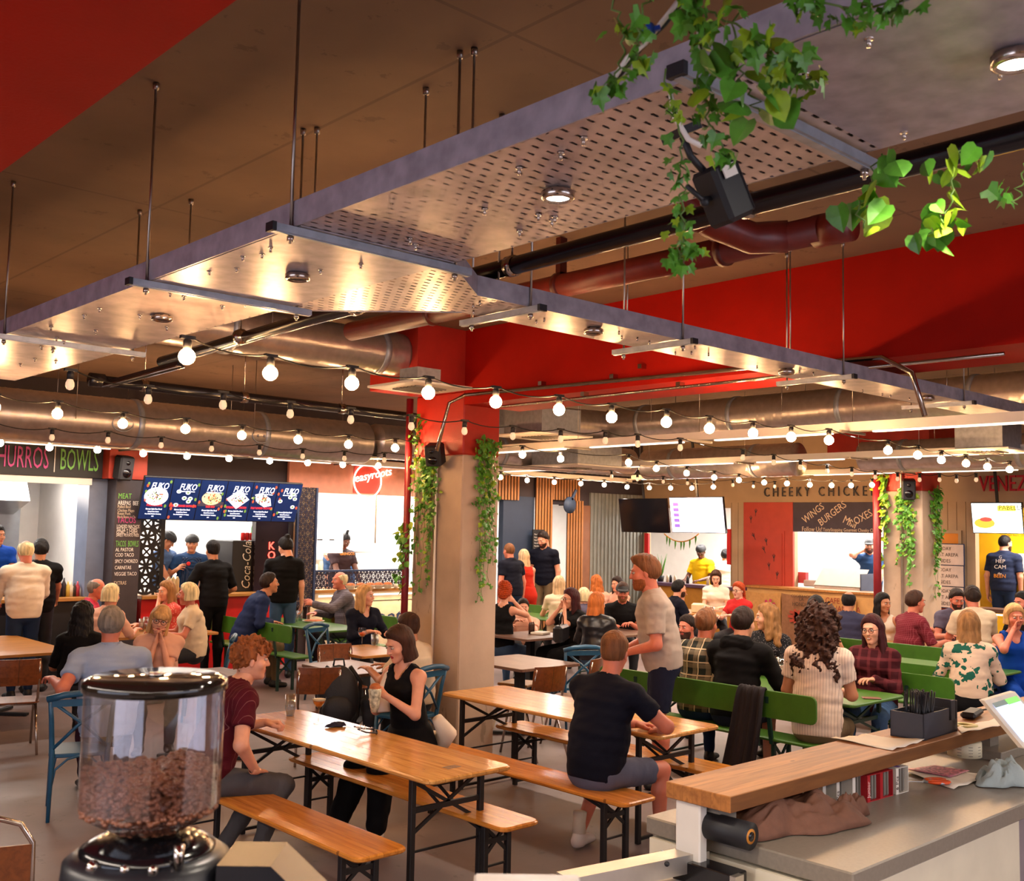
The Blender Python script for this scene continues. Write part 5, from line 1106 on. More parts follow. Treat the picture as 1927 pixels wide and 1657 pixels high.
# food cartons under the shelf
CARD = mat('grey_card_inside', '#8f8880', .7); CW = mat('white_carton', '#e2d9cd', .5); CR = mat('red_carton', '#b01822', .45); ORN = mat('orange_plastic', '#e05018', .35)
for i, (px, m_, lab) in enumerate(((1548, CW, 'leftmost white carton sleeve with purple print, under the shelf'), (1574, CW, 'white carton sleeve marked Pcs'), (1604, CW, 'plain white carton sleeve next to the red ones'), (1632, CR, 'left red carton sleeve marked Junior'), (1656, CR, 'right red carton sleeve behind the Junior one'), (1686, CW, 'right white carton sleeve marked 6 Pcs'))):
    g = at(px, (1513, 1513, 1512, 1509, 1502, 1494)[i], z=.952); t = empty('food_carton', (g.x, g.y, .95), R(-4), lab, 'carton')
    w, d, h = .105, .16, .115; q = MB()
    q.box(0, 0, 0, .003, d, h).box(w, 0, 0, w+.003, d, h).box(0, 0, h, w+.003, d, h+.003).box(0, 0, 0, w, d, .003); q.build('sleeve', m_, t)
    MB().box(.004, .02, .004, w-.001, .024, h-.001).box(w*.5, 0.01, 0, w*.5+.002, d, h).box(w*.75, .01, 0, w*.75+.002, d, h).build('inner_flap', CARD, t)
    MB().box(-.0005, -.002, 0, .022, .0, h).build('front_edge', m_, t)
    s_ = {1: 'Pcs', 3: 'Junior', 5: '6 Pcs'}.get(i)
    if s_: text('print', s_, .03, (.018, -.003, .02), (R(90), R(-90), 0), TXT['white'] if i == 3 else TXT['brown'], t, ext=.0003)
    if i in (0, 1, 5): MB().ball((.05, .03, h+.003), .016, 8, 6, (1, 1.4, .08)).ball((.02, .1, h+.003), .012, 8, 6, (1, 1.4, .08)).ball((-.001, .08, .06), .014, 8, 6, (.1, 1, 1.4)).build('purple_print', mat('purple_print', '#6a3f98', .5), t)
    if i in (3, 4): MB().ball((.05, .05, h+.003), .008, 6, 5, (1, 1, .08)).ball((.07, .1, h+.003), .008, 6, 5, (1, 1, .08)).ball((.03, .11, h+.003), .008, 6, 5, (1, 1, .08)).build('white_stars', CW, t)
def crumple(name, c, rx, ry, h, m_, label, cat, seed, n=40, amp=.35, rz=0):
    r = np.random.RandomState(seed); K = [(r.normal(size=2)*f_, r.uniform(0, 6.3), a_) for f_, a_ in ((3, .9), (5, .8), (8, .5), (12, .2)) for _ in range(3)]; V = []; F = []
    for i in range(n+1):
        for j in range(n+1):
            u, v = -1+2*i/n, -1+2*j/n; w = sum(a_*(math.sin(k[0]*u+k[1]*v+p)*.9+.9*abs(math.sin(k[1]*u*1.6-k[0]*1.4*v+p))-.3) for k, p, a_ in K)/3
            rad = math.sqrt(u*u+v*v); e = 1+.18*math.sin(3*math.atan2(v, u)+seed)+.08*math.sin(7*math.atan2(v, u))
            s_ = max(abs(u), abs(v))/max(rad, 1e-6) if rad > 0 else 1
            x_, y_ = u*s_*e, v*s_*e; f = max(0, 1-(max(abs(u), abs(v)))**5); V.append((x_*rx, y_*ry, max(.003, h*f*(.55+amp*w)+.004)))
    for i in range(n):
        for j in range(n): k = i*(n+1)+j; F.append((k, k+n+1, k+n+2, k+1))
    o = MB().add(V, F, True).build(name, m_); o.location = c; o.rotation_euler = (0, 0, rz); tag(o, label, cat); o.modifiers.new('thickness', 'SOLIDIFY').thickness = .003; return o
APR = mat('brown_apron_cloth', '#6d4634', .75, var=.12, scale=30, bump=.2, bscale=300)
g = at(1480, 1545, z=.96); crumple('folded_apron', (g.x, g.y, .951), .34, .2, .11, APR, 'crumpled brown apron lying on the stone counter under the shelf', 'apron', 4, 44, .5, R(-12))
g = at(1590, 1530, z=.96); crumple('leather_strap', (g.x, g.y-.02, .951), .1, .06, .09, APR, 'rolled end of brown cloth beside the cartons', 'cloth', 9, 20, .3)
g = at(1882, 1468, z=.96); crumple('cleaning_cloth', (g.x, g.y, .951), .15, .12, .08, mat('pale_blue_cloth', '#a9b4b2', .85, var=.1, bump=.3, bscale=250), 'crumpled pale blue cleaning cloth on the stone counter', 'cloth', 5, 40, .5)
t = empty('tape_roll', (at(1345, 1560, z=.99).x, 2.35, 1.0), 0, 'black roll with an orange core under the corner of the shelf', 'roll')
MB().tube([(0, 0, 0), (0, .3, 0)], .052, 28).build('coil', BLACK, t); MB().tube([(0, -.002, 0), (0, .02, 0)], .028, 20).build('orange_core', mat('orange_core', '#c07a20', .5), t); MB().cyl((0, -.004, 0), (0, .0, 0), .018, 16).build('core_hole', BLACKG, t)
sheet('paper_sheet', ((1700, 1452), (1790, 1445), (1862, 1462), (1795, 1485)), .953, PAPER, 'loose white papers under the orange scissors', 'paper')
sheet('menu_leaflet', ((1705, 1447), (1760, 1440), (1825, 1450), (1790, 1462)), .962, mat('patterned_leaflet', '#c9798a', .5, var=.7, scale=60), 'colourful patterned leaflet next to the orange scissors', 'leaflet', .001)
g = at(1745, 1472, z=.965); t = empty('scissors', g, R(-38), 'scissors with orange and grey handles on the stone counter', 'scissors')
MB().bar((-.02, .0, .004), (-.16, .03, .004), .016, .002).bar((-.02, .0, .007), (-.16, .015, .007), .016, .002).build('blade', STEEL, t)
for s in (-1, 1):
    MB().tube([(.05+.05*math.cos(q), s*.022+.02*math.sin(q), .008) for q in np.linspace(0, 2*math.pi, 17)[:-1]], .008, 6, closed=True).build('handle', ORN, t)
MB().tube([(-.02, 0, .006), (.0, .02, .006), (.05, .045, .006), (.1, .03, .006)], .007, 6).tube([(-.02, 0, .006), (.0, -.02, .006), (.05, -.045, .006), (.1, -.03, .006)], .007, 6).build('grey_grip', GALVD, t)
# till tablet at the right edge
t = empty('till_screen', at(1890, 1345, z=1.16), 0, 'white framed till tablet tilted up at the right frame edge', 'tablet')
a = at(1852, 1318, z=1.34)-t.location; c = at(1927, 1408, z=1.18)-t.location; e = Vector((.45, .03, .0)); q = MB()
q.add([a, c, c+e, a+e, a+Vector((.01, .03, -.0)), c+Vector((.01, .03, 0)), c+e+Vector((.01, .03, 0)), a+e+Vector((.01, .03, 0))], [(0, 1, 2, 3), (7, 6, 5, 4), (0, 4, 5, 1), (1, 5, 6, 2), (2, 6, 7, 3), (3, 7, 4, 0)]); q.build('white_frame', CW, t)
nn = (c-a).cross(e).normalized()*-.003
if nn.y > 0: nn = -nn
dd = (c-a); q = MB().quad(*(p+nn for p in (a+dd*.12+e*.12, a+dd*.9+e*.1, a+dd*.9+e*.9, a+dd*.12+e*.9))); q.build('display', emis('till_blue', '#b9cdf2', .9), t)
q = MB().quad(*(p+nn*1.6 for p in (a+dd*.1+e*.11, a+dd*.2+e*.11, a+dd*.2+e*.9, a+dd*.1+e*.9))).build('menu_bar', emis('till_bar', '#2a4a4a', .5), t)
q = MB().quad(*(p+nn*2 for p in (a+dd*.1+e*.5, a+dd*.22+e*.5, a+dd*.22+e*.9, a+dd*.1+e*.9))).build('green_tab', emis('till_green', '#4caa30', .9), t)
# ============================================================ COFFEE GRINDER, FOREGROUND LEFT
gd = 1.62; P0 = Vector((0, 0, CAM_H))+Vector(ray(294, 1275))*gd
zg = 1.02; t = empty('work_counter', (P0.x, P0.y, 0), R(-42), 'black worktop of the coffee station along the lower frame edge', 'counter')
MB().box(-.5, -.6, .98, .9, .14, zg, .004).build('worktop', BLACKG, t); MB().box(-.45, -.55, 0, .85, .1, .98).build('cabinet', BLACK, t)
t = empty('coffee_grinder', (P0.x, P0.y, zg), R(-42), 'coffee grinder with a clear hopper half full of beans in the left foreground', 'grinder')
ht = P0.z-zg; r0 = .104; q = MB()
CLR = thin_glass('clear_acrylic', (.90, .87, .9), .3)
top = ht-.012; q.lathe([(r0, top), (r0, top-.172), (r0*.93, top-.19), (.045, top-.218), (.04, top-.25)], 64, cap=False).build('hopper', CLR, t)
MB().lathe([(.001, ht+.004), (r0*.9, ht+.004), (r0+.004, ht-.002), (r0+.004, ht-.016), (r0-.002, ht-.018), (.001, ht-.014)], 64).build('lid', mat('smoked_lid', '#1c1612', .06, 0, var=0), t)
MB().lathe([(.0, ht+.004), (.012, ht+.004), (.012, ht+.008), (0, ht+.008)], 16).build('lid_button', CHROME, t)
BEAN = mat('roasted_bean', '#7d4a30', .38, var=.35, scale=60)
pts = []; rb = np.random.RandomState(3)
bv = MB().ball((0, 0, 0), 1, 8, 5, (.0062, .0045, .0036)); nb = np.array(bv.v); fb = np.array([f for f in bv.f]); VV = []; FF = []
fill = top-.136
for i in range(2600):
    while True:
        x_, y_ = rb.uniform(-1, 1, 2)*(r0-.008)
        if x_*x_+y_*y_ < (r0-.008)**2: break
    surf = fill+.018*(y_/r0)*.6+.008*math.sin(x_*40)
    if i < 1300:
        z_ = surf+rb.uniform(-.008, .004)
    else:
        a_ = rb.uniform(0, 6.283); z_ = rb.uniform(top-.212, surf); lim = r0-.006 if z_ > top-.185 else np.interp(z_, [top-.218, top-.185], [.045, r0*.92])-.004; x_, y_ = lim*math.cos(a_), lim*math.sin(a_)
    M_ = np.array(Matrix.Rotation(rb.uniform(0, 6.3), 3, 'Z') @ Matrix.Rotation(rb.uniform(0, 3.1), 3, 'X')); VV.append(nb @ M_.T+[x_, y_, z_]); FF.append(fb+len(nb)*i)
o = mesh_obj('coffee_beans', np.concatenate(VV), np.concatenate(FF), BEAN, None, smooth=True); o.matrix_world = Matrix.Translation(t.location) @ Matrix.Rotation(R(-42), 4, 'Z')
tag(o, 'roasted coffee beans heaped inside the clear hopper', 'coffee beans', kind='stuff')
core = MB().lathe([(.001, fill-.012), (r0-.014, fill-.012), (r0-.014, top-.185), (.04, top-.212), (.001, top-.212)], 32).build('bean_core', BEAN, None); core.matrix_world = o.matrix_world.copy(); core.parent = o; core.matrix_parent_inverse = o.matrix_world.inverted()
MB().lathe([(.05, top-.222), (.062, top-.222), (.085, top-.23), (.1, top-.24), (.1, top-.26), (.04, top-.26)], 40).build('collar', BLACKG, t)
MB().lathe([(.0, top-.245), (.105, top-.245), (.122, top-.257), (.125, top-.285), (.115, 0), (.0, 0)], 48).build('body', mat('grinder_black', '#1b1c22', .34), t)
MB().box(-.02, -.05, top-.36, .23, .05, top-.255, .03).build('grinding_head', _M['grinder_black'], t)
MB().add([(.12, -.06, top-.25), (.2, -.06, top-.25), (.3, -.06, top-.34), (.12, -.06, top-.42), (.12, .06, top-.25), (.2, .06, top-.25), (.3, .06, top-.34), (.12, .06, top-.42)], [(0, 1, 2, 3), (7, 6, 5, 4), (0, 4, 5, 1), (1, 5, 6, 2), (2, 6, 7, 3), (3, 7, 4, 0)]).build('spout_cover', _M['grinder_black'], t)
MB().tube([(.07, -.08, top-.25), (.07, -.08, top-.215)], .008, 10).ball((-.05, -.09, top-.245), .01).ball((.0, -.1, top-.245), .008).ball((.04, -.1, top-.245), .008).split('adjuster', CHROME, t)
# espresso machine top and tamper seen at the lower edge
ge = Vector((0, 0, CAM_H))+Vector(ray(600, 1662))*1.35
t = empty('espresso_machine', ge, R(-42), 'top edge of a dark espresso machine along the bottom of the frame', 'coffee machine'); MB().box(-.14, -.3, -.5, .42, .0, -.0, .006).build('casing', BLACKG, t); 
MB().box(.2, -.05, -.02, .34, .04, .004, .003).build('drip_tray', GALVD, t)
# ============================================================ TABLE THINGS
GLS = thin_glass('clear_glass'); BEER = mat('amber_beer', '#c8740f', .1, 0, var=.05, **{'Emission Color': (.6, .22, .02, 1), 'Emission Strength': .0}); FOAM = mat('cream_foam', '#e8dcc4', .7)
def tumbler(x, y, z, label, h=.13, r=.036, fill=.4, liquid=None, group=None):
    t = empty('drinking_glass', (x, y, z), 0, label, 'glass', group); MB().lathe([(r*.8, 0), (r, h*.3), (r*1.02, h), (r*.96, h), (r*.93, h*.3), (r*.7, .008), (.001, .008)], 24, cap=False).lathe([(.001, 0), (r*.8, 0)], 24, cap=False).build('glass_wall', GLS, t)
    if liquid: MB().lathe([(.001, .009), (r*.72, .009), (r*.9, h*.3), (r*.93, h*fill), (.001, h*fill)], 20).build('drink', liquid, t)
    if liquid is BEER: MB().lathe([(.001, h*fill), (r*.93, h*fill), (r*.94, h*fill+.02), (.001, h*fill+.02)], 20).build('foam', FOAM, t)
    return t
def stemglass(x, y, z, label, h=.17, bowl=.045, kind='coupe', liquid=None):
    t = empty('cocktail_glass', (x, y, z), 0, label, 'glass'); 
    pr = [(.034, 0), (.034, .003), (.006, .008), (.004, h*.3), (.005, h*.6)]
    pr += [(.02, h*.66), (bowl*.8, h*.8), (bowl*1.05, h)] if kind == 'coupe' else [(.03, h*.55), (bowl, h*.75), (bowl*.85, h*1.05)]
    MB().lathe(pr, 24, cap=False).build('glass_body', GLS, t)
    if kind == 'coupe': MB().lathe([(.001, h*.67), (.02, h*.69), (bowl*.8, h*.81), (bowl*.9, h*.89), (.001, h*.89)], 20).build('drink', liquid, t); MB().lathe([(.001, h*.89), (bowl*.9, h*.89), (bowl*.97, h*.95), (.001, h*.95)], 20).build('foam', FOAM, t)
    else: MB().lathe([(.001, h*.58), (.03, h*.6), (bowl*.93, h*.75), (.001, h*.78)], 20).build('drink', liquid, t)
    return t
ORD = mat('orange_cocktail', '#d8701c', .15); RDD = mat('red_orange_spritz', '#d0400c', .15); WAT = thin_glass('water_fill', (.85, .88, .92), .2)
g = at(546, 1345, z=.765); tumbler(g.x, g.y, .762, 'tall water glass in the hand of the man in maroon', .15, .038, .45, WAT)
g = at(599, 1361, z=.765); stemglass(g.x, g.y, .762, 'coupe cocktail glass with orange drink and foam on the nearest table', .18, .048, 'coupe', ORD)
g = at(681, 1215, z=.755); stemglass(g.x, g.y, .755, 'stemmed glass of amber spritz before the blonde woman in navy', .2, .05, 'wine', RDD)
g = at(705, 1213, z=.755); tumbler(g.x, g.y, .755, 'short gin glass garnished with lime held by the blonde woman', .12, .045, .6, WAT)
g = at(1457, 1272, z=.755); tumbler(g.x, g.y, .755, 'fuller beer glass beside the black hoodie man', .19, .045, .68, BEER); g = at(1475, 1275, z=.755); tumbler(g.x, g.y, .755, 'half empty beer glass to the right of the fuller one', .19, .045, .35, BEER)
for i, px in enumerate((0, 0, 0, 1326, 1340, 1364)):
    if i < 3: continue
    g = at(px, 1132, x=14.65)
    tumbler(g.x, g.y, .75, ['', '', '', 'leftmost of three small glasses before the girl in white', 'middle one of three small glasses before the girl in white', 'rightmost of three small glasses before the girl in white'][i], .12, .035, .3, WAT)
for i, (px, py) in enumerate(((267, 1168), (275, 1164), (283, 1170), (565, 1165), (556, 1166))):
    g = at(px, py, y=(12.85, 13.05, 12.75, 13.1, 13.0)[i]); tumbler(g.x, g.y, .75, ['left glass of the trio before the woman in coral', 'back glass of the trio before the woman in coral', 'right glass of the trio before the woman in coral', 'glass on the green table by the hand of the blazer man', 'small bottle glass beside the navy jacket sleeve'][i], .16, .035, .4, WAT)
g = at(1368, 1195, z=.76); t = empty('glass_dish', (9.35, 6.6, .75), 0, 'covered glass dish on the far end of the green table', 'dish'); MB().lathe([(.1, 0), (.12, .05), (.06, .11), (.01, .13)], 20).build('dome', GLS, t)
t = empty('pizza_plate', (at(590, 1168, z=.76).x, at(590, 1168, z=.76).y, .752), 0, 'plate with pizza on the green table of the blazer man', 'plate'); MB().lathe([(.0, 0), (.13, 0), (.16, .015)], 24).build('plate', CW, t); MB().lathe([(.0, .012), (.13, .012), (.13, .022), (0, .022)], 20).build('pizza', FD, t)
t = empty('napkin_stack', (at(1017, 1190, z=.77).x, at(1017, 1190, z=.77).y, .752), R(20), 'white food tray and sauce bottles in front of the red haired woman', 'tray'); MB().box(-.12, -.09, 0, .12, .09, .03, .005).build('tray', CW, t)
for i, dx in enumerate((-.05, 0, .05)): MB().lathe([(.02, .03), (.02, .15), (.008, .18)], 8, (dx, .13, -.03)).build('bottle', mat('brown_sauce', '#3a1c14', .3), t)
t = empty('paper_cube', (14.6, at(1313, 1135, x=14.6).y, .75), R(30), 'pale cubic tissue box on the table of the girl in white', 'box'); MB().box(-.1, -.1, 0, .1, .1, .16, .02).build('box', mat('tissue_box', '#e0cfa8', .6), t)
SUN = BLACKG
g = at(632, 1364, z=.77); crumple('scrunchie', (g.x, g.y, .763), .07, .045, .03, mat('navy_velvet', '#15132e', .7), 'dark blue hair scrunchie lying on the nearest table', 'scrunchie', 11, 24, .4)
g = at(705, 1378, z=.77); t = empty('sunglasses', (g.x, g.y, .78), R(70), 'sunglasses with white studded straps beside the arm of the brown bob woman', 'sunglasses')
for s in (-1, 1): MB().ball((s*.034, 0, 0), .03, 14, 8, (1, .25, .6)).build('lens', BLACKG, t)
q = MB().tube([(-.07, .0, 0), (-.075, .08, .01), (-.05, .13, .03)], .005, 6).tube([(.07, 0, 0), (.075, .08, .01), (.04, .13, .03)], .005, 6)
q.build('temple', BLACK, t); q = MB()
for i in range(16): q.ball((rnd.uniform(-.07, .07), rnd.uniform(.03, .12), .02+rnd.uniform(0, .02)), .005, 6, 4)
q.split('stud', CW, t)
g = at(1640, 1312, z=.76); t = empty('phone', (g.x, g.y, .752), R(40), 'phone lying near the table corner before the laughing woman', 'phone'); MB().box(-.04, -.075, 0, .04, .075, .009, .003).build('body', mat('rose_phone', '#8a5a50', .3), t)
# backpack on the plywood chair
t = empty('backpack', (5.42, 8.12, .5), R(-35), 'black backpack slung over the plywood chair behind the nearest table', 'bag')
BAG = mat('black_nylon', '#15141a', .6, var=.2, bump=.3, bscale=60)
MB().ball((0, 0, .08), .2, 20, 12, (.95, .62, 1.45)).build('bag_body', BAG, t); MB().ball((.0, -.1, -.02), .14, 16, 8, (1, .5, 1)).build('front_pocket', BAG, t)
MB().tube([(-.05, .0, .36), (-.04, 0, .42), (.04, 0, .42), (.05, 0, .36)], .01, 6).build('handle', BAG, t); MB().tube([(.1, .1, .34), (.2, .14, .2), (.18, .12, -.1), (.1, .1, -.25)], .02, 8).tube([(-.1, .1, .34), (-.2, .14, .2), (-.18, .12, -.1), (-.1, .1, -.25)], .02, 8).build('strap', BAG, t)
# black coat over the green bench and black handbag
def drape(name, pts, m_, label, cat, w=.12):
    t = empty(name, pts[0], 0, label, cat); P = [Vector(p)-Vector(pts[0]) for p in pts]; V = []; F = []; n = len(P); k = 14
    for i, p in enumerate(P):
        ww = w*(.7+.5*i/n)
        for j in range(k+1): u = -1+2*j/k; V.append(p+Vector((.02*math.sin(j*2.1+i*.4)+.012*math.sin(j*4.7), u*ww, .01*math.sin(j*3))))
    for i in range(n-1):
        for j in range(k): a = i*(k+1)+j; F.append((a, a+1, a+k+2, a+k+1))
    o = MB().add(V, F, True).build('cloth', m_, t); s_ = o.modifiers.new('s', 'SOLIDIFY'); s_.thickness = .02; o.modifiers.new('ss', 'SUBSURF').levels = 1; return t
drape('dark_coat', [(7.52, 5.05, .72), (7.47, 5.05, .87), (7.42, 5.05, .9), (7.38, 5.05, .84), (7.37, 5.07, .65), (7.36, 5.1, .45), (7.37, 5.15, .25), (7.36, 5.18, .1)], mat('plum_black_knit', '#1d161c', .85, bump=.3, bscale=150), 'black knitted coat hung over the green bench back', 'coat', .15)
g = at(1165, 1195, x=9.6); t = empty('handbag', (9.3, 9.1, .76), R(30), 'black handbag with hoop handle in front of the man in a black cap', 'bag'); MB().box(-.2, -.06, 0, .2, .06, .2, .03).build('bag_body', mat('black_leather', '#121014', .35), t); MB().tube([(-.1, 0, .19), (-.08, 0, .3), (0, 0, .35), (.08, 0, .3), (.1, 0, .19)], .008, 8).build('handle', BLACKG, t)
t = empty('orange_seat_stool', (7.9, 8.35, 0), R(20), 'orange topped stool on white legs between the plywood chair and the blue chair', 'stool')
MB().box(-.18, -.18, .45, .18, .18, .48, .01).build('seat', CTOP, t)
for sx_ in (-1, 1):
    for sy_ in (-1, 1): MB().bar((sx_*.15, sy_*.15, .45), (sx_*.2, sy_*.2, 0), .02, .02).build('leg', WHITE, t)
# ============================================================ PEOPLE
def snet(f, lo, hi, h):
    """surface of f = 0 by surface nets"""
    lo = np.array(lo, np.float64); n = np.ceil((np.array(hi)-lo)/h).astype(int)+1; Q4 = 4; n = ((n-1+Q4-1)//Q4)*Q4+1
    nc = (n-1)//Q4+1; ax = [lo[i]+h*Q4*np.arange(nc[i]) for i in range(3)]; G = np.stack(np.meshgrid(*ax, indexing='ij'), -1)
    vc = f(G.reshape(-1, 3)).reshape(nc); near = np.abs(vc) < h*6.0
    up = lambda A: A.repeat(Q4, 0).repeat(Q4, 1).repeat(Q4, 2)[Q4//2:Q4//2+n[0], Q4//2:Q4//2+n[1], Q4//2:Q4//2+n[2]]
    v = up(vc).copy(); m = up(near); ii = np.argwhere(m); v[m] = f(lo+ii*h)
    v = np.where(v == 0, 1e-9, v); s = v < 0; cn = n-1; cells = []; poss = []; E = []
    for a in range(3):
        b, c = [i for i in range(3) if i != a]
        sl0 = [slice(None)]*3; sl1 = [slice(None)]*3; sl0[a] = slice(0, -1); sl1[a] = slice(1, None)
        v0, v1 = v[tuple(sl0)], v[tuple(sl1)]; mm = s[tuple(sl0)] != s[tuple(sl1)]
        idx = np.argwhere(mm); t = v0[mm]/(v0[mm]-v1[mm]); pos = idx.astype(float); pos[:, a] += t; E.append((a, b, c, idx, s[tuple(sl0)][mm]))
        for db in (0, -1):
            for dc in (0, -1):
                q = idx.copy(); q[:, b] += db; q[:, c] += dc; ok = (q >= 0).all(1) & (q < cn).all(1); cells.append(np.ravel_multi_index(q[ok].T, cn)); poss.append(pos[ok])
    cells = np.concatenate(cells); poss = np.concatenate(poss); uq, inv = np.unique(cells, return_inverse=True); cnt = np.bincount(inv)
    V = np.stack([np.bincount(inv, poss[:, k]) for k in range(3)], 1)/cnt[:, None]*h+lo; ids = -np.ones(int(np.prod(cn)), int); ids[uq] = np.arange(len(uq)); ids = ids.reshape(cn); F = []
    for a, b, c, idx, sg in E:
        ok = (idx[:, b] > 0) & (idx[:, c] > 0) & (idx[:, b] < cn[b]) & (idx[:, c] < cn[c]) & (idx[:, a] < cn[a]); q = idx[ok]; g = sg[ok]
        def I(db, dc): w = q.copy(); w[:, b] += db; w[:, c] += dc; return ids[w[:, 0], w[:, 1], w[:, 2]]
        Q = np.stack([I(-1, -1), I(0, -1), I(0, 0), I(-1, 0)], 1); flip = g if a != 1 else ~g
        Q[~flip] = Q[~flip][:, ::-1]; F.append(Q)
    return V, np.concatenate(F)
def wob2(P, f, a, seed=1):
    r = np.random.RandomState(seed); s = 0
    for _ in range(9): k = r.normal(size=3); k /= np.linalg.norm(k); s = s+np.sin(P@(k*f*r.uniform(.7, 1.5))+r.uniform(0, 6.3))
    return s*a/2.2
def smin(a, b, k): h = np.clip(.5+.5*(b-a)/k, 0, 1); return b*(1-h)+a*h-k*h*(1-h)
def rc(P, a, b, ra, rb):
    a = np.asarray(a, float); b = np.asarray(b, float); d = b-a; t = np.clip(((P-a)@d)/max(1e-9, d@d), 0, 1)
    return np.linalg.norm(P-a-t[:, None]*d, axis=1)-(ra+(rb-ra)*t)
def ec(P, a, b, side, A, B):
    """tapered capsule with an elliptic section: A, B = (half width along side, half depth)"""
    a = np.asarray(a, float); b = np.asarray(b, float); d = b-a; L2 = max(1e-9, d@d); t = np.clip(((P-a)@d)/L2, 0, 1); q = P-a-t[:, None]*d
    u = q@side; r2 = (q*q).sum(1)-u*u; W = A[0]+(B[0]-A[0])*t; D = A[1]+(B[1]-A[1])*t
    return (np.sqrt((u/W)**2+np.maximum(r2, 0)/D**2)-1)*np.minimum(W, D)
def el(P, c, r): q = (P-np.asarray(c))/np.asarray(r); l = np.linalg.norm(q, axis=1); return (l-1)*min(r)
_wr = np.random.RandomState(5); _WK = [(_wr.normal(size=3), _wr.uniform(0, 6.3)) for _ in range(10)]
def wob(P, f, a):
    s = 0
    for i, (k, p) in enumerate(_WK): s = s+np.sin(P@(k*f*(1+.35*i))+p)/(1+.25*i)
    return s*a/3
# ---- canonical head: origin mid skull, +y front, top z = .12, chin z = -.12
def head_sdf(P, fem=False, age=0):
    d = el(P, (0, -.012, .022), (.074, .094, .096)); j = el(P, (0, .022, -.045), (.055 if fem else .061, .066, .072)); d = smin(d, j, .03)
    d = smin(d, el(P, (0, .067, -.098), (.02 if fem else .026, .018, .016)), .03)
    for s in (-1, 1):
        d = smin(d, el(P, (s*.04, .058, -.022), (.022, .02, .02)), .025)
        d = np.maximum(d, -(el(P, (s*.031, .104, .014), (.019, .017, .012))+.001)) if False else -smin(-d, el(P, (s*.031, .1, .012), (.017, .014, .011)), .012)
        d = smin(d, el(P, (s*.078, -.004, -.006), (.007, .017, .031)), .006)
    d = smin(d, ec(P, (-.028, .078, .034), (.028, .078, .034), np.array([0, 0, 1.]), (.009, .012), (.009, .012)), .012)
    d = smin(d, rc(P, (0, .086, .02), (0, .104, -.022), .007, .0125), .01); d = smin(d, rc(P, (-.011, .094, -.026), (.011, .094, -.026), .007, .007), .006)
    m = smin(rc(P, (-.02, .078, -.058), (.02, .078, -.058), .006, .006), rc(P, (0, .087, -.055), (0, .085, -.064), .008, .009), .01); d = smin(d, m, .008)
    d = -smin(-d, rc(P, (-.024, .09, -.0595), (.024, .09, -.0595), .0022, .0022), .004)
    d = smin(d, rc(P, (0, -.02, -.03), (0, -.035, -.135), .05 if fem else .056, .048 if fem else .056), .02)
    return d
_H = {}
def head_mesh(fem):
    if fem not in _H:
        V, F = snet(lambda P: head_sdf(P, fem), (-.095, -.12, -.15), (.095, .13, .135), .0052); _H[fem] = (V, F)
    return _H[fem]
def head_midx(V, F):
    c = V[F].mean(1); lips = (np.abs(c[:, 0]) < .021*(1-np.abs(c[:, 2]+.06)/.02)) & (np.abs(c[:, 2]+.0595) < .0105) & (c[:, 1] > .08); return np.where(lips, 1, 0)
# ---- hands: wrist at origin, fingers +y, back of hand +z, thumb towards +x (left hand seen palm down)
_HD = {}
def hand_mesh(pose):
    if pose in _HD: return _HD[pose]
    curl = {'flat': 8, 'relax': 26, 'grip': 62, 'fist': 85, 'point': 30}[pose]; segs = []
    for i, (x, y, L_) in enumerate(((.03, .088, .072), (.01, .094, .08), (-.011, .09, .074), (-.03, .08, .058))):
        c = R(curl*(.2 if (pose == 'point' and i == 0) else 1)+i*3); p = np.array([x, y, 0.]); an = 0; fx = (x)*1.5; r = .0098-.0006*i
        for k, fr in enumerate((.45, .32, .23)):
            an += c*(.75 if k == 0 else 1.0); q = p+np.array([fx*fr*.25, math.cos(an)*L_*fr, -math.sin(an)*L_*fr]); segs.append((p, q, r, r*.92)); p = q; r *= .92
    th = [np.array([.022, .018, -.006]), np.array([.05, .05, -.014]), np.array([.056 if pose != 'grip' else .042, .085, -.026]), np.array([.05 if pose != 'grip' else .022, .108, -.036])]
    for k in range(3): segs.append((th[k], th[k+1], .0145-.002*k, .013-.002*k))
    def f(P):
        d = ec(P, (0, .012, 0), (0, .082, 0), np.array([1., 0, 0]), (.03, .0155), (.04, .0125)); d = smin(d, rc(P, (0, -.03, 0), (0, .01, 0), .0255, .025), .015)
        for k, s in enumerate(segs): d = smin(d, rc(P, *s), .004 if k < 12 else .009)
        return d
    r = snet(f, (-.06, -.05, -.1), (.08, .2, .04), .0048); _HD[pose] = r; return r
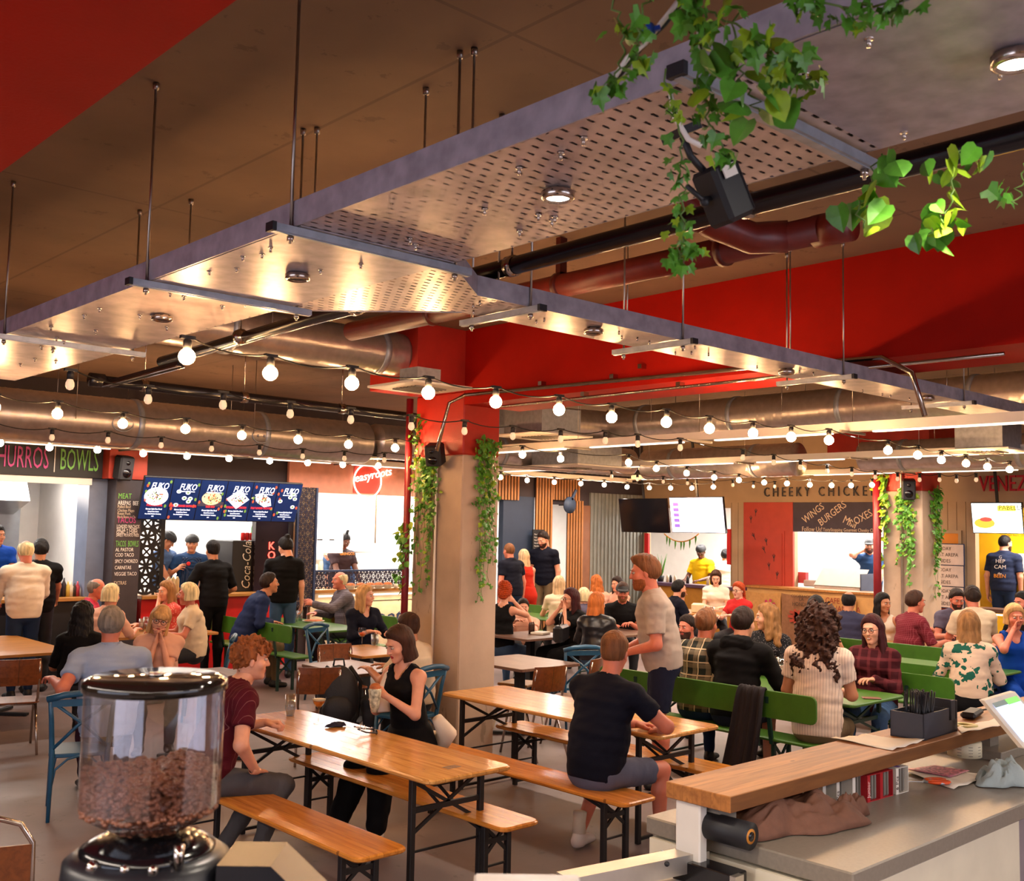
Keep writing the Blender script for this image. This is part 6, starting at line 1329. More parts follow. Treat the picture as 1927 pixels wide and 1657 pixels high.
# ---- hair, in head space
def shell(P, g): return el(P, (0, -.014, .024), (.076+g, .098+g, .1+g))
def hairline(y): return np.interp(y, [-.12, -.07, -.03, -.005, .02, .045, .07, .1, .13], [-.075, -.07, -.055, -.02, .02, .055, .078, .09, .09])
def hair_sdf(P, st):
    x, y, z = P[:, 0], P[:, 1], P[:, 2]; ax = np.abs(x)
    hl = hairline(y); gg = .002+.013*np.clip((z-hl)/.05, 0, 1); base = np.maximum(el(P, (0, -.014, .024), (.076, .098, .1))-gg, hl-z); tex = wob(P*np.array([1, 1, .3]), 90, .0022)
    if st == 'buzz': return np.maximum(shell(P, .005), hairline(y)-z)+tex*.4
    if st == 'ring': return np.maximum(np.maximum(shell(P, .01), hairline(y)-z), z-.085+.5*np.maximum(0, y))+tex
    if st == 'fade': return np.maximum(el(P, (0, -.014, .024), (.076, .098, .1))-(.002+.004*np.clip((z-hl)/.03, 0, 1)+.012*np.clip((z-.03)/.05, 0, 1)), hl-z)+tex
    if st in ('short', 'quiff'):
        d = base if st == 'short' else smin(base, el(P, (0, .035, .112), (.055, .052, .026)), .03); return d+tex*1.6
    if st == 'curlyshort': return smin(base, np.maximum(el(P, (0, .01, .06), (.08, .1, .088)), .04-z), .012)+wob2(P, 130, .0075)+wob2(P, 260, .004, 3)
    cap = np.maximum(el(P, (0, -.014, .024), (.076, .098, .1))-(.005+.014*np.clip((z-hl)/.04, 0, 1)), hl-z)
    if st in ('bob', 'bobfringe', 'shortfem'):
        lo = {'bob': -.125, 'bobfringe': -.13, 'shortfem': -.07}[st]; body = np.maximum(ec(P, (0, -.03, .03), (0, -.035, lo), np.array([1., 0, 0]), (.094, .092), (.1, .088)), lo-z)
        face = np.maximum(.012-y, ax-.068+np.maximum(0, -z)*.12) if st != 'bobfringe' else np.maximum(np.maximum(.012-y, ax-.062), z-.045)
        face = np.maximum(face, z-(.062)); body = np.maximum(body, -face); neck = np.maximum(np.maximum(ax-.05, .03-y if False else y*0-1), z+.02); d = smin(cap, body, .015)
        if st == 'bobfringe': d = smin(d, np.maximum(el(P, (0, .05, .05), (.07, .058, .05)), .03-z), .01)
        return d+tex
    if st in ('long', 'longstraight', 'wavy', 'curlylong', 'longblond'):
        L_ = {'long': -.3, 'longstraight': -.34, 'wavy': -.26, 'curlylong': -.34, 'longblond': -.24}[st]; w = 1.25 if st == 'wavy' else 1.
        d = smin(cap, ec(P, (0, -.045, .02), (0, -.085, L_), np.array([1., 0, 0]), (.088, .075), (.105*w, .045*w)), .02)
        for s in (-1, 1): d = smin(d, ec(P, (s*.07, -.015, .02), (s*.082, .005, L_*.72), np.array([1., 0, 0]), (.024, .045), (.028*w, .035)), .02)
        if st == 'curlylong':
            d = smin(d, ec(P, (0, -.03, .06), (0, -.09, -.3), np.array([1., 0, 0]), (.135, .12), (.185, .1)), .03); f_ = np.maximum(.03-y, ax-.06); d = np.maximum(d, -np.maximum(f_, z-.07)); return d+wob2(P, 60, .014)+wob2(P, 140, .0085, 2)+wob2(P, 260, .004, 3)
        return d+(wob(P*np.array([1, 1, .4]), 70, .006) if st == 'wavy' else tex*1.2)
    if st == 'bun': return smin(smin(cap, np.zeros(len(P))+1, .01), el(P, (0, -.085, .125), (.04, .04, .036)), .012)+tex
    if st == 'topknot': return smin(np.maximum(shell(P, .008), hairline(y)-z), smin(el(P, (0, -.03, .14), (.024, .024, .02)), el(P, (-.02, -.05, .16), (.03, .02, .022)), .02), .01)+tex
    if st == 'pony': return smin(smin(cap, el(P, (0, -.115, .06), (.025, .03, .03)), .01), ec(P, (0, -.135, .05), (0, -.16, -.2), np.array([1., 0, 0]), (.034, .034), (.035, .022)), .015)+tex
    if st == 'updo': return smin(cap, smin(el(P, (0, -.06, .1), (.075, .07, .065)), el(P, (0, -.1, -.02), (.07, .05, .07)), .03), .02)+wob(P, 110, .01)
    return cap
_HR = {}
def hair_mesh(st):
    if st not in _HR:
        lo = (-.13, -.22, -.12); hi = (.13, .13, .2)
        if st in ('long', 'longstraight', 'wavy', 'longblond', 'pony'): lo = (-.15, -.22, -.42)
        if st == 'curlylong': lo = (-.27, -.27, -.46); hi = (.27, .15, .26)
        if st in ('bob', 'bobfringe', 'shortfem'): lo = (-.13, -.16, -.16)
        _HR[st] = snet(lambda P: hair_sdf(P, st), lo, hi, .0065 if st not in ('curlylong',) else .0065)
    return _HR[st]
def hairmat(name, c, rough=.6):
    m = mat('hair_'+name, c, rough, var=.4, scale=30, bump=.6, bscale=90, spec=.25, stretch=(1, 1, 1) if 'curly' in name or 'flame' in name else (1, 1, .1)); return m
SK = {k: mat('skin_'+k, c, .5, var=.06, scale=20, **{'Subsurface Weight': .08, 'Subsurface Radius': (.6, .25, .12)}) for k, c in dict(fair='#d99a7e', red='#c9735a', tan='#b97a58', dark='#5b3322', pale='#e2ad94').items()}
LIPS = mat('lips', '#a84a42', .4); LIPR = mat('red_lips', '#a3202a', .35); EYEW = mat('eye_white', '#b5a59a', .3); IRIS = mat('dark_iris', '#2a1a12', .15)
def ik(a, c, l1, l2, pole):
    a, c = np.array(a, float), np.array(c, float); d = c-a; L_ = np.linalg.norm(d); mx = (l1+l2)*.995
    if L_ > mx: c = a+d/L_*mx; d = c-a; L_ = mx
    L_ = max(L_, abs(l1-l2)+1e-3); u = d/np.linalg.norm(d); x = (l1*l1-l2*l2+L_*L_)/(2*L_); hgt = math.sqrt(max(0, l1*l1-x*x)); p = np.array(pole, float); p = p-u*(p@u); p /= max(1e-6, np.linalg.norm(p))
    return a+u*x+p*hgt, c
ARM = {  # hand targets in the person's frame, per arm: x is outwards, z is absolute unless rel
 'table': (.10, .42, .82, 'flat', 'd'), 'tablein': (-.03, .36, .84, 'relax', 'd'), 'lap': (.12, .32, .66, 'relax', 'd'), 'chin': (.02, .17, 1.13, 'relax', 'f'), 'face': (.05, .24, 1.2, 'relax', 'f'),
 'hang': (.27, .05, .82, 'relax', 'o'), 'forward': (.16, .42, 1.1, 'grip', 'i'), 'hold': (.0, .33, 1.0, 'grip', 'i'), 'counter': (.2, .42, 1.14, 'flat', 'd'), 'work': (.1, .4, 1.12, 'relax', 'd')}
def person(hp, place, face, label, seat=None, s=1.05, fem=False, lean=8, lside=0, hyaw=0, hpitch=5, hroll=0, arms=('table', 'table'), top='tee', tc=None, bottom='trousers', bc=None,
           hair='short', hc=None, skin='fair', belly=0, extra=(), feet=None, res=.014, slen=.5, lips=None, beard=None, shoes=None, twist=0, legs_hidden=False, shw=0, hem=None):
    """hp: pixel of the crown; place: dict(x=|y=|z=) fixing its distance; face: heading of the chest, 0 = +Y, 90 = +X"""
    T = np.array(at(*hp, **place)); yaw = R(face); F = np.array([0., 1, 0]); Rt = np.array([1., 0, 0]); Z = np.array([0., 0, 1])
    U = Z*math.cos(R(lean))+F*math.sin(R(lean)); U = U*math.cos(R(lside))+Rt*math.sin(R(lside)); U /= np.linalg.norm(U)
    hy, hpz = R(hyaw), R(hpitch); HM = np.array(Matrix.Rotation(-hy, 3, 'Z') @ Matrix.Rotation(-hpz, 3, 'X') @ Matrix.Rotation(R(hroll), 3, 'Y')); hu = HM[:, 2]
    topd = .132*s; hoff = -(hu*topd); nk = U*.138*s+F*.03*s     # neck base -> head centre
    zc7 = T[2]+hoff[2]-nk[2]
    pz = (seat+.105*s) if seat is not None else None
    if seat is not None: Ls = (zc7-pz)/max(.3, U[2]); Ls = min(max(Ls, .40*s), .60*s); pz = zc7-Ls*U[2]
    else: Ls = .51*s; pz = zc7-Ls*U[2]
    off = hoff+nk*0; loc_head = U*Ls+nk; loc_top = loc_head-hoff   # head top relative to pelvis, local frame
    c_, s_ = math.cos(yaw), math.sin(yaw); W = lambda v: np.array([v[0]*c_+v[1]*s_, -v[0]*s_+v[1]*c_, v[2]])
    root = T-W(loc_top); root[2] = 0
    t = empty('person', tuple(root), -yaw, label, 'person')
    Pc = np.array([0, 0, pz]); C7 = Pc+U*Ls; Hc = C7+nk
    sw = (.150 if fem else .178)*s+shw; hw = (.09 if fem else .085)*s
    tw = R(twist); sd = Rt*math.cos(tw)+F*math.sin(tw)
    SH = [C7-U*.085*s+q*sd*sw+F*.0 for q in (-1, 1)]; chest = Pc+U*Ls*.72; waist = Pc+U*Ls*.36
    side = Rt; tall = seat is None
    # arms
    A = []
    for i, q in enumerate((-1, 1)):
        a = arms[i]; a = ARM[a] if isinstance(a, str) else a; tgt = np.array([q*(sw*(.6 if a[0] < .2 else .9)+a[0]*.6) if isinstance(arms[i], str) else a[0], a[1], a[2]])
        if isinstance(arms[i], str) and arms[i] == 'hang': tgt = np.array([q*(sw+.07), .04+.0, SH[i][2]-.53*s])
        if isinstance(arms[i], str) and arms[i] in ('chin', 'face', 'forward', 'hold') and seat is not None: tgt[2] = {'chin': Hc[2]-.19*s, 'face': Hc[2]-.11*s}.get(arms[i], tgt[2]-.1)
        if isinstance(arms[i], str) and arms[i] in ('chin',): tgt[1] = Hc[1]+.07; tgt[0] = q*.03
        if isinstance(arms[i], str) and arms[i] == 'face': tgt[1] = Hc[1]+.12; tgt[0] = q*.06
        pole = np.array([q*.7, -.6, -.9]) if len(a) < 6 else np.array(a[5])
        E_, Wr = ik(SH[i], tgt, .285*s, .255*s, pole); A.append((SH[i], E_, Wr, a[3], a[4]))
    # legs
    Lg = []
    for i, q in enumerate((-1, 1)):
        hip = Pc+Rt*q*hw-Z*.02
        if feet: ft = np.array([feet[i][0], feet[i][1], feet[i][2] if len(feet[i]) > 2 else .075*s])
        elif seat is not None: ft = np.array([q*.13, .40*s, .075*s])
        else: ft = np.array([q*.1, .02*q, .075*s])
        lt = .44*s; ls = .42*s
        if seat is None: tot = np.linalg.norm(hip-ft)*1.008; lt, ls = tot*.51, tot*.49
        K, An = ik(hip, ft, lt, ls, (q*.15, 1., .25 if seat is None else 1.2)); Lg.append((hip, K, An))
    bw = (.150 if fem else .158)*s; 
    def torso(P, g=0., k=.05):
        d = ec(P, Pc-U*.03, Pc+U*.07, side, ((.168 if fem else .160)*s+g, .115*s+g), ((.155 if fem else .155)*s+g, .11*s+g+belly*.5))
        d = smin(d, ec(P, Pc+U*.08, waist, side, (bw*.98+g, .105*s+g+belly*.6), ((.125 if fem else .148)*s+g+belly*.5, .1*s+g+belly)), k)
        d = smin(d, ec(P, waist, chest, side, ((.125 if fem else .148)*s+g+belly*.5, .1*s+g+belly), (sw*.86+g, .112*s+g)), k)
        d = smin(d, ec(P, chest, C7-U*.12*s, sd, (sw*.9+g, .112*s+g), (sw*.84+g, .085*s+g)), k)
        for q in (0, 1): d = smin(d, rc(P, C7-U*.01*s-F*.01, SH[q]-U*.012*s, .046*s+g*.6, .046*s+g*.8), .045)
        if fem:
            for q in (-1, 1): d = smin(d, el(P, chest+F*.075*s+Rt*q*.07*s-U*.02, (.062*s+g, .062*s+g, .06*s+g)), .035)
        d = smin(d, ec(P, SH[0], SH[1], Z, (.048*s+g*.8, .056*s+g), (.048*s+g*.8, .056*s+g)), .04)
        return d
    bulk = (.85 if fem else 1.0)*s
    def arm(P, i, g=0., frac=2., k=.02):
        a, e, w, _, _ = A[i]; d = rc(P, a, a+(e-a)*min(1, frac), .054*bulk+g, (.054-.012*min(1, frac))*bulk+g)
        if frac > 1: f = min(1, frac-1); d = smin(d, rc(P, e, e+(w-e)*f, .043*bulk+g, (.043-.016*f)*bulk+g), k)
        return d
    def leg(P, i, g=0., frac=2.):
        h_, k_, a_ = Lg[i]; f = min(1, frac); d = rc(P, h_, h_+(k_-h_)*f, .088*s+g, (.088-.029*f)*s+g)
        if frac > 1:
            f = min(1, frac-1); sh = a_-k_; c = k_+sh*.3-np.array([0, .018, 0])*s
            if f >= .3: d = smin(d, rc(P, k_, c, .057*s+g, .056*s+g), .02); d = smin(d, rc(P, c, k_+sh*f, .056*s+g, (.056-.02*(f-.3)/.7)*s+g), .02)
            else: d = smin(d, rc(P, k_, k_+sh*f, .057*s+g, .056*s+g), .02)
        return d
    def body(P):
        d = torso(P, -.012); d = smin(d, rc(P, C7-U*.03*s, Hc-hu*.06*s, .058*bulk, .05*bulk), .03)
        for i in (0, 1): d = smin(d, arm(P, i), .025); d = smin(d, leg(P, i, -.006), .03)
        return d
    pts = np.array([p for a in A for p in a[:3]]+[p for l in Lg for p in l]+[C7, Pc, Hc]); lo = pts.min(0)-.17; hi = pts.max(0)+.16; lo[2] = max(lo[2], -.02)
    Vb, Fb = snet(body, lo, hi, res); mi = [np.zeros(len(Fb), int)]
    HV, HF = head_mesh(fem); hv = (HV*s)@HM.T+Hc; VV = [Vb, hv]; FF = [Fb, HF+len(Vb)]; mi.append(head_midx(HV, HF)); n0 = len(Vb)+len(hv)
    for i, q in enumerate((-1, 1)):
        _, e, w, pose, o_ = A[i]; hv, hf = hand_mesh(pose); y_ = (w-e)/np.linalg.norm(w-e); b_ = {'d': Z, 'o': Rt*q, 'f': -F*.3+Rt*q, 'i': Rt*q+Z*.4, 'u': -Z}[o_]
        if o_ == 'd': y_ = y_*np.array([1, 1, .25]); y_ /= np.linalg.norm(y_)
        z_ = b_-y_*(b_@y_); z_ /= max(1e-6, np.linalg.norm(z_)); x_ = np.cross(y_, z_); v = hv*np.array([-q if True else 1, 1, 1])*s*(.92 if fem else 1.); f = hf if q == -1 else hf[:, ::-1]
        # left hand (q=-1): thumb +x ; right hand mirrored
        v = v@np.stack([x_, y_, z_]); VV.append(v+w); FF.append(f+n0); n0 += len(v); mi.append(np.zeros(len(f), int))
    bd = mesh_obj('body', np.concatenate(VV), np.concatenate(FF), [SK[skin], lips or LIPS], t, np.concatenate(mi), True)
    # clothes
    nk_r = .062*s if top not in ('tank', 'dress', 'vneck') else .08*s
    sl = {'tee': .62, 'polo': .62, 'long': 1.93, 'hoodie': 1.95, 'blazer': 1.93, 'shirt': 1.9, 'half': .95, 'tank': 0, 'dress': 0, 'vneck': 1.5, 'rolled': 1.25, 'bigtee': .75, 'none': 0}[top]
    gt = {'hoodie': .03, 'blazer': .024, 'tank': .006, 'dress': .012, 'bigtee': .027}.get(top, .022); hz = hem if hem is not None else (-.09 if tall else -.06)
    def shirt(P):
        d = torso(P, gt, .06)
        if sl:
            for i in (0, 1):
                da = arm(P, i, gt*.9, sl); a, e = A[i][0], A[i][1]; u = (e-a)/np.linalg.norm(e-a); da = np.maximum(da, (P-a-(e-a)*sl)@u) if sl <= 1 else da; d = smin(d, da, .035 if sl > 1 else .02)
        d = d+(wob(P*np.array([1, 1, 1.7]), 16, .005)+wob(P*np.array([1, 1, 2.2]), 36, .0011))*np.clip(((P-Pc)@U-hz)/.16, .15, 1)
        if top in ('tank', 'dress'):
            for i, q in enumerate((-1, 1)): d = np.maximum(d, -(np.linalg.norm((P-SH[i]-sd*q*.03)*np.array([1, .8, 1]), axis=1)-.085*s))
        d = np.maximum(d, -((P-(Pc+U*hz))@U)); d = np.maximum(d, -(rc(P, C7-U*.02*s, C7+U*.2, nk_r, nk_r)))
        if top in ('tank', 'dress', 'vneck'): d = np.maximum(d, -(el(P, C7+F*.1*s-U*.03*s, (.06*s, .08*s, .09*s))))
        return d
    if top != 'none': V, F_ = snet(shirt, lo-.02, hi+.02, res); mesh_obj('shirt' if top not in ('blazer', 'hoodie', 'dress') else {'blazer': 'jacket', 'hoodie': 'hoodie', 'dress': 'dress'}[top], V, F_, tc, t, None, True)
    lf = {'trousers': 1.93, 'jeans': 1.93, 'shorts': .8, 'wide': 1.93, 'skirt': .7, 'capri': 1.6}[bottom]; gl = {'wide': .035, 'shorts': .012}.get(bottom, .008)
    def pants(P):
        d = ec(P, Pc-U*.03, Pc+U*.06, side, ((.170 if fem else .162)*s+gl, .117*s+gl), ((.158)*s+gl, .112*s+gl))
        for i in (0, 1):
            dl = leg(P, i, gl, lf); h_, k_, _ = Lg[i]; u = (k_-h_)/np.linalg.norm(k_-h_); dl = np.maximum(dl, (P-h_-(k_-h_)*lf)@u) if lf < 1 else dl; d = smin(d, dl, .025)
        d = d+wob(P*np.array([1, 1.5, 1]), 18, .005)*np.clip((np.linalg.norm(P-Pc, axis=1)-.2)/.1, 0, 1)
        return d
    if not legs_hidden: V, F_ = snet(pants, lo-.02, hi+.02, res); mesh_obj('shorts' if bottom == 'shorts' else 'trousers', V, F_, bc or mat('dark_trousers', '#1b1b22', .75, bump=.2, bscale=200), t, None, True)
    if not legs_hidden:
        sm = shoes or mat('black_shoe', '#141316', .5)
        for i, q in enumerate((-1, 1)):
            h_, k_, a_ = Lg[i]; fd = F*.95+Rt*q*.15; fd /= np.linalg.norm(fd); fl = a_-Z*.035*s
            V, F_ = snet(lambda P: np.maximum(smin(ec(P, fl-fd*.03*s, fl+fd*.13*s-Z*.012*s, np.cross(fd, Z), (.036*s, .042*s), (.045*s, .028*s)), rc(P, fl, a_, .043*s, .042*s), .02), -(P[:, 2]-(fl[2]-.038*s))), fl-np.array([.2, .2, .08]), fl+np.array([.2, .24, .12]), .011)
            sh = mesh_obj('shoe', V, F_, sm, t, None, True)
    # hair, eyes and the rest
    if hair and hair != 'bald':
        HV, HF = hair_mesh(hair); v = (HV*s*1.0)@HM.T+Hc; mesh_obj('hair', v, HF, hc, t, None, True)
    e = MB()
    for q in (-1, 1): e.cur = 0; e.ball((q*.031, .0805, .0105), .0115, 10, 8, (1.1, 1, .8)); e.cur = 1; e.ball((q*.031, .0885, .0095), .0058, 8, 6); e.cur = 2; e.tube([(q*.046, .088, .027), (q*.031, .0965, .032), (q*.016, .095, .029)], .0026, 5)
    ev = np.array(e.v)*s@HM.T+Hc; o = mesh_obj('eyes', ev, e.f, [EYEW, IRIS, hc or IRIS], t); o.data.polygons.foreach_set('material_index', e.m); o.data.polygons.foreach_set('use_smooth', e.sm)
    def head_part(nm, m_, mb): o = mesh_obj(nm, np.array([tuple(v) for v in mb.v])*s@HM.T+Hc, mb.f, m_, t); o.data.polygons.foreach_set('use_smooth', mb.sm); return o
    if beard:
        key = 'beard'
        if key not in _HR: _HR[key] = snet(lambda P: np.maximum(np.maximum(head_sdf(P)+.002-.009*np.clip((-.03-P[:, 2])/.035, 0, 1)*np.clip((P[:, 1]+.0)/.03, 0, 1), P[:, 2]+.012), np.maximum(.0-P[:, 1], -(np.maximum(np.maximum(np.abs(P[:, 0])-.024, np.abs(P[:, 2]+.059)-.010), .05-P[:, 1]))))+np.maximum(0, (P[:, 2]+.035)*.6)*(np.abs(P[:, 0]) < .05)+wob(P, 160, .0015), (-.09, -.01, -.14), (.09, .12, 0.), .005)
        V, F_ = _HR[key]; mesh_obj('beard', V*s@HM.T+Hc, F_, beard, t, None, True)
    for x_ in extra:
        if x_ == 'smile': head_part('teeth', mat('teeth', '#e8dfd2', .3), MB().ball((0, .0915, -.0588), .015, 12, 8, (1, .25, .36)))
        if x_ == 'glasses':
            g_ = MB()
            for q in (-1, 1): g_.tube([(q*.032+.024*math.cos(a), .103, .008+.019*math.sin(a)) for a in np.linspace(0, 6.283, 15)[:-1]], .0024, 5, closed=True); g_.tube([(q*.056, .1, .014), (q*.076, .05, .012), (q*.08, -.005, .008)], .002, 5)
            g_.tube([(-.009, .104, .012), (.009, .104, .012)], .002, 5); head_part('glasses', BLACKG, g_)
        if x_ in ('cap', 'cookcap'):
            if 'cap' not in _HR: _HR['cap'] = snet(lambda P: smin(np.maximum(shell(P, .02), .035-P[:, 2]), np.maximum(np.maximum(el(P, (0, .1, .04), (.075, .085, .03)), .03-P[:, 2]), P[:, 2]-.055), .006), (-.12, -.15, 0), (.12, .21, .16), .006); _HR['cookcap'] = snet(lambda P: np.maximum(np.maximum(el(P, (0, -.014, .05), (.1, .122, .095)), .03-P[:, 2]), P[:, 2]-.125), (-.12, -.15, 0), (.12, .14, .17), .006)
            V, F_ = _HR[x_]; mesh_obj('cap', V*s@HM.T+Hc, F_, mat('charcoal_cap', '#232327', .7, bump=.2, bscale=200), t, None, True)
        if x_ == 'collar': V, F_ = snet(lambda P: np.maximum(np.abs(rc(P, C7-U*.06*s, C7+U*.06*s, .085*s, .062*s))-.006, np.maximum(-((P-C7+U*.03)@U), (P-C7-U*.025*s)@U)), C7-.15, C7+.15, .009); mesh_obj('collar', V, F_, tc, t, None, True)
        if x_ == 'hood': V, F_ = snet(lambda P: smin(ec(P, C7-F*.075*s-Rt*.1-U*.03, C7-F*.075*s+Rt*.1-U*.03, Z, (.075*s, .05*s), (.075*s, .05*s)), ec(P, C7-F*.05-U*.02, C7-F*.1-U*.16*s, Rt, (.12, .05), (.07, .035)), .04)+wob(P, 40, .006), C7-.3, C7+.26, .012); mesh_obj('hood', V, F_, tc, t, None, True)
        if x_ == 'apron': V, F_ = snet(lambda P: np.maximum(np.abs(torso(P, gt+.012, .06))-.004, np.maximum(np.maximum(-(P-chest)@F, np.abs(P[:, 0])-.14*s), np.maximum((P-chest)@U-.1, -(P-Pc)@U-.2))), lo-.02, hi+.04, .014); mesh_obj('apron', V, F_, mat('navy_apron', '#20355c', .7), t, None, True)
        if x_ == 'necklace': head_part('necklace', mat('gold_chain', '#c9963a', .3, 1.), MB().tube([(-.06, -.0, -.15), (-.04, .07, -.19), (0, .1, -.25), (.04, .07, -.19), (.06, 0, -.15)], .002, 5).ball((0, .1, -.26), .007))
        if x_ == 'watch': w = A[0][2]; u = A[0][2]-A[0][1]; u /= np.linalg.norm(u); MB().tube([w-u*.045, w-u*.02], .034, 12).build('wristwatch', BOWL, t)
        if x_ == 'badge': MB().ball(tuple(chest+F*(.13*s+gt+.012)+Rt*.05), .03, 12, 6, (1, .15, 1)).build('badge', TXT['red'], t)
        if isinstance(x_, tuple) and x_[0] == 'print':
            _, side_, rows_, c = x_; z_ = chest[2]+.06
            for ln, sz, mm in rows_:
                yb_ = -(.118*s+gt+belly)-.012 if side_ == 'back' else (.12*s+gt)+.01; p_ = np.array([0, 0, z_]); dz = (z_-pz)/U[2]; base_ = Pc+U*dz
                text('shirt_print', ln, sz, (0, base_[1]+yb_, z_), (R(90)-R(lean), 0, 0 if side_ == 'back' else R(180)), mm, t, ext=.001, align='CENTER'); z_ -= sz*1.05
    t['_hz'] = 0; del t['_hz']
    return t, dict(A=A, C7=C7, Pc=Pc, Hc=Hc, HM=HM, s=s, U=U, yaw=yaw, chest=chest)
def cloth(name, c, rough=.8, var=.1, **k): return mat('cloth_'+name, c, rough, var=var, scale=5, bump=.25, bscale=260, spec=.15, **k)
def patt(name, c, kind, c2, period=.05, duty=.3, c3=None):
    if 'cloth_'+name in _M: return _M['cloth_'+name]
    m = cloth(name, c); s = xyz(m)
    if kind == 'vstripe': base_mix(m, math_n(m, 'MULTIPLY', stripes(m, s[0], period, duty), .8), c2)
    if kind == 'plaid':
        a = stripes(m, s[0], period, duty); b = stripes(m, s[2], period, duty); base_mix(m, math_n(m, 'MULTIPLY', a, .55), c2); base_mix(m, math_n(m, 'MULTIPLY', b, .55), c2)
        if c3: a = stripes(m, math_n(m, 'ADD', s[0], period*.6), period, .1); b = stripes(m, math_n(m, 'ADD', s[2], period*.6), period, .1); base_mix(m, math_n(m, 'MULTIPLY', math_n(m, 'MAXIMUM', a, b), .85), c3)
    if kind in ('leaf', 'dots'):
        N, L, b = nd(m); tc = N.new('ShaderNodeTexCoord'); vo = N.new('ShaderNodeTexVoronoi'); vo.inputs['Scale'].default_value = period; nz = N.new('ShaderNodeTexNoise'); nz.inputs['Scale'].default_value = 14
        if kind == 'leaf':
            L.new(tc.outputs['Object'], nz.inputs[0]); va = N.new('ShaderNodeVectorMath'); va.operation = 'MULTIPLY_ADD'; L.new(nz.outputs['Color'], va.inputs[0]); va.inputs[1].default_value = (.16,)*3; L.new(tc.outputs['Object'], va.inputs[2]); L.new(va.outputs[0], vo.inputs['Vector'])
        else: L.new(tc.outputs['Object'], vo.inputs['Vector'])
        base_mix(m, math_n(m, 'LESS_THAN', vo.outputs['Distance'], duty), c2)
    return m
C = dict(white=cloth('off_white', '#e2d3c2'), cream=cloth('cream', '#d9c3a6'), navy=cloth('navy', '#0f1120'), black=cloth('black', '#0c0b0e'), ltblue=cloth('pale_blue', '#94a3c0'), pink=cloth('hot_pink', '#c23a56'), ltpink=cloth('pale_pink', '#dba892'),
  navyj=cloth('navy_jacket', '#1d2a50'), greyb=patt('grey_tweed', '#6a6269', 'plaid', '#51494f', .03, .3), denim=cloth('denim', '#3c5578', var=.2), denimd=cloth('dark_denim', '#20304e', var=.2), khaki=cloth('khaki', '#6d5a42'), grey=cloth('charcoal_grey', '#4d4a4c'), heather=cloth('heather_grey', '#a89a90', var=.12), yellow=cloth('yellow', '#d8b412'),
  maroon=patt('maroon_stripe', '#4e0f1c', 'vstripe', '#7c4a4c', .034, .08), plaid=patt('plaid', '#2c302c', 'plaid', '#8d7f68', .115, .34, '#d9c7a4'), mplaid=patt('maroon_plaid', '#3a0f16', 'plaid', '#6a2a30', .09, .3), check=patt('red_check', '#6b1a26', 'plaid', '#8f4650', .022, .25), stripe=patt('white_pinstripe', '#d9c2b0', 'vstripe', '#8d7a74', .022, .14),
  leafp=patt('leaf_print', '#d9bda6', 'leaf', '#1f5a4c', 9, .43), dots=patt('dotted_black', '#1c1c20', 'dots', '#8d8a8c', 70, .25), blue=cloth('royal_blue', '#0d3f9c'), red=cloth('red_top', '#c02a2c'), coral=patt('coral_print', '#d0524e', 'dots', '#e0a090', 40, .3), reddress=cloth('red_dress', '#b82a18'), mauve=cloth('mauve', '#6a5a70'), cook=cloth('cook_blue', '#24406a'), cookg=cloth('cook_grey_blue', '#41577c'), brownt=cloth('dark_brown_tee', '#33262a'), greyblue=cloth('grey_blue_tee', '#5a5468'), leather=mat('biker_leather', '#17151a', .3, bump=.15, bscale=40), gshort=cloth('grey_shorts', '#5d6075', var=.1), nshort=cloth('navy_shorts', '#1c2034'))
Hh = dict(bshort=hairmat('stubble_dark', '#3a221a'), ginger=hairmat('ginger', '#8a4c24'), brown=hairmat('brown', '#3b2115'), dbrown=hairmat('dark_brown', '#241510'), black=hairmat('black', '#100c0e'), grey=hairmat('grey', '#7d746c'), white=hairmat('white', '#d9c79c'), blond=hairmat('blond', '#c09360'), dblond=hairmat('dark_blond', '#94693f'), red=hairmat('flame_red', '#a63c10'), copper=hairmat('copper', '#b5642c'), wine=hairmat('wine_red', '#3a0f16'), sandy=hairmat('sandy', '#74492b'), curl=hairmat('curly_brown', '#3a2015'), pblond=hairmat('pale_blond', '#c9a880'))
NR = dict(res=.0105)
# --- main figures
p, D = person((1160, 1190), dict(x=5.42), 86, 'seated man in dark navy t-shirt and grey shorts, seen from behind on a pine bench', .47, 1.08, lean=13, hpitch=14, hyaw=-18, arms=((-.05, .50, .80, 'relax', 'd'), (.20, .46, .80, 'relax', 'd', (1, -.2, -.3))), top='tee', tc=C['navy'], bottom='shorts', bc=C['gshort'], hair='fade', hc=Hh['sandy'], skin='red', belly=.035, feet=((-.22, .12, .09), (.24, .40, .09)), shoes=mat('white_trainer', '#d8ccc8', .6), shw=.018, hem=-.075, **NR)
for i in (0, 1):
    sx = -1 if i == 0 else 1; a = (-.22, .12) if i == 0 else (.24, .40); MB().tube([(a[0], a[1], .1), (a[0], a[1]-.0, .17), (a[0]*.98, a[1]+.0, .24)], [.046, .043, .047], 14).build('sock', C['white'], p)
p, D = person((1208, 1044), dict(x=6.95), -42, 'tall standing man with ginger beard in a heather grey t-shirt and dark shorts', None, 1.16, lean=10, hpitch=8, hyaw=-4, arms=((-.12, .30, 1.12, 'grip', 'i'), (.14, .34, 1.1, 'grip', 'i')), top='bigtee', tc=C['heather'], bottom='shorts', bc=C['nshort'], hair='quiff', hc=Hh['sandy'], skin='red', beard=Hh['ginger'], belly=.02, hem=-.06, **NR)
